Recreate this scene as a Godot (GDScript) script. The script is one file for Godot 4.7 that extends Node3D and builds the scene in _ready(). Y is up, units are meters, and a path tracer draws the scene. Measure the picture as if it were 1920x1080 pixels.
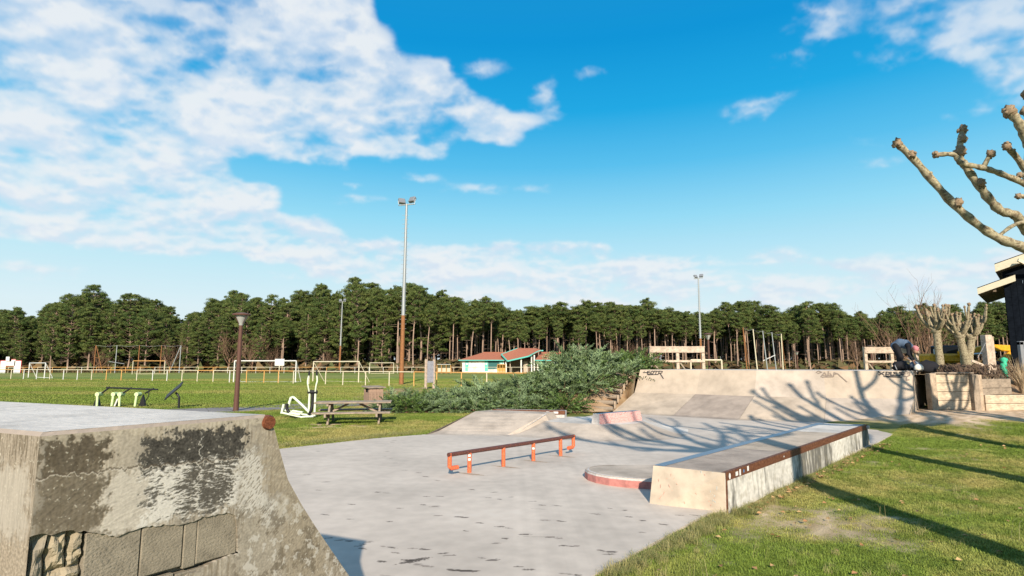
extends Node3D
# A skate park beside a sports field, backed by pine woods. Units are metres; y is up; the camera stands at the origin and looks along -z.

class Shape:
	# Collects triangles. Corners are given counter-clockwise as seen from outside and stored clockwise, as Godot wants them.
	var v := PackedVector3Array()
	var n := PackedVector3Array()
	var c := PackedColorArray()
	var uv := PackedVector2Array()
	var tint := Color(1, 1, 1)
	var map: Callable

	func put(p: Vector3, nn: Vector3) -> void:
		v.append(p)
		n.append(nn)
		c.append(tint)
		uv.append(map.call(p) if map.is_valid() else Vector2(p.x, p.z))

	func tri(a: Vector3, b: Vector3, d: Vector3) -> void:
		var nn := (b - a).cross(d - a).normalized()
		put(a, nn)
		put(d, nn)
		put(b, nn)

	func tri_n(a: Vector3, b: Vector3, d: Vector3, na: Vector3, nb: Vector3, nd: Vector3) -> void:
		put(a, na)
		put(d, nd)
		put(b, nb)

	func out_tri_n(a: Vector3, b: Vector3, d: Vector3, na: Vector3, nb: Vector3, nd: Vector3) -> void:
		if (b - a).cross(d - a).dot(na + nb + nd) < 0.0:
			tri_n(a, d, b, na, nd, nb)
		else:
			tri_n(a, b, d, na, nb, nd)

	func quad(a: Vector3, b: Vector3, d: Vector3, e: Vector3) -> void:
		tri(a, b, d)
		tri(a, d, e)

	# the same, turned so that it faces away from the point o
	func out_tri(a: Vector3, b: Vector3, d: Vector3, o: Vector3) -> void:
		if (b - a).cross(d - a).dot(a + b + d - o * 3.0) < 0.0:
			tri(a, d, b)
		else:
			tri(a, b, d)

	func out_quad(a: Vector3, b: Vector3, d: Vector3, e: Vector3, o: Vector3) -> void:
		if (d - a).cross(e - b).dot(a + b + d + e - o * 4.0) < 0.0:
			quad(a, e, d, b)
		else:
			quad(a, b, d, e)

	func box(at: Vector3, size: Vector3, bevel := 0.0, turn := Basis()) -> void:
		var h := size * 0.5
		var b: float = minf(bevel, minf(h.x, minf(h.y, h.z)) * 0.9)
		for k in 3:
			var i := (k + 1) % 3
			var j := (k + 2) % 3
			for s in [-1.0, 1.0]:
				var q := []
				for e in [[-1, -1], [1, -1], [1, 1], [-1, 1]]:
					var p := Vector3()
					p[k] = s * h[k]
					p[i] = e[0] * (h[i] - b)
					p[j] = e[1] * (h[j] - b)
					q.append(at + turn * p)
				out_quad(q[0], q[1], q[2], q[3], at)
		if b <= 0.0:
			return
		for k in 3:
			var i := (k + 1) % 3
			var j := (k + 2) % 3
			for si in [-1.0, 1.0]:
				for sj in [-1.0, 1.0]:
					var q := []
					for e in [[0, -1.0], [1, -1.0], [1, 1.0], [0, 1.0]]:
						var p := Vector3()
						p[k] = e[1] * (h[k] - b)
						p[i] = si * (h[i] - (b if e[0] == 0 else 0.0))
						p[j] = sj * (h[j] - (0.0 if e[0] == 0 else b))
						q.append(at + turn * p)
					out_quad(q[0], q[1], q[2], q[3], at)
		for sx in [-1.0, 1.0]:
			for sy in [-1.0, 1.0]:
				for sz in [-1.0, 1.0]:
					out_tri(at + turn * Vector3(sx * h.x, sy * (h.y - b), sz * (h.z - b)), at + turn * Vector3(sx * (h.x - b), sy * h.y, sz * (h.z - b)), at + turn * Vector3(sx * (h.x - b), sy * (h.y - b), sz * h.z), at)

	# a beam of rectangular section from a to b
	func beam(a: Vector3, b: Vector3, w: float, h: float, bevel := 0.0, up := Vector3.UP) -> void:
		var z := (b - a).normalized()
		if absf(z.dot(up)) > 0.98:
			up = Vector3.RIGHT
		var x := up.cross(z).normalized()
		box((a + b) * 0.5, Vector3(w, h, (b - a).length()), bevel, Basis(x, z.cross(x), z))

	func tube(p: Array, r: Array, sides := 8, capped := true, wob := 0.0) -> void:
		var rings := []
		var norms := []
		var x := Vector3.ZERO
		for i in p.size():
			var t: Vector3 = (p[mini(i + 1, p.size() - 1)] - p[maxi(i - 1, 0)]).normalized()
			if x == Vector3.ZERO:
				x = t.cross(Vector3.RIGHT if absf(t.x) < 0.8 else Vector3.UP).normalized()
			x = (x - t * x.dot(t)).normalized()
			var y := t.cross(x)
			var ring := []
			var nr := []
			var rad: float = r[mini(i, r.size() - 1)]
			for k in sides:
				var a := TAU * k / sides
				var q := x * cos(a) + y * sin(a)
				var w := 1.0 + wob * sin(a * 3.0 + i * 1.7) + wob * 0.7 * sin(a * 2.0 - i * 2.3)
				ring.append(p[i] + q * rad * w)
				nr.append(q)
			rings.append(ring)
			norms.append(nr)
		for i in p.size() - 1:
			for k in sides:
				var m := (k + 1) % sides
				out_tri_n(rings[i][k], rings[i][m], rings[i + 1][m], norms[i][k], norms[i][m], norms[i + 1][m])
				out_tri_n(rings[i][k], rings[i + 1][m], rings[i + 1][k], norms[i][k], norms[i + 1][m], norms[i + 1][k])
		if capped:
			for k in sides:
				var m := (k + 1) % sides
				out_tri(p[0], rings[0][k], rings[0][m], p[1])
				out_tri(p[-1], rings[-1][k], rings[-1][m], p[-2])

	# a profile of [radius, height] turned about a vertical axis
	func lathe(at: Vector3, prof: Array, sides := 16, turn := Basis()) -> void:
		for i in prof.size() - 1:
			var a: Array = prof[i]
			var b: Array = prof[i + 1]
			var dn := Vector2(b[1] - a[1], a[0] - b[0]).normalized()
			for k in sides:
				var p := []
				var nn := []
				for m in [k, k + 1]:
					var q := Vector3(cos(TAU * m / sides), 0, sin(TAU * m / sides))
					p.append(at + turn * (q * a[0] + Vector3(0, a[1], 0)))
					p.append(at + turn * (q * b[0] + Vector3(0, b[1], 0)))
					nn.append(turn * (q * dn.x + Vector3(0, dn.y, 0)))
				out_tri_n(p[0], p[1], p[3], nn[0], nn[0], nn[1])
				out_tri_n(p[0], p[3], p[2], nn[0], nn[1], nn[1])

	# a lumpy ball
	func lump(at: Vector3, r: Vector3, amp := 0.0, noise: FastNoiseLite = null, freq := 1.0, rows := 8, cols := 12, turn := Basis(), low := -1.0) -> void:
		var g := []
		for i in rows + 1:
			var th := PI * i / rows
			var ring := []
			for k in cols:
				var ph := TAU * k / cols
				var q := Vector3(sin(th) * cos(ph), maxf(cos(th), low), sin(th) * sin(ph))
				var w := 1.0
				if noise:
					w += amp * noise.get_noise_3dv((q * freq + at * 3.7) * 100.0)
				ring.append(at + turn * (q * r * w))
			g.append(ring)
		for i in rows:
			for k in cols:
				var m := (k + 1) % cols
				var q := [g[i][k], g[i + 1][k], g[i + 1][m], g[i][m]]
				var nn := []
				for e in q:
					var l: Vector3 = turn.inverse() * (e - at)
					nn.append((turn * Vector3(l.x / r.x / r.x, l.y / r.y / r.y, l.z / r.z / r.z)).normalized())
				if i < rows - 1:
					out_tri_n(q[0], q[1], q[2], nn[0], nn[1], nn[2])
				if i > 0:
					out_tri_n(q[0], q[2], q[3], nn[0], nn[2], nn[3])

	# an upright prism: outline in x and z, counter-clockwise seen from above or not
	func prism(poly: Array, y0: float, y1: float, bottom := false) -> void:
		var flat := PackedVector2Array()
		for q in poly:
			flat.append(Vector2(q[0], q[1]))
		var ix := Geometry2D.triangulate_polygon(flat)
		for i in range(0, ix.size(), 3):
			var a := Vector3(flat[ix[i]].x, y1, flat[ix[i]].y)
			var b := Vector3(flat[ix[i + 1]].x, y1, flat[ix[i + 1]].y)
			var d := Vector3(flat[ix[i + 2]].x, y1, flat[ix[i + 2]].y)
			out_tri(a, b, d, (a + b + d) / 3.0 - Vector3.UP)
			if bottom:
				var o := Vector3(0, y0 - y1, 0)
				out_tri(a + o, b + o, d + o, (a + b + d) / 3.0 + o + Vector3.UP)
		var cw := Geometry2D.is_polygon_clockwise(flat)
		for i in flat.size():
			var p := flat[i]
			var q := flat[(i + 1) % flat.size()]
			var s := Vector3(p.x, y0, p.y)
			var e := Vector3(q.x, y0, q.y)
			var u := Vector3(0, y1 - y0, 0)
			if cw:
				quad(s, s + u, e + u, e)
			else:
				quad(s, e, e + u, s + u)

	func mesh() -> ArrayMesh:
		var a := []
		a.resize(Mesh.ARRAY_MAX)
		a[Mesh.ARRAY_VERTEX] = v
		a[Mesh.ARRAY_NORMAL] = n
		a[Mesh.ARRAY_COLOR] = c
		a[Mesh.ARRAY_TEX_UV] = uv
		var m := ArrayMesh.new()
		m.add_surface_from_arrays(Mesh.PRIMITIVE_TRIANGLES, a)
		return m


var rng := RandomNumberGenerator.new()
var taken := {}
var M := {}
var T := {}
var rough_noise := FastNoiseLite.new()
var clock := 0


func stage(s: String) -> void:
	print(s, " ", Time.get_ticks_msec() - clock)


func numbered(called: String) -> String:
	var k: int = taken.get(called, 0)
	taken[called] = k + 1
	return called if k == 0 else "%s_%03d" % [called, k]


func tag(o: Node, label: String, category: String, group := "", kind := "") -> Node:
	if label:
		o.set_meta("label", label)
	if category:
		o.set_meta("category", category)
	if group:
		o.set_meta("group", group)
	if kind:
		o.set_meta("kind", kind)
	return o


func thing(called: String, label: String, category: String, at := Vector3.ZERO, turn := 0.0, group := "") -> Node3D:
	var o := Node3D.new()
	o.name = numbered(called)
	add_child(o)
	o.position = at
	o.rotation.y = turn
	tag(o, label, category, group)
	return o


func part(parent: Node, called: String, what, m: Material, label := "") -> MeshInstance3D:
	var o := MeshInstance3D.new()
	o.name = called
	o.mesh = what.mesh() if what is Shape else what
	o.set_surface_override_material(0, m)
	parent.add_child(o, true)
	if label:
		o.set_meta("label", label)
	return o


func structure(called: String, what, m: Material) -> MeshInstance3D:
	var o := part(self, numbered(called), what, m)
	o.set_meta("kind", "structure")
	return o


func copy_of(o: Node3D, label := "") -> Node3D:
	var d: Node3D = o.duplicate()
	var base := String(o.name)
	d.name = numbered(base)
	add_child(d)
	if label:
		d.set_meta("label", label)
	return d


func rr(a: float, b: float) -> float:
	return rng.randf_range(a, b)


func noise(freq: float, oct := 4, sd := 1, kind := FastNoiseLite.TYPE_SIMPLEX_SMOOTH) -> FastNoiseLite:
	var f := FastNoiseLite.new()
	f.noise_type = kind
	f.frequency = freq
	f.seed = sd
	f.fractal_type = FastNoiseLite.FRACTAL_FBM if oct > 1 else FastNoiseLite.FRACTAL_NONE
	f.fractal_octaves = oct
	return f


func noise_tex(freq: float, oct: int, sd: int, stops: Array, size := 512, normal := 0.0) -> NoiseTexture2D:
	var t := NoiseTexture2D.new()
	t.width = size
	t.height = size
	t.seamless = true
	t.noise = noise(freq, oct, sd)
	if normal > 0.0:
		t.as_normal_map = true
		t.bump_strength = normal
	else:
		var g := Gradient.new()
		g.offsets = PackedFloat32Array(stops.map(func(s): return s[0]))
		g.colors = PackedColorArray(stops.map(func(s): return s[1].linear_to_srgb()))
		t.color_ramp = g
	return t


func gray(x: float) -> Color:
	return Color(x, x, x)


# a material of one real-world base colour (linear), with optional grain from noise
func surf(col: Color, rough := 0.85, tex: Texture2D = null, scale := 1.0, bump: Texture2D = null, bump_by := 0.4, detail: Texture2D = null, dscale := 1.0, in_world := true) -> StandardMaterial3D:
	var m := StandardMaterial3D.new()
	m.albedo_color = col.linear_to_srgb()
	m.roughness = rough
	m.metallic_specular = 0.35
	m.uv1_triplanar = true
	m.uv1_world_triplanar = in_world
	m.uv1_scale = Vector3.ONE * scale
	if tex:
		m.albedo_texture = tex
	if bump:
		m.normal_enabled = true
		m.normal_texture = bump
		m.normal_scale = bump_by
	if detail:
		m.detail_enabled = true
		m.detail_albedo = detail
		m.detail_blend_mode = BaseMaterial3D.BLEND_MODE_MUL
		m.detail_uv_layer = BaseMaterial3D.DETAIL_UV_2
		m.uv2_triplanar = true
		m.uv2_world_triplanar = in_world
		m.uv2_scale = Vector3.ONE * dscale
	return m


func painted(m: StandardMaterial3D) -> StandardMaterial3D:
	m.vertex_color_use_as_albedo = true
	return m


func metal(col: Color, rough := 0.45, metallic := 0.9) -> StandardMaterial3D:
	var m := surf(col, rough, T.grain, 1.5, null, 0.4, null, 1.0, false)
	m.metallic = metallic
	return m


func materials() -> void:
	T.grain = noise_tex(0.02, 5, 11, [[0.0, gray(0.72)], [0.45, gray(0.9)], [1.0, gray(1.0)]])
	T.faint = noise_tex(0.02, 5, 25, [[0.0, gray(0.88)], [0.5, gray(0.96)], [1.0, gray(1.0)]])
	T.patch = noise_tex(0.012, 5, 12, [[0.15, gray(0.66)], [0.5, gray(0.88)], [0.8, gray(1.0)]])
	T.speck = noise_tex(0.16, 3, 13, [[0.2, gray(0.6)], [0.5, gray(0.88)], [0.8, gray(1.0)]])
	T.rough = noise_tex(0.09, 5, 14, [], 512, 3.0)
	T.soft = noise_tex(0.03, 5, 15, [], 512, 2.0)
	T.wood = wood_texture()
	T.bark = noise_tex(0.03, 5, 17, [[0.25, Color(0.14, 0.10, 0.07)], [0.38, Color(0.27, 0.225, 0.14)], [0.52, Color(0.4, 0.35, 0.22)], [0.66, Color(0.55, 0.48, 0.33)], [0.76, Color(0.26, 0.19, 0.13)]])
	T.rust = noise_tex(0.03, 5, 18, [[0.2, Color(0.09, 0.035, 0.02)], [0.5, Color(0.15, 0.06, 0.032)], [0.8, Color(0.22, 0.1, 0.055)]])
	T.rusty_paint = noise_tex(0.03, 5, 19, [[0.22, Color(0.3, 0.08, 0.03)], [0.34, Color(0.62, 0.12, 0.05)], [0.7, Color(0.72, 0.16, 0.065)], [0.82, Color(0.8, 0.3, 0.18)]])
	T.worn_rail = noise_tex(0.05, 5, 20, [[0.3, Color(0.05, 0.03, 0.027)], [0.55, Color(0.12, 0.06, 0.05)], [0.72, Color(0.3, 0.07, 0.04)], [0.9, Color(0.35, 0.3, 0.28)]])
	T.soil = noise_tex(0.05, 5, 21, [[0.2, Color(0.16, 0.1, 0.06)], [0.5, Color(0.3, 0.21, 0.14)], [0.8, Color(0.46, 0.37, 0.27)]])
	T.pink = noise_tex(0.05, 5, 22, [[0.25, Color(0.5, 0.1, 0.1)], [0.42, Color(0.66, 0.32, 0.3)], [0.55, Color(0.5, 0.43, 0.37)], [0.7, Color(0.7, 0.42, 0.38)], [0.85, Color(0.32, 0.28, 0.25)]])
	T.roof = noise_tex(0.08, 4, 23, [[0.2, Color(0.16, 0.06, 0.04)], [0.5, Color(0.31, 0.115, 0.07)], [0.85, Color(0.47, 0.2, 0.125)]])
	T.weather = noise_tex(0.02, 5, 24, [[0.25, Color(0.16, 0.16, 0.14)], [0.4, Color(0.34, 0.34, 0.31)], [0.6, Color(0.5, 0.5, 0.46)], [0.8, Color(0.6, 0.58, 0.52)]])

	M.floor = floor_material()
	M.deck = surf(Color(0.65, 0.6, 0.54), 0.8, T.grain, 0.35, T.rough, 0.25, T.patch, 0.11)
	M.beige = surf(Color(0.545, 0.445, 0.345), 0.85, T.grain, 0.3, T.rough, 0.3, T.patch, 0.13)
	M.beige_dark = surf(Color(0.42, 0.345, 0.285), 0.85, T.grain, 0.3, T.rough, 0.3, T.patch, 0.17)
	M.beige_mid = surf(Color(0.53, 0.445, 0.365), 0.85, T.grain, 0.3, T.rough, 0.3, T.patch, 0.15)
	M.box_end = surf(Color(0.58, 0.475, 0.365), 0.85, T.grain, 0.6, T.rough, 0.3, T.patch, 0.5)
	M.core = surf(Color(0.3, 0.26, 0.2), 0.95, T.patch, 1.5, T.rough, 1.0, T.speck, 4.0)
	M.block = surf(Color(0.29, 0.25, 0.19), 0.95, T.patch, 1.6, T.rough, 0.8, T.speck, 4.0)
	M.rubble = surf(Color(0.4, 0.335, 0.235), 0.95, T.patch, 2.0, T.rough, 1.0, T.speck, 5.0)
	M.weather = stained_side()
	M.rust = surf(Color(1, 1, 1), 0.65, T.rust, 1.2, T.rough, 0.3)
	M.rust.metallic = 0.25
	M.coping = surf(Color(1.0, 0.8, 0.7), 0.55, T.rust, 5.0, T.rough, 0.3)
	M.red_paint = surf(Color(0.95, 0.95, 0.95), 0.5, T.rusty_paint, 2.5, null, 0.4, null, 1.0, false)
	M.worn_rail = surf(gray(1.0), 0.45, T.worn_rail, 2.0, null, 0.4, null, 1.0, false)
	M.worn_rail.metallic = 0.3
	M.steel = metal(Color(0.5, 0.52, 0.55), 0.35)
	M.blue_steel = metal(Color(0.34, 0.37, 0.42), 0.4, 0.8)
	M.pink = surf(gray(1.0), 0.8, T.pink, 1.1, T.rough, 0.3)
	M.red_kerb = surf(Color(0.58, 0.24, 0.21), 0.75, T.patch, 1.6, T.rough, 0.3, T.speck, 3.0)
	M.worn_white = surf(Color(0.66, 0.61, 0.57), 0.8, T.patch, 3.0, T.rough, 0.4, T.speck, 5.0)
	M.wood = surf(Color(0.5, 0.39, 0.29), 0.85, T.wood, 1.0, null, 0.3, T.patch, 0.5, false)
	M.wood_pale = surf(Color(0.62, 0.5, 0.37), 0.85, T.wood, 0.8, null, 0.3, T.patch, 0.6, false)
	M.wood_grey = surf(Color(0.36, 0.29, 0.225), 0.9, T.wood, 1.0, null, 0.3, T.patch, 0.5, false)
	M.wood_rail = surf(Color(0.6, 0.48, 0.38), 0.9, T.wood, 1.0, null, 0.3, T.patch, 0.8, false)
	M.bin_wood = surf(Color(0.4, 0.27, 0.2), 0.9, T.wood, 1.4, null, 0.3, T.patch, 0.8, false)
	M.bark = surf(gray(0.82), 0.85, T.bark, 0.8, T.rough, 0.5, T.grain, 2.0, false)
	M.knob = surf(Color(0.36, 0.26, 0.17), 0.95, T.speck, 6.0, T.rough, 1.0, T.patch, 4.0, false)
	M.pine_bark = surf(Color(0.44, 0.31, 0.235), 0.95, T.patch, 0.4, null, 0.5, T.speck, 0.9, false)
	M.twig = surf(Color(0.19, 0.115, 0.075), 0.95)
	M.needles = painted(surf(gray(1.0), 0.75))
	M.needles.backlight_enabled = true
	M.needles.backlight = Color(0.25, 0.3, 0.12)
	M.grass = painted(surf(gray(1.0), 0.8))
	M.grass.backlight_enabled = true
	M.grass.backlight = Color(0.35, 0.4, 0.15)
	M.ground = painted(surf(gray(1.0), 0.95, T.speck, 0.7, T.rough, 0.8, T.patch, 0.06))
	M.field = painted(surf(gray(1.0), 0.95, T.patch, 0.045, T.rough, 0.6, T.grain, 0.21))
	M.asphalt = surf(Color(0.27, 0.25, 0.245), 0.9, T.speck, 1.0, T.rough, 0.4, T.patch, 0.1)
	M.white = surf(Color(0.68, 0.67, 0.64), 0.6, T.grain, 0.5)
	M.cream = surf(Color(0.64, 0.57, 0.42), 0.6, T.grain, 0.5)
	M.orange = surf(Color(0.66, 0.36, 0.12), 0.6, T.grain, 0.5)
	M.plaster = surf(Color(0.82, 0.79, 0.73), 0.9, T.grain, 0.2, null, 0.4, T.patch, 0.1)
	M.teal = surf(Color(0.1, 0.46, 0.4), 0.6, T.grain, 0.5)
	M.teal_dark = surf(Color(0.02, 0.11, 0.11), 0.5, T.grain, 0.5)
	M.roof = surf(gray(1.0), 0.9, T.roof, 0.35, T.rough, 0.8)
	M.lime = surf(Color(0.58, 0.72, 0.36), 0.4, T.grain, 1.0, null, 0.4, null, 1.0, false)
	M.lime_pale = surf(Color(0.72, 0.78, 0.6), 0.4, T.grain, 1.0, null, 0.4, null, 1.0, false)
	M.black = surf(Color(0.018, 0.018, 0.02), 0.45, T.grain, 1.0, null, 0.4, null, 1.0, false)
	M.black_cloth = surf(Color(0.016, 0.016, 0.02), 0.9, T.speck, 6.0, T.rough, 0.6, null, 1.0, false)
	M.brown_metal = surf(Color(0.115, 0.055, 0.04), 0.5, T.grain, 1.0, null, 0.4, null, 1.0, false)
	M.galvanised = metal(Color(0.36, 0.38, 0.39), 0.55, 0.5)
	M.rust_paint = surf(Color(0.34, 0.15, 0.06), 0.7, T.patch, 0.8, null, 0.4, T.speck, 1.0, false)
	M.lamp_glass = surf(Color(0.36, 0.36, 0.34), 0.3, null)
	M.flood_glass = surf(Color(0.55, 0.6, 0.62), 0.15, null)
	M.red_white_red = surf(Color(0.5, 0.03, 0.04), 0.6, T.grain, 0.5)
	M.navy_board = surf(Color(0.009, 0.012, 0.018), 0.95, T.wood, 0.8, null, 0.3, T.patch, 0.6, false)
	M.fascia = surf(Color(0.64, 0.57, 0.42), 0.7, T.grain, 0.7)
	M.soffit = surf(Color(0.2, 0.15, 0.11), 0.8, T.wood, 0.8)
	M.yellow = surf(Color(0.75, 0.36, 0.02), 0.45, T.patch, 1.0, null, 0.4, null, 1.0, false)
	M.grey_metal = metal(Color(0.26, 0.27, 0.29), 0.55, 0.4)
	M.dark_glass = surf(Color(0.02, 0.022, 0.025), 0.08, null)
	M.green_plastic = surf(Color(0.05, 0.5, 0.3), 0.5, T.grain, 2.0, null, 0.4, null, 1.0, false)
	M.sticker = surf(Color(0.75, 0.74, 0.72), 0.5, T.patch, 12.0)
	M.sticker_blue = surf(Color(0.1, 0.25, 0.5), 0.5, T.patch, 12.0)
	M.spray = surf(Color(0.05, 0.045, 0.045), 0.85)
	M.spray_faint = surf(Color(0.2, 0.16, 0.13), 0.85)
	M.navy_board.metallic_specular = 0.1
	M.wall_face = wall_material()
	M.jacket = painted(surf(gray(1.0), 0.85, T.speck, 5.0, null, 0.4, null, 1.0, false))
	M.hat = surf(Color(0.55, 0.2, 0.22), 0.9, T.speck, 14.0, T.rough, 0.6, null, 1.0, false)
	M.helmet_white = surf(Color(0.78, 0.72, 0.63), 0.35, T.grain, 4.0, null, 0.4, null, 1.0, false)
	M.helmet_grey = surf(Color(0.16, 0.19, 0.25), 0.4, T.grain, 4.0, null, 0.4, null, 1.0, false)
	M.reed = painted(surf(gray(1.0), 0.85))
	M.net = surf(Color(0.3, 0.3, 0.3), 0.8)
	M.clear_shell = surf(Color(0.55, 0.52, 0.42), 0.3, T.grain, 1.0)
	M.print = surf(Color(0.6, 0.6, 0.6), 0.6, noise_tex(0.035, 2, 31, [[0.48, Color(0.62, 0.63, 0.68)], [0.5, Color(0.06, 0.06, 0.08)], [0.56, Color(0.06, 0.06, 0.08)], [0.58, Color(0.62, 0.63, 0.68)]], 256), 1.1)


# long grain that runs along the object's own z and x
func wood_texture() -> ImageTexture:
	var f := noise(0.02, 4, 41)
	var img := Image.create(256, 256, false, Image.FORMAT_RGB8)
	for y in 256:
		for x in 256:
			var a := absf(f.get_noise_2d(x * 0.25, y * 3.0))
			var b := f.get_noise_2d(x * 1.6 + 900.0, y * 10.0)
			var k := clampf(0.95 - a * 0.5 + b * 0.3, 0.45, 1.0)
			img.set_pixel(x, y, Color(k, k * 0.99, k * 0.97).linear_to_srgb())
	return ImageTexture.create_from_image(img)


# ---------- sky ----------
const SKY_W := 3072
const SKY_H := 768
var sky_rows := []
var cover: Image
var cloud_noise: FastNoiseLite
var fine_noise: FastNoiseLite


func sky_cover() -> Image:
	# how much cloud stands in each direction: columns go round by azimuth, -z in the middle and +x to its east, rows from the zenith to the horizon
	var img := Image.create(720, 180, false, Image.FORMAT_RF)
	var sheet := PackedVector2Array([Vector2(-62, 24), Vector2(-55, 40), Vector2(-40, 46), Vector2(-16, 43), Vector2(-13.5, 33), Vector2(-12.5, 29), Vector2(-7, 28), Vector2(-3, 25.5), Vector2(4, 22.8), Vector2(-3, 20.5), Vector2(-14, 19.6), Vector2(-20, 17.6), Vector2(-32, 18.3), Vector2(-44, 16.2), Vector2(-62, 14)])
	var second := PackedVector2Array([Vector2(-62, 16.5), Vector2(-42, 17.6), Vector2(-31, 18.9), Vector2(-25.6, 17), Vector2(-20.2, 15.1), Vector2(-25.8, 12.2), Vector2(-42, 9.8), Vector2(-62, 8)])
	var band := PackedVector2Array([Vector2(-64, 9.5), Vector2(-42, 11), Vector2(-25.4, 13), Vector2(-8.4, 12.5), Vector2(10, 11.2), Vector2(26.5, 9.8), Vector2(52, 8), Vector2(52, 3.6), Vector2(26, 4), Vector2(5, 5), Vector2(-9, 7.0), Vector2(-27, 9), Vector2(-42, 9), Vector2(-64, 7)])
	# smaller clouds: azimuth, elevation, half width, half height, amount
	var small := [[27.7, 28.6, 4.2, 2.6, 0.78], [30, 31, 3, 2.6, 0.6], [23.6, 22.5, 2.6, 0.9, 0.72], [40.5, 24.5, 7, 3.2, 0.74], [44, 21, 6, 2.2, 0.72], [3.6, 25.8, 1.5, 2.0, 0.66], [7.6, 27.4, 1.8, 0.8, 0.6], [-3.9, 27.8, 2.4, 0.8, 0.7], [-2, 17, 3.6, 0.5, 0.72], [-13.7, 15.7, 3.0, 0.5, 0.74], [-15, 16.9, 2.6, 0.5, 0.66], [39, 18.9, 5, 0.8, 0.66], [33, 16.4, 3, 0.5, 0.58], [-9.6, 17.9, 2.4, 0.5, 0.6], [-40, 7.2, 5, 0.8, 0.68], [-18, 8.2, 5, 0.5, 0.66], [-17, 18.3, 2, 0.5, 0.66], [15, 21.5, 1.2, 0.5, 0.55], [13, 18.3, 1.2, 0.4, 0.58], [36, 28, 4, 1, 0.62]]
	var far := noise(0.045, 3, 77)
	for y in 180:
		var el := 90.0 - (y + 0.5) * 0.5
		for x in 720:
			var az := (x + 0.5) * 0.5 - 180.0
			var p := Vector2(az, el)
			# out of view: clouds of the same kind, thickened to whiten the ambient light
			var k := cos(deg_to_rad(el))
			var c := 0.62 + 0.7 * far.get_noise_3d(sin(deg_to_rad(az)) * k * 57.0, el * 1.6, cos(deg_to_rad(az)) * k * 57.0)
			var near := smoothstep(62.0, 46.0, absf(az)) * smoothstep(46.0, 34.0, el)
			c = lerpf(c, 0.0, near)
			if absf(az) < 66.0 and el < 48.0:
				if Geometry2D.is_point_in_polygon(p, sheet):
					c = maxf(c, 1.03)
				if Geometry2D.is_point_in_polygon(p, second):
					c = maxf(c, 1.06)
				if Geometry2D.is_point_in_polygon(p, band):
					c = maxf(c, 1.04 if az < 6.0 else lerpf(1.04, 0.8, minf((az - 4.0) / 14.0, 1.0)))
			img.set_pixel(x, y, Color(clampf(c, 0.0, 1.1), 0, 0))
	# the great sheets fade out over several degrees
	img.resize(180, 60, Image.INTERPOLATE_BILINEAR)
	img.resize(720, 180, Image.INTERPOLATE_CUBIC)
	for y in 180:
		var el := 90.0 - (y + 0.5) * 0.5
		for x in 720:
			var az := (x + 0.5) * 0.5 - 180.0
			if absf(az) > 66.0 or el > 40.0:
				continue
			var c := img.get_pixel(x, y).r
			for s in small:
				var q: float = ((az - s[0]) / s[2]) ** 2 + ((el - s[1]) / s[3]) ** 2
				if q < 6.0:
					c = maxf(c, s[4] * exp(-q * 0.5) * 1.05)
			img.set_pixel(x, y, Color(c, 0, 0))
	img.resize(SKY_W, SKY_H, Image.INTERPOLATE_CUBIC)
	return img


func sky_row(y: int) -> void:
	var row := PackedByteArray()
	row.resize(SKY_W * 3)
	var el := (1.0 - (y + 0.5) / SKY_H) * PI * 0.5
	var deg := rad_to_deg(el)
	var dy := sin(el)
	var k := cos(el) / (dy + 0.3)
	# clear air, linear, from the horizon up
	var stops := [[0.0, Color(0.82, 0.91, 0.95)], [5.0, Color(0.75, 0.91, 0.965)], [9.0, Color(0.58, 0.86, 0.97)], [14.0, Color(0.32, 0.74, 0.96)], [19.0, Color(0.11, 0.555, 0.90)], [24.0, Color(0.018, 0.415, 0.815)], [30.0, Color(0.006, 0.318, 0.72)], [45.0, Color(0.02, 0.28, 0.65)], [90.0, Color(0.04, 0.23, 0.56)]]
	var air := Color()
	for i in stops.size() - 1:
		if deg >= stops[i][0]:
			var t: float = clampf((deg - stops[i][0]) / (stops[i + 1][0] - stops[i][0]), 0.0, 1.0)
			air = stops[i][1].lerp(stops[i + 1][1], t)
	for x in SKY_W:
		var az := (x + 0.5) / SKY_W * TAU
		var px := sin(az) * k
		var pz := -cos(az) * k
		var c := cover.get_pixel((x + SKY_W / 2) % SKY_W, y).r
		var out := air
		if c > 0.12:
			var a := cloud_noise.get_noise_2d(px, pz * 1.15)
			var f := 0.42 - 1.9 * absf(fine_noise.get_noise_2d(px, pz * 1.2))
			var d := smoothstep(0.0, 0.66, c * 1.3 - 0.62 + a * 0.95 + f * 0.24)
			if d > 0.0:
				var lit := clampf(0.7 + (a - cloud_noise.get_noise_2d(px + 0.012, pz * 1.15 + 0.045)) * 3.0 + f * 0.8 - 0.16, 0.0, 1.0)
				var col := Color(0.72, 0.82, 0.935).lerp(Color(0.88, 0.92, 0.955), lit)
				out = air.lerp(col, d * clampf(0.72 + a * 0.75 + f * 0.3, 0.35, 0.95) * minf(1.0, 0.2 + 0.8 * c))
		out = out.linear_to_srgb()
		row[x * 3] = int(clampf(out.r, 0.0, 1.0) * 255.0)
		row[x * 3 + 1] = int(clampf(out.g, 0.0, 1.0) * 255.0)
		row[x * 3 + 2] = int(clampf(out.b, 0.0, 1.0) * 255.0)
	sky_rows[y] = row


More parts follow.
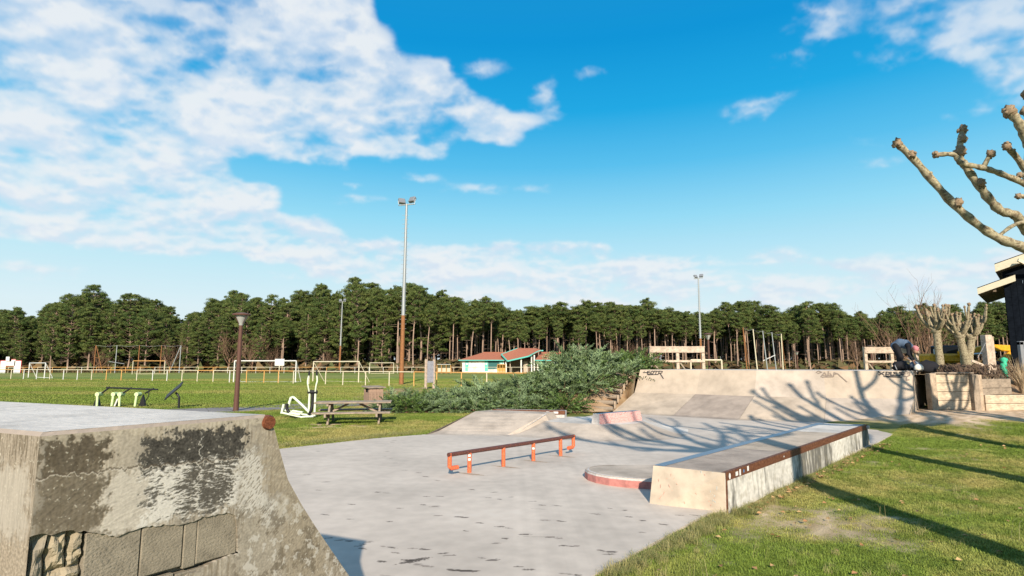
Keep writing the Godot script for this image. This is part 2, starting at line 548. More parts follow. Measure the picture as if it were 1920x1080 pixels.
func make_sky() -> Sky:
	cover = sky_cover()
	cloud_noise = noise(3.0, 7, 5)
	cloud_noise.fractal_gain = 0.56
	cloud_noise.domain_warp_enabled = true
	cloud_noise.domain_warp_amplitude = 0.09
	cloud_noise.domain_warp_frequency = 3.0
	fine_noise = noise(6.5, 4, 8)
	sky_rows.resize(SKY_H)
	var job := WorkerThreadPool.add_group_task(sky_row, SKY_H, 4)
	WorkerThreadPool.wait_for_group_task_completion(job)
	var data := PackedByteArray()
	for r in sky_rows:
		data.append_array(r)
	var low := Color(0.62, 0.7, 0.72).linear_to_srgb()
	var under := PackedByteArray()
	under.resize(SKY_W * 3)
	for x in SKY_W:
		under[x * 3] = int(low.r * 255)
		under[x * 3 + 1] = int(low.g * 255)
		under[x * 3 + 2] = int(low.b * 255)
	for y in SKY_H:
		data.append_array(under)
	var img := Image.create_from_data(SKY_W, SKY_H * 2, false, Image.FORMAT_RGB8, data)
	var m := PanoramaSkyMaterial.new()
	m.panorama = ImageTexture.create_from_image(img)
	var s := Sky.new()
	s.sky_material = m
	return s


# ---------- painted surfaces: stains that the place has ----------
const FLOOR_X := -10.0
const FLOOR_Z := -23.0
const FLOOR_SIDE := 22.0


func blotch(img: Image, cx: float, cz: float, lx: float, lz: float, turn: float, col: Color, seed_at: float, ragged: float) -> void:
	var w := img.get_width()
	var s := w / FLOOR_SIDE
	var r := int(maxf(lx, lz) * s * 1.3) + 2
	var px := int((cx - FLOOR_X) * s)
	var py := int((cz - FLOOR_Z) * s)
	for y in range(py - r, py + r + 1):
		for x in range(px - r, px + r + 1):
			if x < 0 or y < 0 or x >= w or y >= w:
				continue
			var q := Vector2(x - px, y - py).rotated(turn) / s
			var k := (q.x / lx) ** 2 + (q.y / lz) ** 2 + ragged * rough_noise.get_noise_2d(x * 9.0 + seed_at * 60.0, y * 9.0)
			if k < 1.0:
				img.set_pixel(x, y, img.get_pixel(x, y).lerp(col, minf((1.0 - k) * 3.0, 1.0) * col.a))


func floor_material() -> StandardMaterial3D:
	var img := Image.create(1536, 1536, false, Image.FORMAT_RGB8)
	img.fill(Color(1, 1, 1))
	# broad pale and darker patches of old concrete
	var n1 := noise(0.006, 5, 61)
	var n2 := noise(0.05, 4, 62)
	for y in range(0, 1536):
		for x in range(0, 1536):
			var k := 0.95 + 0.08 * n1.get_noise_2d(x, y) + 0.05 * n2.get_noise_2d(x, y)
			img.set_pixel(x, y, Color(k, k * 0.995, k * 0.99))
	# damp marks left by feet and boards
	var marks := [-2.05, -10.54, -2.48, -11.91, -2.38, -11.30, -2.21, -11.03, -2.65, -13.31, -2.66, -13.62, -1.74, -9.85, -1.48, -9.61, -1.31, -9.28, -1.10, -8.99, -0.56, -8.36, -1.81, -8.19, -1.68, -8.14, -1.11, -7.92, -0.93, -7.92, -0.29, -7.85, -0.15, -7.77, -0.24, -8.18, -0.01, -7.89, 0.26, -7.65, 0.36, -7.45, 0.55, -7.42, -1.08, -7.46, -0.93, -7.39, -1.34, -7.29, 1.17, -7.29, 1.32, -7.20, -0.84, -6.95, -0.60, -6.89, -0.52, -6.86, 0.95, -7.02, 1.32, -6.90, 1.43, -6.73, 1.91, -6.97, 2.09, -6.97, 1.62, -6.58, 1.32, -6.28, -1.34, -6.70, -0.35, -6.63, 0.36, -6.75, 0.53, -6.71, -0.12, -6.49, -0.04, -6.44, -0.48, -6.33, -0.07, -6.07, -0.15, -5.91, 0.14, -6.20, 0.37, -6.11, 0.46, -6.06, 0.48, -5.84, 0.54, -5.82, 0.61, -5.82, 0.90, -5.65, 0.88, -5.57, -0.92, -5.75, -0.81, -5.72, -1.13, -5.77, -1.22, -5.81, -0.55, -5.55, -0.63, -5.60, -0.27, -5.47, -0.17, -5.42, -0.91, -5.42, -0.73, -5.26, -1.12, -5.38, -0.51, -5.17, -0.30, -5.15, 0.06, -5.24, 0.14, -5.18, 0.45, -5.08, 0.54, -5.05, -1.05, -5.62, -0.81, -5.30, 0.82, -5.69, -3.85, -11.97, -3.46, -11.71, -3.20, -9.44, -2.71, -8.88, -2.65, -8.31, -1.82, -8.20, -2.15, -6.99, -1.80, -6.79, -1.97, -7.50, -1.82, -6.08, -1.68, -6.00, -1.59, -5.98, -1.43, -5.87, -1.38, -5.95, -1.46, -5.82, -1.40, -5.75, -1.14, -5.39]
	for i in range(0, marks.size(), 2):
		var strong := 0.6 if i % 3 else 0.33
		blotch(img, marks[i], marks[i + 1], rr(0.035, 0.07), rr(0.012, 0.026), rr(-0.5, 0.3), Color(0.30, 0.28, 0.27, strong), i, 1.2)
	blotch(img, -0.85, -5.4, 0.15, 0.04, 0.6, Color(0.3, 0.28, 0.27, 0.75), 3.0, 1.5)
	blotch(img, -0.4, -5.15, 0.13, 0.022, -0.1, Color(0.3, 0.28, 0.27, 0.8), 9.0, 1.3)
	# wheel scuffs and faint drips
	for i in 26:
		blotch(img, rr(-4, 4), rr(-13, -5), rr(0.03, 0.2), rr(0.008, 0.02), rr(-0.4, 0.4), Color(0.62, 0.6, 0.58, 0.5), i * 3.0, 1.2)
	for p in [[-0.679, -9.639], [-0.145, -10.286], [0.383, -10.849], [0.918, -11.411]]:
		blotch(img, p[0] + 0.03, p[1] + 0.12, 0.28, 0.05, -0.5, Color(0.62, 0.53, 0.42, 0.5), p[0], 1.0)
	var m := StandardMaterial3D.new()
	m.albedo_color = Color(0.585, 0.512, 0.44).linear_to_srgb()
	m.albedo_texture = ImageTexture.create_from_image(img)
	m.roughness = 0.75
	m.metallic_specular = 0.3
	m.texture_repeat = false
	m.detail_enabled = true
	m.detail_albedo = T.faint
	m.detail_blend_mode = BaseMaterial3D.BLEND_MODE_MUL
	m.detail_uv_layer = BaseMaterial3D.DETAIL_UV_2
	m.uv2_triplanar = true
	m.uv2_world_triplanar = true
	m.uv2_scale = Vector3.ONE * 0.45
	return m


func in_rect(s: float, h: float, s0: float, s1: float, h0: float, h1: float, soft: float) -> float:
	return smoothstep(s0 - soft, s0 + soft, s) * smoothstep(s1 + soft, s1 - soft, s) * smoothstep(h0 - soft, h0 + soft, h) * smoothstep(h1 + soft, h1 - soft, h)


const WALL_S0 := -0.55
const WALL_S := 3.1
const WALL_H := 1.5


# render, black algae and trowel marks on the side of the near quarter pipe; s runs along the wall, h up it
func wall_material() -> StandardMaterial3D:
	var w := 1000
	var hh := 484
	var img := Image.create(w, hh, false, Image.FORMAT_RGB8)
	var a := noise(4.0, 5, 71)
	var b := noise(16.0, 4, 72)
	var g := noise(60.0, 3, 73)
	for y in hh:
		for x in w:
			var s := WALL_S0 + WALL_S * (x + 0.5) / w
			var h := WALL_H * (1.0 - (y + 0.5) / hh)
			var na := a.get_noise_2d(s, h)
			var nb := b.get_noise_2d(s, h)
			var ng := g.get_noise_2d(s, h)
			var fs := s + nb * 0.055 + ng * 0.028
			var fh := h + b.get_noise_2d(s + 9.0, h) * 0.05 + g.get_noise_2d(s + 3.0, h) * 0.026
			# trowel strokes: long arcs across the render
			var arc := h + 0.55 * (s - 0.64) ** 2
			var stroke := b.get_noise_2d(s * 0.8 + 3.0 + na * 0.1, arc * 4.6 + nb * 0.05) + 0.55 * g.get_noise_2d(s * 0.35, arc * 2.6)
			var drip := b.get_noise_2d(s * 3.2, h * 0.3)
			var col := Color(0.34, 0.298, 0.24) * (1.0 + na * 0.5 + nb * 0.35 + ng * 0.25)
			col = col.lerp(Color(0.17, 0.135, 0.092), clampf(drip * 1.5 + na * 1.0 - 0.02, 0.0, 0.7))
			# dark brown film on the panel by the corner
			var k := in_rect(fs, fh, 0.012, 0.245, 1.27, 1.43, 0.01) * 0.9
			col = col.lerp(Color(0.085, 0.068, 0.046) * (1.0 + ng * 0.5 + nb * 0.3), k)
			k = in_rect(fs, fh, 0.008, 0.235, 1.03, 1.275, 0.014) * 0.8
			col = col.lerp(Color(0.12, 0.097, 0.066) * (1.0 + stroke * 0.5 + ng * 0.3), k)
			# pale new render
			k = in_rect(fs, fh, 0.25, 0.5, 0.98, 1.25, 0.014) * 0.85
			col = col.lerp(Color(0.5, 0.455, 0.39) * (1.0 + stroke * 0.25 + ng * 0.15), k)
			k = in_rect(fs, fh, 0.25, 0.37, 1.26, 1.42, 0.025) * 0.6
			col = col.lerp(Color(0.4, 0.35, 0.28) * (1.0 + ng * 0.3), k)
			# the black patch, scraped through by the trowel
			k = in_rect(fs, fh, 0.385, 0.87, 1.235, 1.385, 0.008)
			col = col.lerp(Color(0.062, 0.057, 0.049) * (1.0 + ng * 0.7 + nb * 0.4), k * smoothstep(-0.5, -0.05, na + 0.35))
			k = in_rect(fs, fh, 0.4, 0.85, 1.0, 1.245, 0.016)
			var pale := Color(0.58, 0.55, 0.5) * (1.0 + ng * 0.2)
			var black := Color(0.08, 0.073, 0.062) * (1.0 + ng * 0.5)
			var scraped := smoothstep(-0.3, 0.32, stroke * 1.1 + na * 1.1 + (s - 0.64) * (s - 0.64) * 5.0 - 0.12 + (1.1 - h) * 1.8)
			col = col.lerp(black.lerp(pale, scraped), k * 0.92)
			# pale scraped render towards the curve
			k = in_rect(fs, fh, 0.855, 0.985, 0.95, 1.26, 0.025)
			var diag := b.get_noise_2d((s + h) * 1.1, (h - s) * 4.0)
			col = col.lerp(Color(0.54, 0.51, 0.46).lerp(Color(0.22, 0.195, 0.16), smoothstep(0.05, 0.35, diag)), k * 0.85)
			k = in_rect(fs + (fh - 1.0) * 0.3, fh, 0.98, 1.12, 0.86, 1.02, 0.03)
			col = col.lerp(Color(0.6, 0.58, 0.54), k * 0.8)
			k = in_rect(fs, fh, 0.86, 1.1, 0.6, 0.92, 0.05)
			col = col.lerp(Color(0.34, 0.3, 0.24) * (1.0 + ng * 0.3), k * 0.6)
			# brown runs where the wall meets the curve
			k = in_rect(fs - (1.4 - h) * 0.28, fh, 0.93, 1.2, 0.3, 1.36, 0.05)
			col = col.lerp(Color(0.3, 0.25, 0.18) * (1.0 + diag * 0.7), k * 0.6)
			# damp brown patches and flaked white ones low on the curve
			k = smoothstep(0.8, 0.9, fs) * smoothstep(1.08, 0.95, fh)
			col = col.lerp(Color(0.13, 0.106, 0.076) * (1.0 + ng * 0.4), k * 0.75 * smoothstep(0.02, 0.3, na * 0.9 + nb * 0.5 + diag * 0.35))
			col = col.lerp(Color(0.5, 0.47, 0.42), k * 0.7 * smoothstep(0.2, 0.42, b.get_noise_2d(s * 0.7 + 5.0, h * 0.7) + ng * 0.3))
			# chalky top edge
			k = smoothstep(1.39, 1.41, fh)
			col = col.lerp(Color(0.47, 0.41, 0.32) * (1.0 + ng * 0.25), k * 0.6)
			# end face beyond the corner
			if s < 0.005:
				col = Color(0.3, 0.255, 0.2).lerp(Color(0.13, 0.104, 0.072), clampf(drip * 1.8 + 0.2, 0.0, 0.8)) * (1.0 + ng * 0.3)
				col = col.lerp(Color(0.42, 0.385, 0.33), in_rect(fs, fh, -0.4, -0.05, 1.04, 1.3, 0.03) * 0.6)
				col = col.lerp(Color(0.3, 0.25, 0.19) * (1.0 + ng * 0.5), smoothstep(1.05, 1.0, fh) * 0.7)
			# spots of lichen
			var spot := g.get_noise_2d(s * 0.8 + 20.0, h * 0.8)
			if spot > 0.4 and nb > 0.0:
				col = col.lerp(Color(0.48, 0.44, 0.36), minf((spot - 0.4) * 6.0, 0.8))
			# cracks
			var line := 1.272 - 0.03 * smoothstep(0.0, 0.8, s) + 0.02 * b.get_noise_2d(s * 1.5, 4.0)
			if absf(h - line) < 0.0035 and s > 0.0 and s < 0.85:
				col = col.lerp(Color(0.09, 0.07, 0.05), 0.7)
			elif absf(h - line + 0.005) < 0.004 and s > 0.0 and s < 0.85:
				col = col.lerp(Color(0.55, 0.5, 0.42), 0.5)
			if absf(s - 0.64 - 0.03 * b.get_noise_2d(h * 1.5, 7.0)) < 0.003 and h > 1.02 and h < 1.36:
				col = col.lerp(Color(0.55, 0.52, 0.46), 0.6)
			col.r = clampf(col.r, 0.02, 0.85)
			col.g = clampf(col.g, 0.02, 0.85)
			col.b = clampf(col.b, 0.02, 0.85)
			img.set_pixel(x, y, col.linear_to_srgb())
	var m := StandardMaterial3D.new()
	m.albedo_texture = ImageTexture.create_from_image(img)
	m.roughness = 0.92
	m.metallic_specular = 0.25
	m.texture_repeat = false
	m.normal_enabled = false
	m.heightmap_enabled = true
	m.heightmap_texture = m.albedo_texture
	m.heightmap_scale = 0.5
	m.detail_enabled = true
	m.detail_albedo = T.speck
	m.detail_blend_mode = BaseMaterial3D.BLEND_MODE_MUL
	m.detail_uv_layer = BaseMaterial3D.DETAIL_UV_2
	m.uv2_triplanar = true
	m.uv2_world_triplanar = true
	m.uv2_scale = Vector3.ONE * 2.2
	return m


# whitish concrete with dark runs of algae below the steel edge
func stained_side() -> StandardMaterial3D:
	var w := 900
	var h := 56
	var img := Image.create(w, h, false, Image.FORMAT_RGB8)
	var a := noise(0.9, 4, 81)
	var b := noise(6.0, 4, 82)
	var runs := noise(3.2, 4, 83)
	for y in h:
		for x in w:
			var s := 8.0 * x / w
			var t := 0.45 * y / h
			var col := Color(0.6, 0.575, 0.52) * (1.0 + 0.25 * a.get_noise_2d(s, t * 2.0) + 0.2 * b.get_noise_2d(s, t * 3.0))
			var where := 0.0
			for q in [[1.5, 0.45, 0.35], [3.1, 0.4, 0.9], [3.75, 0.6, 1.0], [4.4, 0.4, 0.8], [6.6, 0.5, 0.6], [7.5, 0.6, 0.85], [0.3, 0.3, 0.35]]:
				where = maxf(where, q[2] * exp(-((s - q[0]) / q[1]) ** 2))
			var r := runs.get_noise_2d(s * 2.2, t * 0.5) + 0.4 * b.get_noise_2d(s * 2.0, t)
			col = col.lerp(Color(0.12, 0.115, 0.1), clampf(where * 1.45 - 0.3 + r * 1.1, 0.0, 0.92))
			col = col.lerp(Color(0.3, 0.27, 0.2), clampf(b.get_noise_2d(s + 30.0, t) * 1.2 - 0.15, 0.0, 0.5))
			col.r = clampf(col.r, 0.03, 0.8)
			col.g = clampf(col.g, 0.03, 0.8)
			col.b = clampf(col.b, 0.03, 0.8)
			img.set_pixel(x, y, col.linear_to_srgb())
	var m := StandardMaterial3D.new()
	m.albedo_texture = ImageTexture.create_from_image(img)
	m.roughness = 0.9
	m.metallic_specular = 0.25
	m.texture_repeat = false
	m.detail_enabled = true
	m.detail_albedo = T.grain
	m.detail_blend_mode = BaseMaterial3D.BLEND_MODE_MUL
	m.detail_uv_layer = BaseMaterial3D.DETAIL_UV_2
	m.uv2_triplanar = true
	m.uv2_world_triplanar = true
	m.uv2_scale = Vector3.ONE * 1.7
	return m


# ---------- ground ----------
var lawn_noise := noise(0.35, 4, 91)
var lawn_fine := noise(1.6, 3, 92)


func sand_at(x: float, z: float) -> float:
	# bare sand and trodden earth
	var k := lawn_noise.get_noise_2d(x, z) * 0.9 + lawn_fine.get_noise_2d(x, z) * 0.45
	var wall := 1.25 * smoothstep(3.0, 0.3, absf(z + 17.7 - (x - 13.0) * 0.05) + maxf(0.0, 10.9 - x) * 1.3 + maxf(0.0, x - 15.5) * 0.35)
	var foot := smoothstep(1.0, 0.0, ((x + 5.6) / 3.6) ** 2 + ((z + 17.0) / 1.0) ** 2) * 0.7
	var gym := smoothstep(1.0, 0.0, ((x + 7.0) / 1.6) ** 2 + ((z + 18.8) / 0.8) ** 2) * 0.6
	var worn := smoothstep(1.0, 0.0, ((x - 4.0) / 2.0) ** 2 + ((z + 7.0) / 1.4) ** 2) * 0.55
	return clampf(maxf(maxf(wall * 1.2, foot), maxf(gym, worn)) * 1.25 + k * 1.05 - 0.3, 0.0, 1.0)


func grass_colour(x: float, z: float) -> Color:
	var k := lawn_noise.get_noise_2d(x * 0.7 + 40.0, z * 0.7)
	var f := lawn_fine.get_noise_2d(x + 15.0, z)
	var col := Color(0.152, 0.208, 0.032).lerp(Color(0.32, 0.28, 0.092), clampf(0.28 + k * 1.5 + f * 0.6, 0.0, 1.0))
	return col * (1.0 + f * 0.25)


func lawn_height(x: float, z: float) -> float:
	var rise := 0.3 * smoothstep(12.5, 17.6, -z) * smoothstep(8.5, 12.6, x)
	return -0.03 + rise + 0.012 * lawn_fine.get_noise_2d(x * 0.6, z * 0.6) + 0.03 * smoothstep(9.0, 14.0, x) * lawn_noise.get_noise_2d(x, z)


func sheet(x0: float, x1: float, z0: float, z1: float, step: float, height: Callable, colour: Callable) -> ArrayMesh:
	var nx := int(ceil((x1 - x0) / step)) + 1
	var nz := int(ceil((z1 - z0) / step)) + 1
	var v := PackedVector3Array()
	var n := PackedVector3Array()
	var c := PackedColorArray()
	var ix := PackedInt32Array()
	var e := step * 0.5
	for j in nz:
		for i in nx:
			var x := x0 + (x1 - x0) * i / (nx - 1)
			var z := z0 + (z1 - z0) * j / (nz - 1)
			v.append(Vector3(x, height.call(x, z), z))
			n.append(Vector3(height.call(x - e, z) - height.call(x + e, z), step, height.call(x, z - e) - height.call(x, z + e)).normalized())
			c.append(colour.call(x, z))
	for j in nz - 1:
		for i in nx - 1:
			var a := j * nx + i
			ix.append_array([a, a + 1, a + nx, a + 1, a + nx + 1, a + nx])
	var arr := []
	arr.resize(Mesh.ARRAY_MAX)
	arr[Mesh.ARRAY_VERTEX] = v
	arr[Mesh.ARRAY_NORMAL] = n
	arr[Mesh.ARRAY_COLOR] = c
	arr[Mesh.ARRAY_INDEX] = ix
	var m := ArrayMesh.new()
	m.add_surface_from_arrays(Mesh.PRIMITIVE_TRIANGLES, arr)
	return m


# the front foot of the mound, west to east
func mound_front(x: float) -> float:
	var p := [[-9.0, -21.4], [3.4, -21.6], [4.4, -22.3], [5.1, -23.5], [6.9, -22.1], [8.5, -20.75], [10.3, -19.85], [12.85, -19.1], [17.5, -19.35], [60.0, -19.8]]
	for i in p.size() - 1:
		if x <= p[i + 1][0]:
			return lerpf(p[i][1], p[i + 1][1], clampf((x - p[i][0]) / (p[i + 1][0] - p[i][0]), 0.0, 1.0))
	return -19.8


func mound_height(x: float, z: float) -> float:
	var dz := maxf(mound_front(x) - z, 0.0)
	var top := 1.40 * smoothstep(-3.6, 4.8, x)
	var front := smoothstep(-0.3, 2.6, dz) if x < 4.6 else 1.0
	if x > 15.1:
		front = 0.55 + 0.45 * smoothstep(0.3, 2.4, dz)
	var h := top * front * (1.0 - smoothstep(11.0, 22.0, dz))
	return h - 0.02 + 0.03 * lawn_noise.get_noise_2d(x, z)


func mound_colour(x: float, z: float) -> Color:
	var soil := Color(0.33, 0.19, 0.1).lerp(Color(0.55, 0.4, 0.26), clampf(0.5 + lawn_fine.get_noise_2d(x * 1.5, z * 1.5), 0.0, 1.0))
	var grassy := smoothstep(3.0, 6.0, mound_front(x) - z) * smoothstep(4.0, 6.0, x)
	return soil.lerp(grass_colour(x, z), clampf(grassy + lawn_noise.get_noise_2d(x, z) * 0.5, 0.0, 1.0) * 0.9)


func make_ground() -> void:
	var far := func(x: float, z: float) -> Color:
		var k := lawn_noise.get_noise_2d(x * 0.06, z * 0.16)
		var col := Color(0.19, 0.25, 0.045).lerp(Color(0.28, 0.28, 0.075), clampf(0.4 + k * 1.6, 0.0, 1.0))
		# dead bracken and leaf litter where the field gives way to the wood
		var edge := -131.0 + 3.0 * lawn_noise.get_noise_2d(x * 0.15, 3.0)
		return col.lerp(Color(0.13, 0.075, 0.04), smoothstep(edge, edge - 5.0, z))
	structure("ground", sheet(-420, 420, -420, 60, 4.0, func(_x, _z): return -0.06, far), M.field)
	var lawn := func(x: float, z: float) -> Color:
		var sand := Color(0.86, 0.64, 0.44).lerp(Color(0.5, 0.35, 0.21), clampf(0.5 + 1.4 * lawn_fine.get_noise_2d(x * 2.2, z * 2.2), 0.0, 1.0))
		return grass_colour(x, z).lerp(sand, sand_at(x, z))
	structure("lawn", sheet(-30, 30, -34, -1.2, 0.16, lawn_height, lawn), M.ground)
	# the mound follows its own foot line, so its rows are counted from there
	var v := PackedVector3Array()
	var n := PackedVector3Array()
	var c := PackedColorArray()
	var ix := PackedInt32Array()
	var nx := 170
	var nz := 60
	for j in nz:
		for i in nx:
			var x := -8.5 + 50.0 * i / (nx - 1)
			var z := mound_front(x) - 24.0 * pow(float(j) / (nz - 1), 1.6)
			v.append(Vector3(x, mound_height(x, z), z))
			var e := 0.15
			n.append(Vector3(mound_height(x - e, z) - mound_height(x + e, z), 2 * e, mound_height(x, z - e) - mound_height(x, z + e)).normalized())
			c.append(mound_colour(x, z))
	for j in nz - 1:
		for i in nx - 1:
			var a := j * nx + i
			ix.append_array([a, a + nx, a + 1, a + 1, a + nx, a + nx + 1])
	var arr := []
	arr.resize(Mesh.ARRAY_MAX)
	arr[Mesh.ARRAY_VERTEX] = v
	arr[Mesh.ARRAY_NORMAL] = n
	arr[Mesh.ARRAY_COLOR] = c
	arr[Mesh.ARRAY_INDEX] = ix
	var m := ArrayMesh.new()
	m.add_surface_from_arrays(Mesh.PRIMITIVE_TRIANGLES, arr)
	structure("mound_terrain", m, M.ground)
	# asphalt path round the gym
	var mid := smooth_path([Vector3(-26, 0, -19.6), Vector3(-17, 0, -20.6), Vector3(-11.5, 0, -22.6), Vector3(-8.6, 0, -25.0), Vector3(-6.3, 0, -27.4), Vector3(-3, 0, -29.5), Vector3(3, 0, -32)], 6)
	var s := Shape.new()
	for i in mid.size() - 1:
		var t: Vector3 = (mid[i + 1] - mid[i]).normalized()
		var t2: Vector3 = (mid[mini(i + 2, mid.size() - 1)] - mid[i]).normalized()
		var w := Vector3(-t.z, 0, t.x) * 1.35
		var w2 := Vector3(-t2.z, 0, t2.x) * 1.35
		var up := Vector3(0, 0.0, 0)
		s.out_quad(mid[i] + w + up, mid[i] - w + up, mid[i + 1] - w2 + up, mid[i + 1] + w2 + up, mid[i] - Vector3.UP)
	structure("path", s, M.asphalt)


func smooth_path(p: Array, sub := 5) -> Array:
	var out := []
	for i in p.size() - 1:
		var a: Vector3 = p[maxi(i - 1, 0)]
		var b: Vector3 = p[i]
		var d: Vector3 = p[i + 1]
		var e: Vector3 = p[mini(i + 2, p.size() - 1)]
		for k in sub:
			out.append(b.cubic_interpolate(d, a, e, float(k) / sub))
	out.append(p[-1])
	return out


# ---------- skate park ----------
const SLAB := [[-9, -10], [-6.2, -11.0], [-4.78, -12.26], [-3.23, -14.0], [-2.1, -14.85], [-1.6, -16.4], [-0.9, -17.9], [1.6, -18.6], [3.62, -21.6], [4.5, -22.0], [8.0, -19.6], [12.0, -18.0], [11.33, -17.1], [10.94, -16.62], [7.88, -13.07], [2.3, -7.11], [0.65, -5.03], [-1.7, -2.05], [-3, -0.8], [-9, -0.8]]


func make_floor() -> void:
	var s := Shape.new()
	s.map = func(p: Vector3) -> Vector2: return Vector2((p.x - FLOOR_X) / FLOOR_SIDE, (p.z - FLOOR_Z) / FLOOR_SIDE)
	s.prism(SLAB, -0.12, 0.0)
	structure("skate_pavement", s, M.floor)


func strip(s: Shape, rows: Array, inside: Vector3) -> void:
	for i in rows.size() - 1:
		for k in rows[i].size() - 1:
			s.out_quad(rows[i][k], rows[i][k + 1], rows[i + 1][k + 1], rows[i + 1][k], inside)


func make_near_quarter_pipe() -> void:
	var a := Vector3(-1.827, 0, -2.325)
	var u := Vector3(0.5407, 0, -0.8412)
	var n := Vector3(0.8412, 0, 0.5407)
	var w := Vector3(-0.905, 0, -0.425)
	var at := func(s: float, h: float, o := 0.0) -> Vector3: return a + u * s + n * o + Vector3(0, h, 0)
	var uv := func(p: Vector3) -> Vector2:
		var q := p - a
		var s := q.dot(u)
		var o := q.dot(n)
		if o < -0.03:
			s = minf(s, 0.0) + o if s < 0.02 else s - o * 0.25
		return Vector2((s - WALL_S0) / WALL_S, 1.0 - p.y / WALL_H)
	var o := thing("concrete_quarter_pipe", "weathered concrete quarter pipe with rusty coping end and crumbling block side wall", "skate ramp")
	var prof := [[0.995, 1.392], [1.02, 1.385], [1.04, 1.355], [1.075, 1.25], [1.138, 1.082], [1.231, 0.939], [1.328, 0.805], [1.449, 0.647], [1.596, 0.459], [1.75, 0.3], [1.95, 0.15], [2.2, 0.045], [2.45, 0.006]]
	# the core behind the render
	var s := Shape.new()
	var side := PackedVector2Array([Vector2(0.03, 0.0), Vector2(0.03, 1.36), Vector2(0.98, 1.36)])
	for p in prof:
		side.append(Vector2(p[0] - 0.01, maxf(p[1] - 0.012, 0.0)))
	var ix := Geometry2D.triangulate_polygon(side)
	for i in range(0, ix.size(), 3):
		var q := []
		for k in 3:
			q.append(at.call(side[ix[i + k]].x, side[ix[i + k]].y, -0.06))
		s.out_tri(q[0], q[1], q[2], a + u - n * 5.0 + Vector3(0, 0.7, 0))
	part(o, "core_wall", s, M.core)
	# the render: a coat with a ragged lower edge that has fallen away from the blocks
	var key := [[0.0, 1.055], [0.03, 1.06], [0.07, 1.045], [0.12, 1.05], [0.19, 1.03], [0.25, 1.005], [0.3, 0.985], [0.36, 0.995], [0.41, 1.0], [0.5, 0.985], [0.594, 0.972], [0.7, 0.985], [0.8, 0.978], [0.845, 0.955], [0.852, 0.915], [0.858, 0.88], [0.862, 0.84], [0.866, 0.78]]
	var foot := [[0.0, 0.7], [0.1, 0.7], [0.25, 0.69], [0.4, 0.71], [0.5, 0.705], [0.6, 0.735], [0.72, 0.76], [0.8, 0.772], [0.866, 0.775]]
	var ragged := noise(22.0, 3, 74)
	var along := func(line: Array, q: float, wild: float) -> float:
		for i in line.size() - 1:
			if q <= line[i + 1][0]:
				return lerpf(line[i][1], line[i + 1][1], (q - line[i][0]) / (line[i + 1][0] - line[i][0])) + wild * ragged.get_noise_2d(q, line[0][1])
		return line[-1][1]
	var outline := [[0.0, 1.425], [0.985, 1.425]] + prof
	s = Shape.new()
	s.map = uv
	var cols := []
	for i in 73:
		cols.append(0.866 * i / 72.0)
	for i in 6:
		cols.append(0.866 + (0.985 - 0.866) * (i + 1) / 6.0)
	for p in prof:
		cols.append(p[0])
	for i in cols.size() - 1:
		var s0: float = cols[i]
		var s1: float = cols[i + 1] - 0.00001
		var t0: float = along.call(outline, s0, 0.0)
		var t1: float = along.call(outline, s1, 0.0)
		if s1 < 0.8661:
			var e0: float = along.call(key, s0, 0.012)
			var e1: float = along.call(key, s1, 0.012)
			var f0: float = along.call(foot, s0, 0.012)
			var f1: float = along.call(foot, s1, 0.012)
			s.quad(at.call(s0, e0), at.call(s1, e1), at.call(s1, t1), at.call(s0, t0))
			s.quad(at.call(s0, e0, -0.05), at.call(s1, e1, -0.05), at.call(s1, e1), at.call(s0, e0))
			s.quad(at.call(s0, 0), at.call(s1, 0), at.call(s1, f1), at.call(s0, f0))
			s.quad(at.call(s0, f0), at.call(s1, f1), at.call(s1, f1, -0.05), at.call(s0, f0, -0.05))
		else:
			s.quad(at.call(s0, 0), at.call(s1, 0), at.call(s1, t1), at.call(s0, t0))
	part(o, "render_coat", s, M.wall_face)
	# hollow blocks laid bare
	for b in [[0.195, 0.405, 0.79, 1.02], [0.413, 0.59, 0.785, 1.0], [0.598, 0.655, 0.77, 0.99], [0.66, 0.86, 0.775, 0.99], [0.05, 0.3, 0.55, 0.775], [0.31, 0.56, 0.55, 0.765], [0.57, 0.8, 0.55, 0.755]]:
		s = Shape.new()
		s.box(at.call((b[0] + b[1]) * 0.5, (b[2] + b[3]) * 0.5, -0.039), Vector3(b[1] - b[0] + 0.003, b[3] - b[2], 0.06), 0.004, Basis(u, Vector3.UP, n))
		part(o, "concrete_block", s, M.core if b[0] < 0.2 and b[3] > 1.0 else M.block)
	# a block has broken out by the corner
	var crag := noise(14.0, 4, 75)
	var seam := noise(7.0, 2, 76)
	for piece in [[0.012, 0.062, 0.66, 1.065, M.core], [0.066, 0.135, 0.9, 1.06, M.rubble], [0.07, 0.19, 0.78, 0.9, M.rubble], [0.138, 0.19, 0.9, 1.04, M.rubble], [0.066, 0.19, 0.66, 0.775, M.core]]:
		s = Shape.new()
		var nx := 9
		var ny := 12
		var grid := []
		for iy in ny + 1:
			var row := []
			for jx in nx + 1:
				var ss: float = lerpf(piece[0], piece[1], float(jx) / nx)
				var hy: float = lerpf(piece[2], piece[3], float(iy) / ny)
				var rim: float = minf(minf(jx, nx - jx) / 2.0, minf(iy, ny - iy) / 2.0)
				var dep: float = -0.045 + 0.028 * minf(rim, 1.0) + 0.03 * crag.get_noise_2d(ss, hy) + 0.025 * absf(seam.get_noise_2d(ss * 1.4, hy))
				row.append(at.call(ss + 0.006 * crag.get_noise_2d(hy + 5.0, ss), hy + 0.006 * crag.get_noise_2d(ss + 8.0, hy), minf(dep, -0.004)))
			grid.append(row)
		for iy in ny:
			for jx in nx:
				s.quad(grid[iy][jx], grid[iy][jx + 1], grid[iy + 1][jx + 1], grid[iy + 1][jx])
		part(o, "broken_block", s, piece[4])
	# end wall beyond the corner
	s = Shape.new()
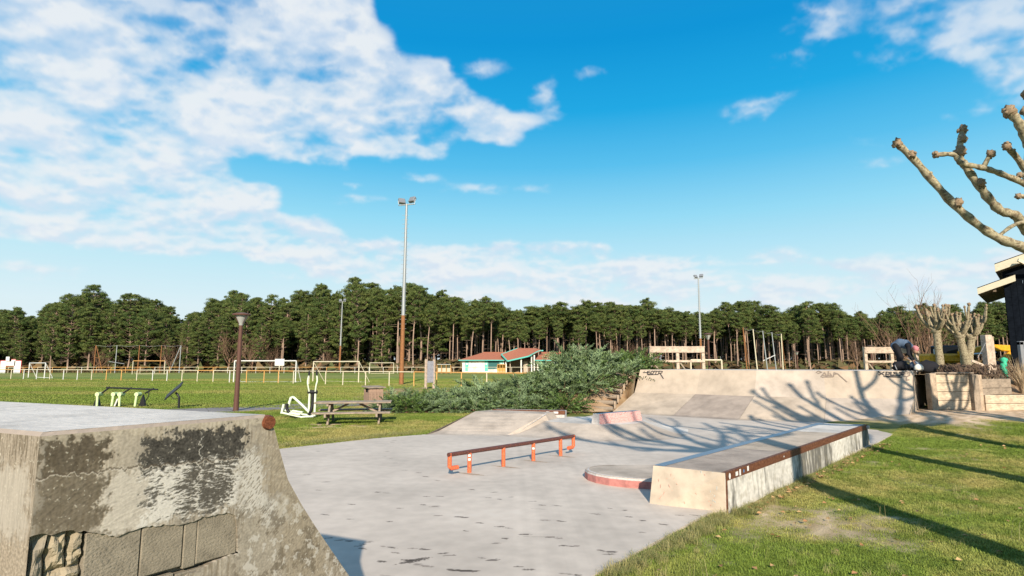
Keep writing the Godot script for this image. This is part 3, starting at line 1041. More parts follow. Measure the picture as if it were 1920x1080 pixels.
	s.map = uv
	var far := w * 6.5
	var top := Vector3(0, 1.425, 0)
	for k in 13:
		var e0 := a + w * 0.5 * k
		var e1 := a + w * 0.5 * (k + 1)
		s.map = func(p: Vector3) -> Vector2:
			var t := (p - e0).dot(w)
			return Vector2((-(t if k % 2 == 0 else 0.5 - t) - 0.012 - WALL_S0) / WALL_S, 1.0 - p.y / WALL_H)
		s.out_quad(e0, e0 + top, e1 + top, e1, a + u)
	part(o, "end_wall", s, M.wall_face)
	# the deck, with a worn lip
	s = Shape.new()
	var lip := 0.015
	var c := a + u * 0.985
	var d0 := a + u * lip - n * lip + Vector3(0, 1.44, 0)
	var d1 := c - n * lip + Vector3(0, 1.44, 0)
	s.quad(d0, d1, d1 + far, d0 + far)
	part(o, "deck", s, M.deck)
	s = Shape.new()
	for i in 40:
		var t0 := i / 40.0
		var t1 := (i + 1) / 40.0
		var w0 := 0.006 * ragged.get_noise_2d(t0 * 1.7, 2.0)
		var w1 := 0.006 * ragged.get_noise_2d(t1 * 1.7, 2.0)
		s.quad(a.lerp(c, t0) + top + Vector3(0, minf(w0, 0), 0), a.lerp(c, t1) + top + Vector3(0, minf(w1, 0), 0), d0.lerp(d1, t1) - n * absf(w1), d0.lerp(d1, t0) - n * absf(w0))
	s.quad(a + top, d0, d0 + far, a + far + top)
	part(o, "worn_lip", s, M.beige_dark)
	# the riding surface
	s = Shape.new()
	s.map = uv
	var rows := []
	for p in prof:
		var q: Vector3 = at.call(p[0], p[1])
		rows.append([q, q + far])
	strip(s, rows, a + u * 0.5 + far * 0.5)
	part(o, "ramp_face", s, M.deck)
	s = Shape.new()
	var p0: Vector3 = at.call(1.0, 1.398, 0.014)
	s.tube([p0, p0 - n * 0.012, p0 + far], [0.033, 0.039, 0.039], 20)
	part(o, "coping", s, M.coping, "rust brown steel coping pipe with its end showing")


func make_rail() -> void:
	var o := thing("grind_rail", "low orange flat rail on four posts with worn dark top", "grind rail")
	var a := Vector3(-0.985, 0.322, -9.3)
	var b := Vector3(1.215, 0.322, -11.72)
	var d := (b - a).normalized()
	var s := Shape.new()
	s.tube([a, a + d * 0.01, b - d * 0.01, b], [0.03, 0.034, 0.034, 0.03], 14)
	part(o, "rail_bar", s, M.worn_rail)
	var stick := 0
	for p in [[-0.679, -9.639], [-0.145, -10.226], [0.383, -10.805], [0.918, -11.391]]:
		s = Shape.new()
		s.tube([Vector3(p[0], -0.01, p[1]), Vector3(p[0], 0.31, p[1])], [0.034], 14)
		var post := part(o, "post", s, M.red_paint)
		if stick == 0 or stick == 2:
			for k in ([0.25, 0.19] if stick == 0 else [0.2]):
				s = Shape.new()
				for i in 3:
					var g0 := -0.6 + i * 0.4
					var q0 := Vector3(sin(g0), 0, cos(g0)) * 0.0365
					var q1 := Vector3(sin(g0 + 0.4), 0, cos(g0 + 0.4)) * 0.0365
					var base := Vector3(p[0], k, p[1])
					s.out_quad(base + q0, base + q1, base + q1 + Vector3(0, 0.035, 0), base + q0 + Vector3(0, 0.035, 0), base)
				part(post, "sticker", s, M.sticker)
		stick += 1
	for e in [[a, d], [b, -d]]:
		s = Shape.new()
		var top: Vector3 = e[0] + e[1] * 0.034 + Vector3(0, 0.02, 0)
		s.tube([top, top - Vector3(0, 0.2, 0), top - Vector3(0, 0.225, 0) + e[1] * 0.03, top - Vector3(0, 0.228, 0) + e[1] * 0.17], [0.034], 12)
		part(o, "end_hook", s, M.red_paint)


func make_kerb() -> void:
	var o := thing("curved_kerb_ledge", "low rounded concrete kerb with red painted side against the box", "skate ledge")
	var arc := [[2.46, -8.22], [2.1, -8.3], [1.9, -8.37], [1.6, -8.48], [1.38, -8.62], [1.22, -8.8], [1.13, -9.0], [1.11, -9.2], [1.16, -9.36], [1.3, -9.5], [1.6, -9.58], [3.62, -9.62]]
	var s := Shape.new()
	s.prism(arc + [[3.3, -9.0]], 0.0, 0.128)
	part(o, "top_slab", s, M.beige_mid)
	s = Shape.new()
	var t := Shape.new()
	for i in arc.size() - 2:
		var p := Vector3(arc[i][0], 0, arc[i][1])
		var q := Vector3(arc[i + 1][0], 0, arc[i + 1][1])
		var mid := Vector3(2.0, 0, -9.0)
		var po := p + (p - mid).normalized() * 0.006
		var qo := q + (q - mid).normalized() * 0.006
		s.out_quad(po, qo, qo + Vector3(0, 0.1, 0), po + Vector3(0, 0.1, 0), mid)
		var lift := Vector3(0, 0.133, 0)
		var pi := p.lerp(mid, 0.06) + lift
		var qi := q.lerp(mid, 0.06) + lift
		t.out_quad(po + Vector3(0, 0.1, 0), qo + Vector3(0, 0.1, 0), q + lift - Vector3(0, 0.01, 0), p + lift - Vector3(0, 0.01, 0), mid)
		t.out_quad(p + lift - Vector3(0, 0.01, 0), q + lift - Vector3(0, 0.01, 0), qi, pi, mid)
	part(o, "painted_side", s, M.red_kerb)
	part(o, "worn_edge", t, M.worn_white)


func make_box() -> void:
	var o := thing("grind_box", "long concrete grind box with rusty steel edge beside the lawn", "skate ledge")
	var bl := Vector3(1.68, 0, -7.51)
	var br := Vector3(2.49, 0, -7.1)
	var fr := Vector3(7.79, 0, -13.07)
	var fl := Vector3(6.9, 0, -13.45)
	var tl := Vector3(1.8, 0.43, -7.7)
	var tr := Vector3(2.52, 0.43, -7.17)
	var tfr := Vector3(7.6, 0.43, -12.84)
	var tfl := Vector3(6.72, 0.43, -13.18)
	var mid := (bl + fr) * 0.5
	var low := Vector3(0, -0.1, 0)
	var s := Shape.new()
	s.out_quad(bl + low, br + low, tr, tl, mid)
	part(o, "end_face", s, M.box_end, "pale sandy end face with faded scribbles")
	s = Shape.new()
	var run := (fr - br).normalized()
	s.map = func(q: Vector3) -> Vector2: return Vector2((q - br).dot(run) / 8.0, (0.43 - q.y) / 0.55)
	s.out_quad(br + low, fr + low, tfr, tr, mid)
	part(o, "side_face", s, M.weather, "whitish side face with dark run-off stains")
	s = Shape.new()
	s.out_quad(fr + low, fl + low, tfl, tfr, mid)
	s.out_quad(fl + low, bl + low, tl, tfl, mid)
	part(o, "back_faces", s, M.beige_mid)
	var cuts := [0.0, 0.3, 0.72, 1.0]
	for i in 3:
		s = Shape.new()
		s.out_quad(tl.lerp(tfl, cuts[i]), tr.lerp(tfr, cuts[i]), tr.lerp(tfr, cuts[i + 1] - 0.0008), tl.lerp(tfl, cuts[i + 1] - 0.0008), mid)
		part(o, "top_slab", s, [M.beige_dark, M.beige, M.deck][i])
	# steel angles on both long edges
	var d := (tfr - tr).normalized()
	var side := (tl - tr).normalized()
	var outw := Vector3(-d.z, 0, d.x)
	if outw.dot(tr - tl) < 0:
		outw = -outw
	var e := Vector3(0, 0.004, 0)
	s = Shape.new()
	var p := tr + e + outw * 0.006
	var q := tfr + e + outw * 0.006
	var drop := Vector3(0, -0.1, 0)
	s.out_quad(p, q, q + drop, p + drop, mid)
	s.out_quad(p, q, q + side * 0.05, p + side * 0.05, mid)
	s.out_quad(p + drop, q + drop, q + drop - outw * 0.006, p + drop - outw * 0.006, mid + Vector3(0, 3, 0))
	var edge := part(o, "rusty_edge", s, M.rust)
	for k in [[0.09, 0.02, 0.045, 0.06, 0], [0.3, 0.03, 0.08, 0.05, 0], [0.42, 0.015, 0.05, 0.075, 0], [0.55, 0.035, 0.035, 0.035, 1], [0.68, 0.01, 0.06, 0.06, 0], [2.1, 0.04, 0.035, 0.02, 0]]:
		s = Shape.new()
		var c: Vector3 = p + d * k[0] + outw * 0.003 + Vector3(0, -k[1], 0)
		if k[0] < 0.1:
			var ctr := c + d * 0.03 - Vector3(0, 0.035, 0)
			for i in 12:
				var a0 := TAU * i / 12
				var a1 := TAU * (i + 1) / 12
				s.out_tri(ctr, ctr + d * cos(a0) * 0.03 + Vector3(0, sin(a0) * 0.037, 0), ctr + d * cos(a1) * 0.03 + Vector3(0, sin(a1) * 0.037, 0), mid)
		else:
			s.out_quad(c, c + d * k[2], c + d * k[2] - Vector3(0, k[3], 0), c - Vector3(0, k[3], 0), mid)
		part(edge, "sticker", s, M.sticker if k[4] == 0 else M.sticker_blue)
	s = Shape.new()
	var b0 := br + low + Vector3(0, 0, 0) + outw * 0.006
	s.out_quad(p + drop, p + drop + d * 0.05, b0 + d * 0.05, b0, mid)
	s.out_quad(p + drop, b0, b0 + side * 0.03 + Vector3(0, 0, 0.004), p + drop + side * 0.03 + Vector3(0, 0, 0.004), mid)
	part(o, "corner_edge", s, M.rust)
	s = Shape.new()
	var l0 := tl + e
	var l1 := tfl + e
	s.out_quad(l0, l1, l1 - side * 0.14, l0 - side * 0.14, mid)
	s.out_quad(l0, l1, l1 - e + side * 0.004 + drop * 0.5, l0 - e + side * 0.004 + drop * 0.5, mid)
	part(o, "steel_edge", s, M.blue_steel)
	s = Shape.new()
	s.box(tfr + outw * 0.002 - Vector3(0, 0.05, 0) - d * 0.05, Vector3(0.1, 0.06, 0.1), 0.005, Basis(outw, Vector3.UP, -d))
	part(o, "edge_plate", s, M.worn_white)
	# faded crayon on the end face
	var f := Vector3(0.25, 0.42, 0.87).normalized() * 0.003
	s = Shape.new()
	for i in 26:
		var t := rr(0.08, 0.92)
		var h := rr(0.1, 0.85)
		var g0 := bl.lerp(br, t).lerp(tl.lerp(tr, t), h) + f
		ribbon(s, [g0, g0 + Vector3(rr(-0.03, 0.03), rr(-0.05, 0.05), 0) * Vector3(1, 1, 1)], 0.004, f.normalized())
	part(o, "scribble", s, surf(Color(0.55, 0.22, 0.16), 0.9)).set_meta("kind", "stuff")
	s = Shape.new()
	for i in 16:
		var t := rr(0.6, 0.92)
		var h := rr(0.2, 0.9)
		var g0 := bl.lerp(br, t).lerp(tl.lerp(tr, t), h) + f
		ribbon(s, [g0, g0 + Vector3(rr(-0.02, 0.02), rr(-0.05, 0.05), 0)], 0.006, f.normalized())
	part(o, "scribble", s, surf(Color(0.36, 0.45, 0.47), 0.9)).set_meta("kind", "stuff")


# a flat stroke of paint along points that lie on a surface with normal n
func ribbon(s: Shape, p: Array, w: float, n: Vector3) -> void:
	for i in p.size() - 1:
		var t: Vector3 = (p[i + 1] - p[i]).normalized()
		var x := t.cross(n).normalized() * w * 0.5
		s.out_quad(p[i] - x - t * w * 0.3, p[i] + x - t * w * 0.3, p[i + 1] + x + t * w * 0.3, p[i + 1] - x + t * w * 0.3, p[i] - n)


func make_funbox() -> void:
	var o := thing("funbox", "beige concrete bank and low curved hip beside the juniper bank", "skate ramp")
	var s := Shape.new()
	# tall bank
	var b0 := Vector3(-2.12, 0.002, -14.72)
	var b1 := Vector3(-0.15, 0.002, -14.5)
	var t0 := Vector3(-1.02, 0.42, -16.6)
	var t1 := Vector3(0.87, 0.42, -15.72)
	var rows := []
	for k in 9:
		var t := k / 8.0
		var y := 0.42 * (t * t * 0.9 if t < 0.3 else t * 1.187 - 0.187)
		if t < 0.3:
			y = 0.42 * t * t * 1.88
		rows.append([Vector3(lerpf(b0.x, t0.x, t), y, lerpf(b0.z, t0.z, t)), Vector3(lerpf(b1.x, t1.x, t), y, lerpf(b1.z, t1.z, t))])
	strip(s, rows, Vector3(-0.6, -3, -15.5))
	part(o, "bank_face", s, M.beige_mid)
	s = Shape.new()
	var k0 := Vector3(-0.6, 0.42, -17.1)
	var k1 := Vector3(1.15, 0.42, -16.35)
	s.out_quad(t0, t1, k1, k0, Vector3(0, -3, -16))
	s.out_quad(t1, k1, Vector3(1.35, 0, -16.4), Vector3(1.1, 0, -15.6), Vector3(0, 0, -16))
	s.out_tri(t1, Vector3(1.1, 0, -15.6), b1, Vector3(-1, 0, -16))
	s.out_quad(t0, k0, Vector3(-0.9, 0, -17.2), Vector3(-1.3, 0, -16.7), Vector3(0, 0, -16))
	s.out_tri(t0, Vector3(-1.3, 0, -16.7), b0, Vector3(0, 0, -16))
	part(o, "bank_sides", s, M.beige_mid)
	s = Shape.new()
	var cop := [b1 + Vector3(0.03, 0.01, 0)]
	for k in 8:
		cop.append(rows[k + 1][1] + Vector3(0.02, 0.004, 0.0))
	for k in cop.size() - 1:
		ribbon(s, [cop[k], cop[k + 1]], 0.05, Vector3(-0.1, 0.95, 0.3).normalized())
	part(o, "mortar_seam", s, M.worn_white)
	# low hip: rings from the floor up to its deck
	var base := [Vector2(-0.2, -14.52), Vector2(0.4, -14.2), Vector2(1.2, -13.75), Vector2(2.1, -13.5), Vector2(3.0, -13.55), Vector2(3.7, -13.9), Vector2(4.3, -14.7), Vector2(4.7, -16.0), Vector2(4.3, -17.6), Vector2(2.8, -18.9), Vector2(1.2, -18.2), Vector2(0.6, -16.6)]
	var deck := [Vector2(0.62, -15.75), Vector2(0.95, -15.45), Vector2(1.5, -15.0), Vector2(2.15, -14.62), Vector2(2.7, -14.7), Vector2(3.1, -14.95), Vector2(3.4, -15.4), Vector2(3.5, -15.9), Vector2(3.3, -16.4), Vector2(2.5, -16.9), Vector2(1.5, -16.8), Vector2(0.8, -16.3)]
	rows = []
	for k in 7:
		var t := k / 6.0
		var y := 0.25 * (t * t * (1.7 - 0.7 * t)) + 0.002
		var ring := []
		for i in base.size() + 1:
			var q: Vector2 = base[i % base.size()].lerp(deck[i % base.size()], t)
			ring.append(Vector3(q.x, y, q.y))
		rows.append(ring)
	s = Shape.new()
	var back := Shape.new()
	for k in 6:
		for i in base.size():
			var into: Shape = s if i < 6 or i == 11 else back
			into.out_quad(rows[k][i], rows[k][i + 1], rows[k + 1][i + 1], rows[k + 1][i], Vector3(2, -4, -15.5))
	part(o, "hip_face", s, M.beige_mid)
	var top := []
	for q in deck:
		top.append(q)
	var flat := PackedVector2Array(top)
	var ix := Geometry2D.triangulate_polygon(flat)
	for i in range(0, ix.size(), 3):
		var q := []
		for k in 3:
			q.append(Vector3(flat[ix[i + k]].x, 0.252, flat[ix[i + k]].y))
		back.out_tri(q[0], q[1], q[2], q[0] - Vector3.UP)
	part(o, "hip_deck", back, M.deck)

	o = thing("red_ledge", "small slanted ledge with flaking pink and white paint on the hip", "skate ledge")
	s = Shape.new()
	var p0 := Vector3(2.14, 0.25, -14.66)
	var p1 := Vector3(3.45, 0.25, -15.75)
	var d := (p1 - p0).normalized()
	var w := Vector3(-d.z, 0, d.x)
	if w.z > 0:
		w = -w
	var low := Vector3(0, -0.12, 0)
	var h0 := Vector3(0, 0.25, 0)
	var c := (p0 + p1) * 0.5 + w * 0.14 + Vector3(0, 0.1, 0)
	var a0 := p0 + low
	var a1 := p1 + low
	var q0 := p0 + d * 0.05 + w * 0.05 + h0
	var q1 := p1 - d * 0.06 + w * 0.05 + h0
	s.out_quad(a0, a1, q1, q0, c)
	s.out_quad(a0 + w * 0.3, a1 + w * 0.3, q1 + w * 0.2, q0 + w * 0.2, c)
	s.out_quad(a1, a1 + w * 0.3, q1 + w * 0.2, q1, c)
	part(o, "painted_body", s, M.pink)
	s = Shape.new()
	s.out_quad(a0, a0 + w * 0.3, q0 + w * 0.2, q0, c)
	part(o, "end_face", s, M.worn_white, "chalky white and pink end face")
	s = Shape.new()
	s.out_quad(q0, q1, q1 + w * 0.2, q0 + w * 0.2, c)
	part(o, "top_face", s, M.blue_steel)

	o = thing("low_ledge", "low concrete ledge with dark rusty steel edge below the junipers", "skate ledge")
	s = Shape.new()
	var l0 := Vector3(-0.5, 0.0, -17.25)
	var l1 := Vector3(1.5, 0.0, -16.75)
	s.beam(l0 + Vector3(0, 0.2, 0), l1 + Vector3(0, 0.2, 0), 0.4, 0.45, 0.01)
	part(o, "body", s, M.worn_white)
	d = (l1 - l0).normalized()
	w = Vector3(-d.z, 0, d.x)
	if w.z < 0:
		w = -w
	s = Shape.new()
	s.beam(l0 + w * 0.16 + Vector3(0, 0.385, 0) - d * 0.01, l1 + w * 0.16 + Vector3(0, 0.385, 0) + d * 0.01, 0.11, 0.11, 0.008)
	var edge := part(o, "rusty_edge", s, M.rust)
	for k in [[1.55, 0.09], [1.75, 0.14]]:
		s = Shape.new()
		var q: Vector3 = l0 + d * k[0] + w * 0.219 + Vector3(0, 0.36, 0)
		s.out_quad(q, q + d * k[1], q + d * k[1] + Vector3(0, 0.05, 0), q + Vector3(0, 0.05, 0), l0)
		part(edge, "sticker", s, M.sticker)


func make_bank() -> void:
	var o := thing("bank_ramp", "wide beige concrete bank with raised deck and spray paint tags", "skate ramp")
	var base := [Vector3(3.62, 0.004, -21.55), Vector3(5.32, 0.004, -20.04), Vector3(7.0, 0.004, -18.6), Vector3(9.3, 0.004, -17.85), Vector3(11.33, 0.004, -17.2)]
	var knee := [Vector3(4.68, 0.65, -22.73), Vector3(6.62, 0.65, -21.48), Vector3(8.15, 0.65, -20.05), Vector3(10.1, 0.65, -19.15), Vector3(12.45, 0.65, -18.46)]
	var top := [Vector3(5.05, 1.51, -23.32), Vector3(7.0, 1.51, -22.05), Vector3(8.52, 1.51, -20.66), Vector3(10.4, 1.51, -19.8), Vector3(12.86, 1.51, -18.98)]
	var tone := [M.beige, M.beige_dark, M.beige, M.beige_mid]
	var under := Vector3(9, -8, -24)
	for i in 4:
		var s := Shape.new()
		var j: Vector3 = (base[i + 1] - base[i]).normalized() * (0.006 if i < 3 else 0.0)
		strip(s, [[base[i], base[i + 1] - j], [base[i].lerp(knee[i], 0.12) - Vector3(0, 0.05, 0), base[i + 1].lerp(knee[i + 1], 0.12) - Vector3(0, 0.05, 0) - j], [knee[i], knee[i + 1] - j]], under)
		part(o, "lower_slab", s, tone[i])
	for i in 4:
		var s := Shape.new()
		var rows := []
		for k in 6:
			var t := k / 5.0
			var g := sin(t * PI * 0.5)
			var a: Vector3 = knee[i].lerp(top[i], g * 0.45 + t * 0.55)
			var b: Vector3 = knee[i + 1].lerp(top[i + 1], g * 0.45 + t * 0.55)
			a.y = lerpf(0.65, 1.51, t)
			b.y = a.y
			rows.append([a, b])
		strip(s, rows, under)
		part(o, "upper_slab", s, [M.beige, M.beige, M.beige_mid, M.beige][i])
	# deck on top
	var s := Shape.new()
	var back := Vector3(2.6, 0, -3.2)
	for i in 4:
		s.out_quad(top[i], top[i + 1], top[i + 1] + back, top[i] + back, under)
		s.out_quad(top[i] + back, top[i + 1] + back, top[i + 1] + back - Vector3(0, 0.2, 0), top[i] + back - Vector3(0, 0.2, 0), top[2])
	s.out_quad(top[4], top[4] + back, top[4] + back - Vector3(0, 0.2, 0), top[4] - Vector3(0, 0.2, 0), top[2])
	part(o, "deck", s, M.deck)
	# closed ends
	for i in [0, 4]:
		s = Shape.new()
		var f: Vector3 = top[i] * Vector3(1, 0, 1)
		var c: Vector3 = top[2]
		s.out_tri(base[i], knee[i], knee[i] * Vector3(1, 0, 1), c)
		s.out_quad(knee[i], top[i], f, knee[i] * Vector3(1, 0, 1), c)
		s.out_quad(top[i], f, f + back, top[i] + back, c)
		part(o, "end_wall", s, M.beige)
	# tags sprayed on the upper slabs: strokes in a box of the given width, laid on the slope
	var tags := [
		[0, 0.06, 0.97, 0.85, 0.3, M.spray, [[[0.0, 0.55], [0.2, 0.58]], [[0.32, 0.85], [0.2, 0.8], [0.2, 0.6], [0.3, 0.55], [0.2, 0.5], [0.22, 0.25], [0.34, 0.3]], [[0.4, 0.8], [0.36, 0.4], [0.46, 0.3], [0.52, 0.7], [0.42, 0.85]], [[0.52, 0.85], [0.72, 0.8]], [[0.62, 0.82], [0.6, 0.25]], [[0.72, 0.2], [0.76, 0.85], [0.9, 0.8], [0.88, 0.5], [0.76, 0.45]], [[0.8, 0.45], [1.0, -0.5]], [[0.25, 0.15], [0.7, 0.22]]]],
		[2, 0.9, 0.98, 0.8, 0.32, M.spray_faint, [[[0.0, 0.75], [0.08, 1.0], [0.2, 0.8], [0.05, 0.6]], [[0.15, 0.1], [0.3, 0.75], [0.38, 0.2], [0.2, 0.35]], [[0.45, 0.9], [0.42, 0.3], [0.56, 0.3], [0.5, 0.6]], [[0.62, 0.2], [0.66, 0.75], [0.78, 0.6], [0.64, 0.45]], [[0.78, 0.6], [1.1, -0.6]], [[0.2, 0.05], [0.6, 0.12]]]],
		[3, 0.62, 0.98, 0.75, 0.3, M.spray, [[[0.0, 0.9], [0.2, 0.4]], [[0.02, 0.4], [0.22, 0.85]], [[0.28, 0.4], [0.3, 0.85], [0.42, 0.8], [0.4, 0.5], [0.28, 0.55]], [[0.48, 0.85], [0.46, 0.4], [0.58, 0.4]], [[0.7, 0.85], [0.58, 0.8], [0.6, 0.62], [0.7, 0.6]], [[0.95, 0.85], [0.8, 0.8], [0.82, 0.65], [0.95, 0.55], [0.8, 0.4]], [[0.2, 0.2], [0.8, 0.3]], [[0.3, 0.1], [0.85, 0.05]]]],
		[3, 0.88, 0.97, 0.22, 0.4, M.spray_faint, [[[0.5, 1.0], [0.1, 0.8], [0.1, 0.5], [0.5, 0.4], [0.9, 0.55], [0.9, 0.85], [0.5, 1.0]], [[0.3, 0.75], [0.32, 0.7]], [[0.65, 0.75], [0.67, 0.7]], [[0.5, 0.35], [0.5, 0.0], [0.8, 0.05]]]],
	]
	for g in tags:
		var i: int = g[0]
		var a: Vector3 = knee[i].lerp(top[i], 0.7)
		var along: Vector3 = (top[i + 1] - top[i]).normalized()
		var slope: Vector3 = (top[i] - a).normalized()
		var n := along.cross(slope).normalized()
		if n.y < 0:
			n = -n
		s = Shape.new()
		for stroke in g[6]:
			var pts := []
			for q in stroke:
				var hy: float = clampf(g[2] - (1.0 - q[1]) * g[4] * 0.8, 0.0, 1.0)
				var y: float = lerpf(0.65, 1.51, hy)
				var t: float = hy
				var gg := sin(t * PI * 0.5)
				var f: float = gg * 0.45 + t * 0.55
				var x: float = g[1] + q[0] * g[3] / (top[i + 1] - top[i]).length()
				var left: Vector3 = knee[i].lerp(top[i], f)
				var right: Vector3 = knee[mini(i + 1, 4)].lerp(top[mini(i + 1, 4)], f)
				var p := left.lerp(right, x)
				if x > 1.0 and i < 3:
					p = right.lerp(knee[i + 2].lerp(top[i + 2], f), (x - 1.0) * (top[i + 1] - top[i]).length() / (top[i + 2] - top[i + 1]).length())
				p.y = y
				pts.append(p + n * 0.012)
			ribbon(s, pts, 0.038, n)
		part(o, "graffiti", s, g[5])


func plank(o: Node, called: String, a: Vector3, b: Vector3, w: float, h: float, m: Material, bevel := 0.008) -> MeshInstance3D:
	# built along its own z, so that the grain follows the board
	var len := (b - a).length()
	var s := Shape.new()
	s.box(Vector3.ZERO, Vector3(w, h, len), bevel)
	var p := part(o, called, s, m)
	var z := (b - a) / len
	var up := Vector3.UP if absf(z.y) < 0.95 else Vector3.RIGHT
	var x := up.cross(z).normalized()
	p.transform = Transform3D(Basis(x, z.cross(x), z), (a + b) * 0.5)
	return p


func make_timber_walls() -> void:
	var o := thing("timber_retaining_wall", "tall retaining wall of pale sleepers between square posts beside the ramp", "retaining wall")
	plank(o, "post", Vector3(13.38, 0.1, -18.95), Vector3(13.38, 1.43, -18.95), 0.2, 0.2, M.wood)
	plank(o, "post", Vector3(14.72, 0.1, -18.95), Vector3(14.72, 1.4, -18.95), 0.22, 0.2, M.wood_grey)
	plank(o, "post", Vector3(14.92, 0.1, -19.0), Vector3(14.92, 1.38, -19.0), 0.12, 0.16, M.wood)
	for k in 5:
		plank(o, "sleeper", Vector3(13.3, 0.16 + k * 0.275, -19.06 + rr(-0.01, 0.01)), Vector3(14.8, 0.16 + k * 0.275, -19.06), 0.12, 0.265, M.wood_pale)
	plank(o, "capping", Vector3(13.5, 1.44, -19.02), Vector3(14.75, 1.44, -19.02), 0.2, 0.04, M.wood_grey)
	for k in 3:
		plank(o, "sleeper", Vector3(15.0, 0.5 + k * 0.3, -19.16), Vector3(16.4, 0.5 + k * 0.3, -19.6), 0.12, 0.29, M.wood_grey)

	o = thing("low_timber_wall", "low retaining wall of two sandy sleepers below the dry grasses", "retaining wall")
	for k in 2:
		plank(o, "sleeper", Vector3(15.0, 0.35 + k * 0.27, -18.95), Vector3(16.35, 0.35 + k * 0.27, -19.0), 0.12, 0.26, M.wood_pale)
		plank(o, "sleeper", Vector3(16.6, 0.33 + k * 0.25, -18.98), Vector3(20.5, 0.31 + k * 0.24, -19.1), 0.12, 0.24, M.wood_pale)
	plank(o, "post", Vector3(16.4, 0.1, -18.92), Vector3(16.4, 0.78, -18.92), 0.12, 0.14, M.wood_grey)
	plank(o, "post", Vector3(16.56, 0.1, -18.92), Vector3(16.56, 0.8, -18.92), 0.16, 0.16, M.wood)

	o = thing("log_steps", "flight of half-buried log steps climbing between junipers and ramp", "steps")
	for k in 7:
		var t := k / 6.0
		var y := 0.1 + t * 1.2
		var c := Vector3(3.25 + t * 1.1, y, -21.95 - t * 2.1)
		var s := Shape.new()
		var ax := Vector3(0.42, 0, 0.22)
		s.tube([c - ax, c - ax * 0.97, c + ax * 0.97, c + ax], [0.07, 0.085, 0.085, 0.07], 10)
		part(o, "log", s, M.wood_grey)
		if k > 0:
			s = Shape.new()
			s.tube([c + ax * 0.8 + Vector3(0.02, -0.2, 0.1), c + ax * 0.8 + Vector3(0.02, 0.06, 0.1)], [0.04], 8)
			part(o, "stake", s, M.wood)


func make_handrails() -> void:
	var proto := thing("wooden_barrier", "weathered grey wooden barrier on the ramp deck behind the junipers", "barrier", Vector3(7.45, 1.5, -26.6), 0.0, "wooden barriers on the deck")
	for x in [-1.2, 0.0, 1.15]:
		plank(proto, "post", Vector3(x, -0.15, 0), Vector3(x, 0.98, 0), 0.14, 0.14, M.wood_rail)
	plank(proto, "top_rail", Vector3(-1.25, 0.86, 0.09), Vector3(1.2, 0.86, 0.09), 0.05, 0.24, M.wood_rail)
	plank(proto, "handrail", Vector3(-1.27, 1.0, 0.02), Vector3(1.22, 1.0, 0.02), 0.2, 0.05, M.wood_rail)
	plank(proto, "lower_rail", Vector3(-1.25, 0.36, 0.09), Vector3(1.2, 0.36, 0.09), 0.05, 0.1, M.wood_rail)
	for x in [-1.1, 0.1]:
		plank(proto, "brace", Vector3(x, 0.3, 0.02), Vector3(x + 0.25, -0.05, 0.02), 0.06, 0.06, M.wood_grey)
	var c := copy_of(proto, "weathered grey wooden barrier behind the bending person")
	c.position = Vector3(17.35, 1.48, -27.0)


# ---------- vegetation ----------
func tuft(s: Shape, at: Vector3, outward: Vector3, size: float, wide := 0.5) -> void:
	# one spray of needles: a small leaf-shaped face, roughly facing outward
	var n := (outward + Vector3(rr(-1, 1), rr(-0.5, 1.1), rr(-1, 1)) * 0.75).normalized()
	var t := n.cross(Vector3(rr(-1, 1), rr(-0.35, 0.35), rr(-1, 1))).normalized()
	if t.y < 0.0:
		t = -t
	var b := n.cross(t)
	s.out_tri(at + t * size * 1.2, at - t * size * 0.7 + b * size * wide, at - t * size * 0.7 - b * size * wide, at - n)


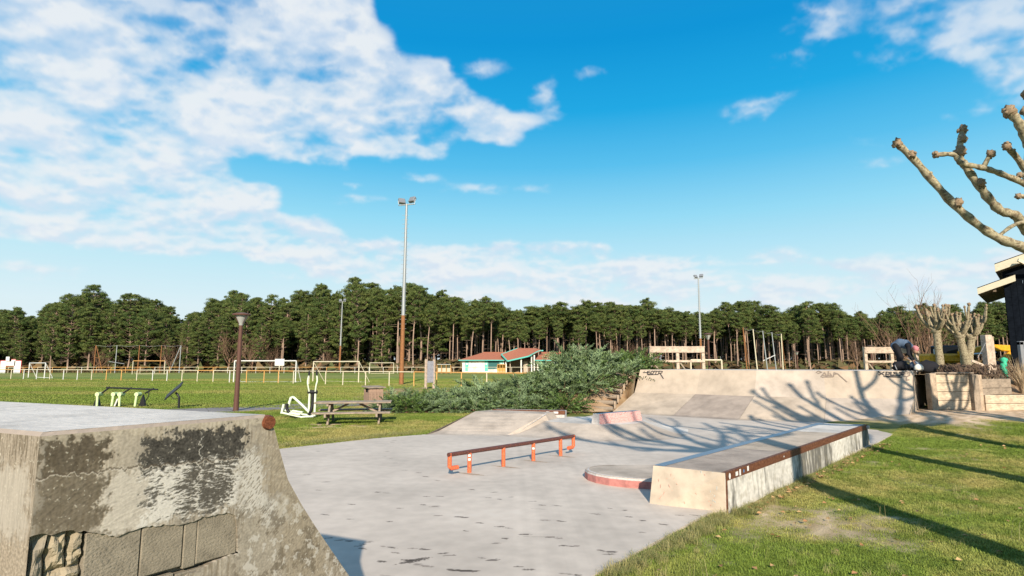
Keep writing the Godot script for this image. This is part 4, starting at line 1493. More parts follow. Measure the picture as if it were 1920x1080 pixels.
# a maritime pine one unit of height tall: returns [trunk mesh, crown mesh]
func pine_meshes(sd: int, low: float, spread: float, tufts: int) -> Array:
	rng.seed = sd
	var wood := Shape.new()
	var lean := Vector3(rr(-0.04, 0.04), 0, rr(-0.03, 0.03))
	var bend := Vector3(rr(-0.015, 0.015), 0, rr(-0.015, 0.015))
	var axis := func(t: float) -> Vector3: return Vector3(0, t, 0) + lean * t * t + bend * sin(t * 5.0)
	var p := []
	var r := []
	for k in 9:
		var t := k / 8.0 * 0.97
		p.append(axis.call(t))
		r.append(lerpf(0.0115, 0.003, t))
	wood.tube(p, r, 7, false)
	var crown := Shape.new()
	var puffs := []
	var levels := 15 if low > 0.4 else 21
	for i in levels:
		var t := lerpf(low, 0.985, pow((i + 0.5) / levels, 0.85))
		var rel := (t - low) / (1.0 - low)
		# widest a third of the way up the crown, domed on top
		var reach := spread * (0.55 + 0.45 * sin(minf(rel * 2.2, PI * 0.5))) * pow(maxf(1.0 - pow(rel, 1.9), 0.01), 0.62)
		var count := 6 if rel < 0.75 else 4
		for k in count:
			var a := TAU * (k + rr(-0.3, 0.3)) / count + i * 1.3
			var len := reach * rr(0.5, 1.12)
			var rise := len * rr(0.25, 0.85)
			var from: Vector3 = axis.call(t - 0.01)
			var tip := from + Vector3(cos(a) * len, rise, sin(a) * len)
			wood.tube([from, from.lerp(tip, 0.5) - Vector3(0, len * 0.05, 0), tip], [0.0028, 0.0018, 0.0008], 4, false)
			puffs.append([tip, rr(0.018, 0.042)])
			if len > spread * 0.5:
				puffs.append([from.lerp(tip, rr(0.5, 0.75)) + Vector3(rr(-0.02, 0.02), rr(0.0, 0.03), rr(-0.02, 0.02)), rr(0.018, 0.034)])
	for k in 4:
		puffs.append([axis.call(0.955 + 0.014 * k), 0.02 - 0.0035 * k])
	# dead stubs below the crown
	for k in 7:
		var t := lerpf(0.15, low, rr(0.1, 1.0))
		var a := rr(0, TAU)
		var from: Vector3 = axis.call(t)
		wood.tube([from, from + Vector3(cos(a), rr(-0.2, 0.3), sin(a)) * rr(0.03, 0.11)], [0.0018, 0.0007], 3, false)
	var each := tufts / puffs.size()
	for q in puffs:
		var tone := rr(0.75, 1.2)
		var warm := rr(0.0, 1.0)
		for k in each:
			var d := Vector3(rng.randfn(), rng.randfn() * 0.75 + 0.15, rng.randfn()).normalized()
			var at: Vector3 = q[0] + d * Vector3(1.15, 0.75, 1.15) * q[1] * pow(rng.randf(), 0.4)
			crown.tint = Color(0.055, 0.09, 0.023).lerp(Color(0.115, 0.135, 0.036), warm) * (tone * rr(0.8, 1.2))
			tuft(crown, at, d, rr(0.006, 0.0125), 0.32)
	return [wood.mesh(), crown.mesh()]


func forest_top(x: float) -> float:
	var p := [[-240, 16], [-170, 18], [-131, 16.1], [-127, 16.5], [-121, 14.4], [-115, 20.2], [-106, 20.6], [-99, 18.6], [-93, 19.3], [-88, 16.9], [-84, 14.2], [-79, 17.2], [-73, 21.8], [-67, 19.3], [-60, 18.3], [-50, 22.7], [-44, 21.6], [-36, 23.0], [-28, 22.7], [-21, 20.2], [-8, 18.3], [0, 16.4], [7, 16.9], [19, 16.5], [30, 19.7], [38, 17.5], [52, 17.2], [60, 16.8], [74, 16.6], [82, 17.2], [93, 15.5], [104, 16.9], [122, 16.9], [132, 17.9], [240, 17]]
	for i in p.size() - 1:
		if x < p[i + 1][0]:
			return lerpf(p[i][1], p[i + 1][1], clampf((x - p[i][0]) / float(p[i + 1][0] - p[i][0]), 0.0, 1.0))
	return 17.0


func make_forest() -> void:
	# low-crowned edge trees for the western half, tall bare-stemmed ones for the east
	var kinds := []
	for k in 5:
		kinds.append(pine_meshes(300 + k, 0.1 + 0.055 * k, 0.175 + 0.02 * (k % 3), 19000))
	for k in 6:
		kinds.append(pine_meshes(320 + k, 0.5 + 0.04 * k, 0.125 + 0.015 * (k % 3), 11000))
	var protos := []
	for k in kinds.size():
		var o := Node3D.new()
		part(o, "trunk", kinds[k][0], M.pine_bark)
		part(o, "crown", kinds[k][1], M.needles)
		protos.append(o)
	rng.seed = 4242
	var deep := [[], [], [], [], [], [], [], [], [], [], []]
	var row := 0
	var z := -142.0
	while row < 18:
		var x := -215.0 + rr(0, 4)
		while x < 215.0:
			var pz := z + rr(-2.4, 2.4)
			# the eastern edge of the wood lies further back
			pz -= smoothstep(-10.0, 60.0, x) * 14.0
			var seen := x * -150.0 / pz
			var h := forest_top(seen) * (-pz / 150.0) * rr(0.76, 1.08)
			if row > 2:
				h = forest_top(seen) * rr(0.92, 1.06)
			if row == 0:
				h *= rr(0.8, 1.0)
			var westward := smoothstep(-20.0, -40.0, x + rr(-12, 12))
			var kind := rng.randi_range(0, 4) if rng.randf() < maxf(westward * (0.9 if row < 3 else 0.4), 0.8 if row > 8 else 0.0) else rng.randi_range(5, 10)
			var width := rr(0.8, 1.35)
			var turn := rr(0, TAU)
			if row < 3:
				var o: Node3D = protos[kind].duplicate()
				o.name = numbered("pine_tree")
				add_child(o)
				o.transform = Transform3D(Basis(Vector3.UP, turn).scaled(Vector3(h * width, h, h * width)), Vector3(x, -0.08, pz))
				if kind < 5:
					tag(o, "broad dark pine with foliage hanging low at the edge of the wood", "pine tree", "low-crowned pines along the wood edge")
				else:
					tag(o, "tall pine with a bare lit trunk at the edge of the wood", "pine tree", "bare-stemmed pines along the wood edge")
			else:
				deep[kind].append(Transform3D(Basis(Vector3.UP, turn).scaled(Vector3(h * width, h, h * width)), Vector3(x, -0.08, pz)))
			x += rr(3.2, 5.6) if row < 3 else rr(3.2, 6.0)
		z -= 5.0 if row < 4 else 6.0
		row += 1
	var wood := Node3D.new()
	wood.name = "pine_wood"
	add_child(wood)
	tag(wood, "dense mass of pines standing deep behind the edge trees", "woods", "", "stuff")
	for k in deep.size():
		for i in 2:
			var mm := MultiMesh.new()
			mm.transform_format = MultiMesh.TRANSFORM_3D
			mm.mesh = kinds[k][i]
			mm.instance_count = deep[k].size()
			for j in deep[k].size():
				mm.set_instance_transform(j, deep[k][j])
			var o := MultiMeshInstance3D.new()
			o.name = "trunk" if i == 0 else "crown"
			o.multimesh = mm
			o.material_override = M.pine_bark if i == 0 else M.needles
			wood.add_child(o, true)
	for o in protos:
		o.free()
	# scrub at the edge: bracken, brambles and young pines
	var s := Shape.new()
	rng.seed = 88
	for k in 60:
		s.tint = Color(0.16, 0.09, 0.045).lerp(Color(0.07, 0.08, 0.03), rng.randf()) * rr(0.7, 1.2)
		var d := Vector3(rng.randfn(), absf(rng.randfn()) * 0.8, rng.randfn()).normalized()
		tuft(s, d * Vector3(1.0, 0.7, 1.0) * pow(rng.randf(), 0.5), d, 0.22)
	var mesh := s.mesh()
	var mm := MultiMesh.new()
	mm.transform_format = MultiMesh.TRANSFORM_3D
	mm.mesh = mesh
	mm.instance_count = 4600
	for j in 4600:
		var x := rr(-200, 200)
		var pz := -136.0 - rr(0, 10) - smoothstep(-10.0, 60.0, x) * 14.0
		var h := rr(0.5, 1.5)
		if j > 900:
			pz -= rr(4, 95)
			h = rr(2.5, 6.0)
		mm.set_instance_transform(j, Transform3D(Basis(Vector3.UP, rr(0, TAU)).scaled(Vector3(h * rr(1, 2.2), h, h * rr(1, 2.2))), Vector3(x, -0.1, pz)))
	var scrub := MultiMeshInstance3D.new()
	scrub.name = "undergrowth"
	scrub.multimesh = mm
	scrub.material_override = M.needles
	add_child(scrub)
	tag(scrub, "brown bracken and brambles along the foot of the wood", "undergrowth", "", "stuff")


func branch_out(s: Shape, from: Vector3, dir: Vector3, len: float, r: float, depth: int, up: float) -> void:
	var p := [from]
	var d := dir
	for k in 3:
		d = (d + Vector3(rr(-0.25, 0.25), rr(-0.1, 0.25) + up * 0.1, rr(-0.25, 0.25))).normalized()
		p.append(p[-1] + d * len / 3.0)
	s.tube(p, [r, r * 0.8, r * 0.62, r * 0.45], 4 if depth < 2 else 3, false)
	if depth >= 4:
		return
	for k in (4 if depth < 3 else 3):
		var t := 1 + k % 3
		var a := (d + Vector3(rr(-1, 1), rr(-0.3, 0.9), rr(-1, 1)) * 0.85).normalized()
		branch_out(s, p[t], a, len * rr(0.5, 0.75), r * 0.5, depth + 1, up)


func make_bare_trees() -> void:
	var protos := []
	for k in 2:
		rng.seed = 500 + k
		var o := Node3D.new()
		var s := Shape.new()
		s.tube([Vector3.ZERO, Vector3(0.05, 1.2, 0), Vector3(0, 2.4, 0.1)], [0.16, 0.12, 0.1], 7, false)
		part(o, "trunk", s, M.twig)
		s = Shape.new()
		for i in 7:
			branch_out(s, Vector3(0, rr(1.0, 2.4), 0), Vector3(cos(i * 0.9 + rr(-0.3, 0.3)), rr(0.6, 1.6), sin(i * 0.9)).normalized(), rr(2.2, 3.4), 0.06, 1, 0.5)
		part(o, "crown", s, M.twig)
		protos.append(o)
	rng.seed = 515
	var spots := [[-78.5, -136, 1.05], [-66, -138, 1.35], [-61, -139, 1.25], [-56, -138, 0.9], [24, -134, 0.9], [28, -136, 1.0], [33, -137, 0.85], [-43, -139, 0.8], [-97, -139, 0.8], [70, -120, 1.1], [77, -118, 1.3], [87, -122, 1.2]]
	for i in spots.size():
		var q: Array = spots[i]
		var o: Node3D = protos[i % 2].duplicate()
		o.name = numbered("bare_tree")
		add_child(o)
		o.transform = Transform3D(Basis(Vector3.UP, rr(0, TAU)).scaled(Vector3(q[2] * 1.2, q[2], q[2] * 1.2)), Vector3(q[0], -0.08, q[1]))
		tag(o, "leafless brown tree with fine twigs in front of the pines", "bare tree", "leafless trees along the wood edge")
	var o: Node3D = protos[0].duplicate()
	o.name = numbered("bare_tree")
	add_child(o)
	o.transform = Transform3D(Basis().scaled(Vector3.ONE * 0.95), Vector3(30.0, 0.2, -43.0))
	tag(o, "leafless brown tree with wide twiggy crown behind the pollarded trees", "bare tree")
	for q in protos:
		q.free()


# one plume of juniper along +z, its scale leaves in flat sprays
func plume(s: Shape, from: Vector3, dir: Vector3, len: float, tone: Color) -> void:
	var side := dir.cross(Vector3.UP).normalized()
	var up := side.cross(dir)
	var p := from
	var d := dir
	var steps := 11
	for i in steps:
		var t := float(i) / steps
		d = (d + Vector3(0, -0.05 + 0.02 * sin(t * 6.0), 0)).normalized()
		p += d * len / steps
		var reach := len * 0.24 * (0.35 + sin(PI * minf(t * 1.05 + 0.06, 1.0))) * (1.0 - 0.45 * t)
		for k in 5:
			var a := rr(-1.0, 1.0) * 1.9
			var out := (side * sin(a) + up * (cos(a) * 0.75 + 0.1) + d * rr(0.7, 1.3)).normalized()
			var tip := p + out * reach * rr(0.6, 1.15)
			var w := out.cross(Vector3(rr(-1, 1), rr(-1, 1), rr(-1, 1))).normalized() * rr(0.012, 0.022)
			s.tint = tone * rr(0.75, 1.25)
			var m := p.lerp(tip, 0.55)
			s.out_tri(p, m + w, tip, p - up - d * 0.3)
			s.out_tri(p, tip, m - w, p - up - d * 0.3)


func juniper_meshes(sd: int, blue: float) -> Array:
	rng.seed = sd
	var wood := Shape.new()
	var leaf := Shape.new()
	for k in 84:
		var a := TAU * k / 84.0 * 7.0 + rr(-0.3, 0.3)
		var el := pow(rng.randf(), 1.3) * 1.15 + 0.05
		var dir := Vector3(cos(a) * cos(el), sin(el), sin(a) * cos(el)).normalized()
		var len := rr(0.55, 0.85)
		var start := dir * rr(0.12, 0.5) * Vector3(1.2, 0.8, 1.2) + Vector3(0, 0.1, 0)
		if k % 3 == 0:
			wood.tube([Vector3(0, 0.02, 0), start * 0.6, start + dir * len * 0.4], [0.025, 0.016, 0.008], 4, false)
		var pale := Color(0.21, 0.285, 0.15)
		var green := Color(0.09, 0.145, 0.035)
		plume(leaf, start, dir, len, green.lerp(pale, clampf(blue + rr(-0.75, 0.3), 0.0, 1.0)) * rr(0.6, 1.2))
	return [wood.mesh(), leaf.mesh()]


func make_junipers() -> void:
	var protos := []
	for k in 4:
		var m := juniper_meshes(700 + k, [0.95, 0.8, 1.0, 0.15][k])
		var o := Node3D.new()
		part(o, "stems", m[0], M.twig)
		part(o, "foliage", m[1], M.needles)
		protos.append(o)
	rng.seed = 733
	var spots := []
	var x := -4.7
	while x < 3.3:
		spots.append([x, -21.9 + rr(-0.25, 0.2), rr(0.72, 0.95)])
		x += rr(0.72, 0.95)
	x = -5.2
	while x < 3.4:
		spots.append([x, -23.0 + rr(-0.3, 0.3), rr(0.9, 1.12)])
		x += rr(0.8, 1.0)
	x = -3.6
	while x < 5.2:
		spots.append([x, -24.2 + rr(-0.3, 0.3), rr(0.95, 1.2)])
		x += rr(0.85, 1.1)
	x = -1.4
	while x < 6.0:
		spots.append([x, -25.6 + rr(-0.3, 0.3), rr(1.05, 1.3)])
		x += rr(0.95, 1.25)
	for q in [[2.7, -25.6, 1.5], [3.4, -26.2, 1.3], [4.9, -26.6, 1.25], [-6.0, -23.6, 0.75]]:
		spots.append(q)
	for q in spots:
		if q[0] > 2.5 and q[1] > -23.4 and q[0] > 2.5 + (-21.6 - q[1]) * 0.5:
			continue
		if Vector2(q[0] + 5.35, q[1] + 23.0).length() < 0.95:
			continue
		var green := rng.randf() < 0.16
		var o: Node3D = protos[3 if green else rng.randi_range(0, 2)].duplicate()
		o.name = numbered("juniper_shrub")
		add_child(o)
		var k: float = q[2] * lerpf(0.8, 1.0, smoothstep(-4.0, 3.4, q[0])) * (1.0 - (0.3 if q[1] < -23.6 else 0.1) * exp(-((q[0] - 0.9) / 1.3) ** 2))
		o.transform = Transform3D(Basis(Vector3.UP, rr(0, TAU)).scaled(Vector3(k * 1.15, k * rr(0.85, 1.05), k * 1.15)), Vector3(q[0], mound_height(q[0], q[1]) - 0.03, q[1]))
		if green:
			tag(o, "bright green spreading juniper among the grey-blue ones on the bank", "shrub", "green junipers on the bank")
		else:
			tag(o, "spreading grey-blue juniper with feathery plumes on the bank", "shrub", "grey-blue junipers on the bank")
	for o in protos:
		o.free()


func knob(o: Node, at: Vector3, r: float) -> void:
	var s := Shape.new()
	s.lump(at, Vector3(r, r * 1.15, r) * 0.9, 0.9, rough_noise, 0.03, 9, 12)
	for k in 7:
		var d := Vector3(rr(-1, 1), rr(-1, 1), rr(-1, 1)).normalized()
		s.lump(at + d * r * rr(0.6, 1.0), Vector3.ONE * r * rr(0.25, 0.5), 0.7, rough_noise, 0.05, 5, 6)
	part(o, "knob", s, M.knob)


func limb(o: Node, pts: Array, r0: float, r1: float, tip := true) -> MeshInstance3D:
	var p := smooth_path(pts, 6)
	var r := []
	for i in p.size():
		var t := float(i) / (p.size() - 1)
		r.append(lerpf(r0, r1, t) * (1.0 + 0.12 * sin(i * 2.1) + rr(-0.05, 0.08)))
	var s := Shape.new()
	s.tube(p, r, 10, true, 0.05)
	# old pruning scars
	for i in range(2, p.size() - 1, 4):
		var d := Vector3(rr(-1, 1), rr(-1, 1), rr(-1, 1)).normalized()
		s.lump(p[i] + d * r[i] * 0.75, Vector3.ONE * r[i] * rr(0.35, 0.6), 0.4, rough_noise, 0.05, 5, 7)
	var l := part(o, "limb", s, M.bark)
	if tip:
		knob(l, p[-1], r1 * 1.5)
	return l


func pollard(at: Vector3, fork: float, reach: float, rise: float, girth: float, sd: int, label: String, group := "", arms := 6, twin := false) -> Node3D:
	rng.seed = sd
	var o := thing("pollarded_plane_tree", label, "tree", at, 0.0, group)
	var s := Shape.new()
	var lean := Vector3(rr(-0.12, 0.12), 0, rr(-0.12, 0.12))
	var stems := [Vector3(lean.x, fork, lean.z)]
	if twin:
		stems = [Vector3(-0.25, fork, 0.05), Vector3(0.3, fork * 0.95, -0.05)]
	for st in stems:
		var p := smooth_path([Vector3(0, -0.15, 0), Vector3(st.x * 0.2, fork * 0.3, st.z * 0.3), Vector3(st.x * 0.7, fork * 0.7, st.z * 0.6), st], 4)
		var r := []
		for i in p.size():
			r.append(girth * lerpf(1.25, 0.85, minf(i / 4.0, 1.0)) * (1.0 + 0.06 * sin(i * 1.9)))
		s.tube(p, r, 14, true, 0.05)
		s.lump(st, Vector3.ONE * girth * 1.15, 0.35, rough_noise, 0.03, 8, 12)
	part(o, "trunk", s, M.bark)
	for k in arms:
		var st: Vector3 = stems[k % stems.size()]
		var a := TAU * k / arms + rr(-0.3, 0.3)
		var out := Vector3(cos(a), 0, sin(a))
		var len := reach * rr(0.7, 1.1)
		var up := rise * rr(0.7, 1.1)
		var side := Vector3(-out.z, 0, out.x) * rr(-0.25, 0.25) * len
		var pts := [st - out * 0.02, st + out * len * 0.4 + Vector3(0, up * 0.16, 0), st + out * len * 0.75 + side * 0.6 + Vector3(0, up * 0.5, 0), st + out * len + side + Vector3(0, up, 0)]
		var l := limb(o, pts, girth * 0.5, girth * 0.24)
		for b in 2:
			var f: Vector3 = pts[1 + b]
			var a2 := a + (0.9 if b else -0.9) + rr(-0.2, 0.2)
			var o2 := Vector3(cos(a2), 0, sin(a2))
			var l2 := len * rr(0.35, 0.6)
			var q := [f, f + o2 * l2 * 0.5 + Vector3(0, up * 0.12, 0), f + o2 * l2 * 0.85 + Vector3(0, up * rr(0.35, 0.6), 0)]
			var pp := smooth_path(q, 4)
			var rads := []
			for i in pp.size():
				rads.append(lerpf(girth * 0.28, girth * 0.18, float(i) / pp.size()))
			var bs := Shape.new()
			bs.tube(pp, rads, 8, true, 0.05)
			part(l, "side_branch", bs, M.bark)
			knob(l, pp[-1], girth * 0.27)
	return o


func make_pollards() -> void:
	# the row along the lawn, out of the frame to the east; their limbs and shadows reach in
	pollard(Vector3(4.75, -0.03, -2.7), 4.7, 2.9, 2.6, 0.22, 901, "tall pollarded plane tree at the lawn end nearest the quarter pipe", "", 7)
	rng.seed = 905
	var o := thing("pollarded_plane_tree", "pollarded plane tree with knobbly limbs reaching over the lawn", "tree", Vector3(7.75, 0, -7.8))
	var b := Vector3(7.75, 0, -7.8)
	var s := Shape.new()
	s.tube(smooth_path([Vector3(0, -0.15, 0), Vector3(0.03, 1.0, 0), Vector3(-0.05, 2.0, 0.03), Vector3(0, 2.85, 0)], 4), [0.27, 0.24, 0.22, 0.21, 0.2, 0.2, 0.2, 0.2, 0.2, 0.2, 0.2, 0.2, 0.22], 14, true, 0.05)
	s.lump(Vector3(0, 2.85, 0), Vector3.ONE * 0.24, 0.3, rough_noise, 0.03, 8, 12)
	part(o, "trunk", s, M.bark)
	var fork := Vector3(0, 2.85, 0)
	# the long lower limb, then those above it
	var l1 := limb(o, [fork, Vector3(6.75, 3.2, -7.55) - b, Vector3(6.36, 3.4, -7.6) - b, Vector3(5.9, 3.8, -7.6) - b, Vector3(5.42, 4.42, -7.6) - b, Vector3(5.2, 4.66, -7.6) - b], 0.068, 0.038)
	knob(l1, Vector3(5.91, 3.83, -7.56) - b, 0.058)
	knob(l1, Vector3(5.36, 4.5, -7.57) - b, 0.05)
	var sm := Shape.new()
	sm.tube(smooth_path([Vector3(6.42, 3.38, -7.6) - b, Vector3(6.6, 3.52, -7.55) - b, Vector3(6.75, 3.55, -7.5) - b, Vector3(7.0, 3.48, -7.5) - b], 4), [0.022, 0.022, 0.022, 0.025], 8, true, 0.05)
	part(l1, "side_branch", sm, M.bark)
	var l2 := limb(o, [fork + Vector3(0, 0.1, 0), Vector3(7.1, 3.45, -7.85) - b, Vector3(6.79, 3.68, -7.7) - b, Vector3(6.52, 3.76, -7.65) - b, Vector3(6.26, 4.05, -7.6) - b, Vector3(6.08, 4.36, -7.6) - b, Vector3(6.02, 4.52, -7.6) - b, Vector3(6.11, 4.86, -7.6) - b], 0.066, 0.038)
	knob(l2, Vector3(6.03, 4.55, -7.58) - b, 0.066)
	knob(l2, Vector3(6.08, 4.72, -7.58) - b, 0.054)
	knob(l2, Vector3(6.24, 4.1, -7.55) - b, 0.054)
	var l3 := limb(o, [fork + Vector3(0.02, 0.2, 0), Vector3(7.2, 3.85, -7.6) - b, Vector3(6.84, 4.03, -7.5) - b, Vector3(6.45, 4.18, -7.45) - b, Vector3(6.2, 4.27, -7.45) - b, Vector3(5.92, 4.33, -7.45) - b, Vector3(5.83, 4.45, -7.45) - b, Vector3(5.6, 4.45, -7.45) - b], 0.045, 0.028)
	var st := Shape.new()
	st.tube([Vector3(6.2, 4.27, -7.45) - b, Vector3(6.26, 4.4, -7.42) - b], [0.033, 0.027], 8)
	part(l3, "side_branch", st, M.bark)
	knob(l3, Vector3(6.28, 4.44, -7.4) - b, 0.05)
	limb(o, [fork + Vector3(0.05, 0.2, 0), Vector3(7.35, 4.1, -7.7) - b, Vector3(7.05, 4.6, -7.65) - b, Vector3(6.9, 4.9, -7.6) - b, Vector3(6.77, 5.12, -7.6) - b], 0.08, 0.052)
	limb(o, [fork + Vector3(0.02, 0.1, -0.03), Vector3(7.3, 4.35, -8.0) - b, Vector3(6.85, 4.7, -7.8) - b], 0.05, 0.036)
	limb(o, [fork + Vector3(0.02, 0.1, 0.03), Vector3(7.3, 3.6, -7.4) - b, Vector3(6.78, 3.88, -7.5) - b, Vector3(6.66, 3.9, -7.5) - b], 0.036, 0.024)
	limb(o, [fork, Vector3(7.3, 4.1, -7.4) - b, Vector3(6.8, 4.22, -7.6) - b], 0.045, 0.025)
	limb(o, [fork, Vector3(0.7, 3.2, -0.4), Vector3(1.2, 3.9, -0.7), Vector3(1.5, 4.9, -0.8)], 0.13, 0.06)
	limb(o, [fork, Vector3(0.5, 3.2, 0.6), Vector3(0.8, 3.9, 1.0), Vector3(1.0, 4.9, 1.2)], 0.12, 0.06)
	limb(o, [fork, Vector3(0.2, 3.6, -0.5), Vector3(0.1, 4.4, -0.8), Vector3(0.3, 5.2, -0.9)], 0.12, 0.06)
	limb(o, [fork, Vector3(0.6, 3.1, 0.1), Vector3(1.3, 3.6, 0.0), Vector3(2.1, 4.6, 0.2), Vector3(2.3, 5.3, 0.2)], 0.13, 0.06)
	limb(o, [fork, Vector3(0.4, 3.5, 0.2), Vector3(0.6, 4.5, 0.3), Vector3(0.5, 5.6, 0.3)], 0.12, 0.06)
	limb(o, [fork, Vector3(0.8, 3.4, 0.5), Vector3(1.6, 4.2, 0.7), Vector3(1.9, 5.1, 0.8)], 0.12, 0.06)
	pollard(Vector3(10.95, 0.0, -8.4), 3.9, 2.7, 2.6, 0.25, 909, "pollarded plane tree on the lawn between the grind box and the low timber wall", "", 9)
	pollard(Vector3(13.95, 0.1, -13.5), 2.9, 1.25, 2.0, 0.19, 913, "twin-stemmed pollarded plane tree in front of the timber retaining wall", "", 6, true)
	# sunlit ones beyond the wall
	var g := "sunlit pollards behind the timber wall"
	pollard(Vector3(18.1, 1.3, -25.0), 1.85, 0.65, 1.0, 0.17, 921, "pale sunlit pollarded plane tree with stubby crown behind the person", g, 10)
	pollard(Vector3(18.95, 1.3, -24.6), 1.6, 0.6, 1.2, 0.17, 925, "pale forked pollarded plane tree behind the tall timber wall", g, 10, true)
	pollard(Vector3(20.6, 1.3, -27.0), 1.7, 0.8, 1.1, 0.11, 929, "slender pollarded plane tree beside the yellow digger", g, 6)


func blade(s: Shape, at: Vector3, dir: Vector3, len: float, w: float, bend: float) -> void:
	var side := Vector3(-dir.z, 0, dir.x).normalized() * w * 0.5
	var m := at + Vector3(dir.x * bend * 0.3, 1, dir.z * bend * 0.3).normalized() * len * 0.55
	var t := m + Vector3(dir.x * bend, 1.0 - bend * 0.6, dir.z * bend).normalized() * len * 0.45
	s.out_quad(at - side, at + side, m + side * 0.7, m - side * 0.7, at - dir)
	s.out_tri(m - side * 0.7, m + side * 0.7, t, at - dir)


func grass_mesh(sd: int, blades: int, spread: float, tall: float, w: float, bend: float) -> ArrayMesh:
	rng.seed = sd
	var s := Shape.new()
	for k in blades:
		var a := rr(0, TAU)
		s.tint = gray(rr(0.75, 1.2))
		blade(s, Vector3(rr(-spread, spread), 0, rr(-spread, spread)), Vector3(cos(a), 0, sin(a)), tall * rr(0.55, 1.1), w, bend * rr(0.5, 1.3))
	return s.mesh()


func in_slab(x: float, z: float, poly: PackedVector2Array) -> bool:
	return Geometry2D.is_point_in_polygon(Vector2(x, z), poly)


func scatter(called: String, label: String, mesh: Mesh, places: Array, tints: PackedColorArray, m: Material) -> void:
	var mm := MultiMesh.new()
	mm.transform_format = MultiMesh.TRANSFORM_3D
	mm.use_colors = true
	mm.mesh = mesh
	mm.instance_count = places.size()
	for j in places.size():
		mm.set_instance_transform(j, places[j])
		mm.set_instance_color(j, tints[j])
	var o := MultiMeshInstance3D.new()
	o.name = numbered(called)
	o.multimesh = mm
	o.material_override = m
	add_child(o)
	tag(o, label, "grass", "", "stuff")


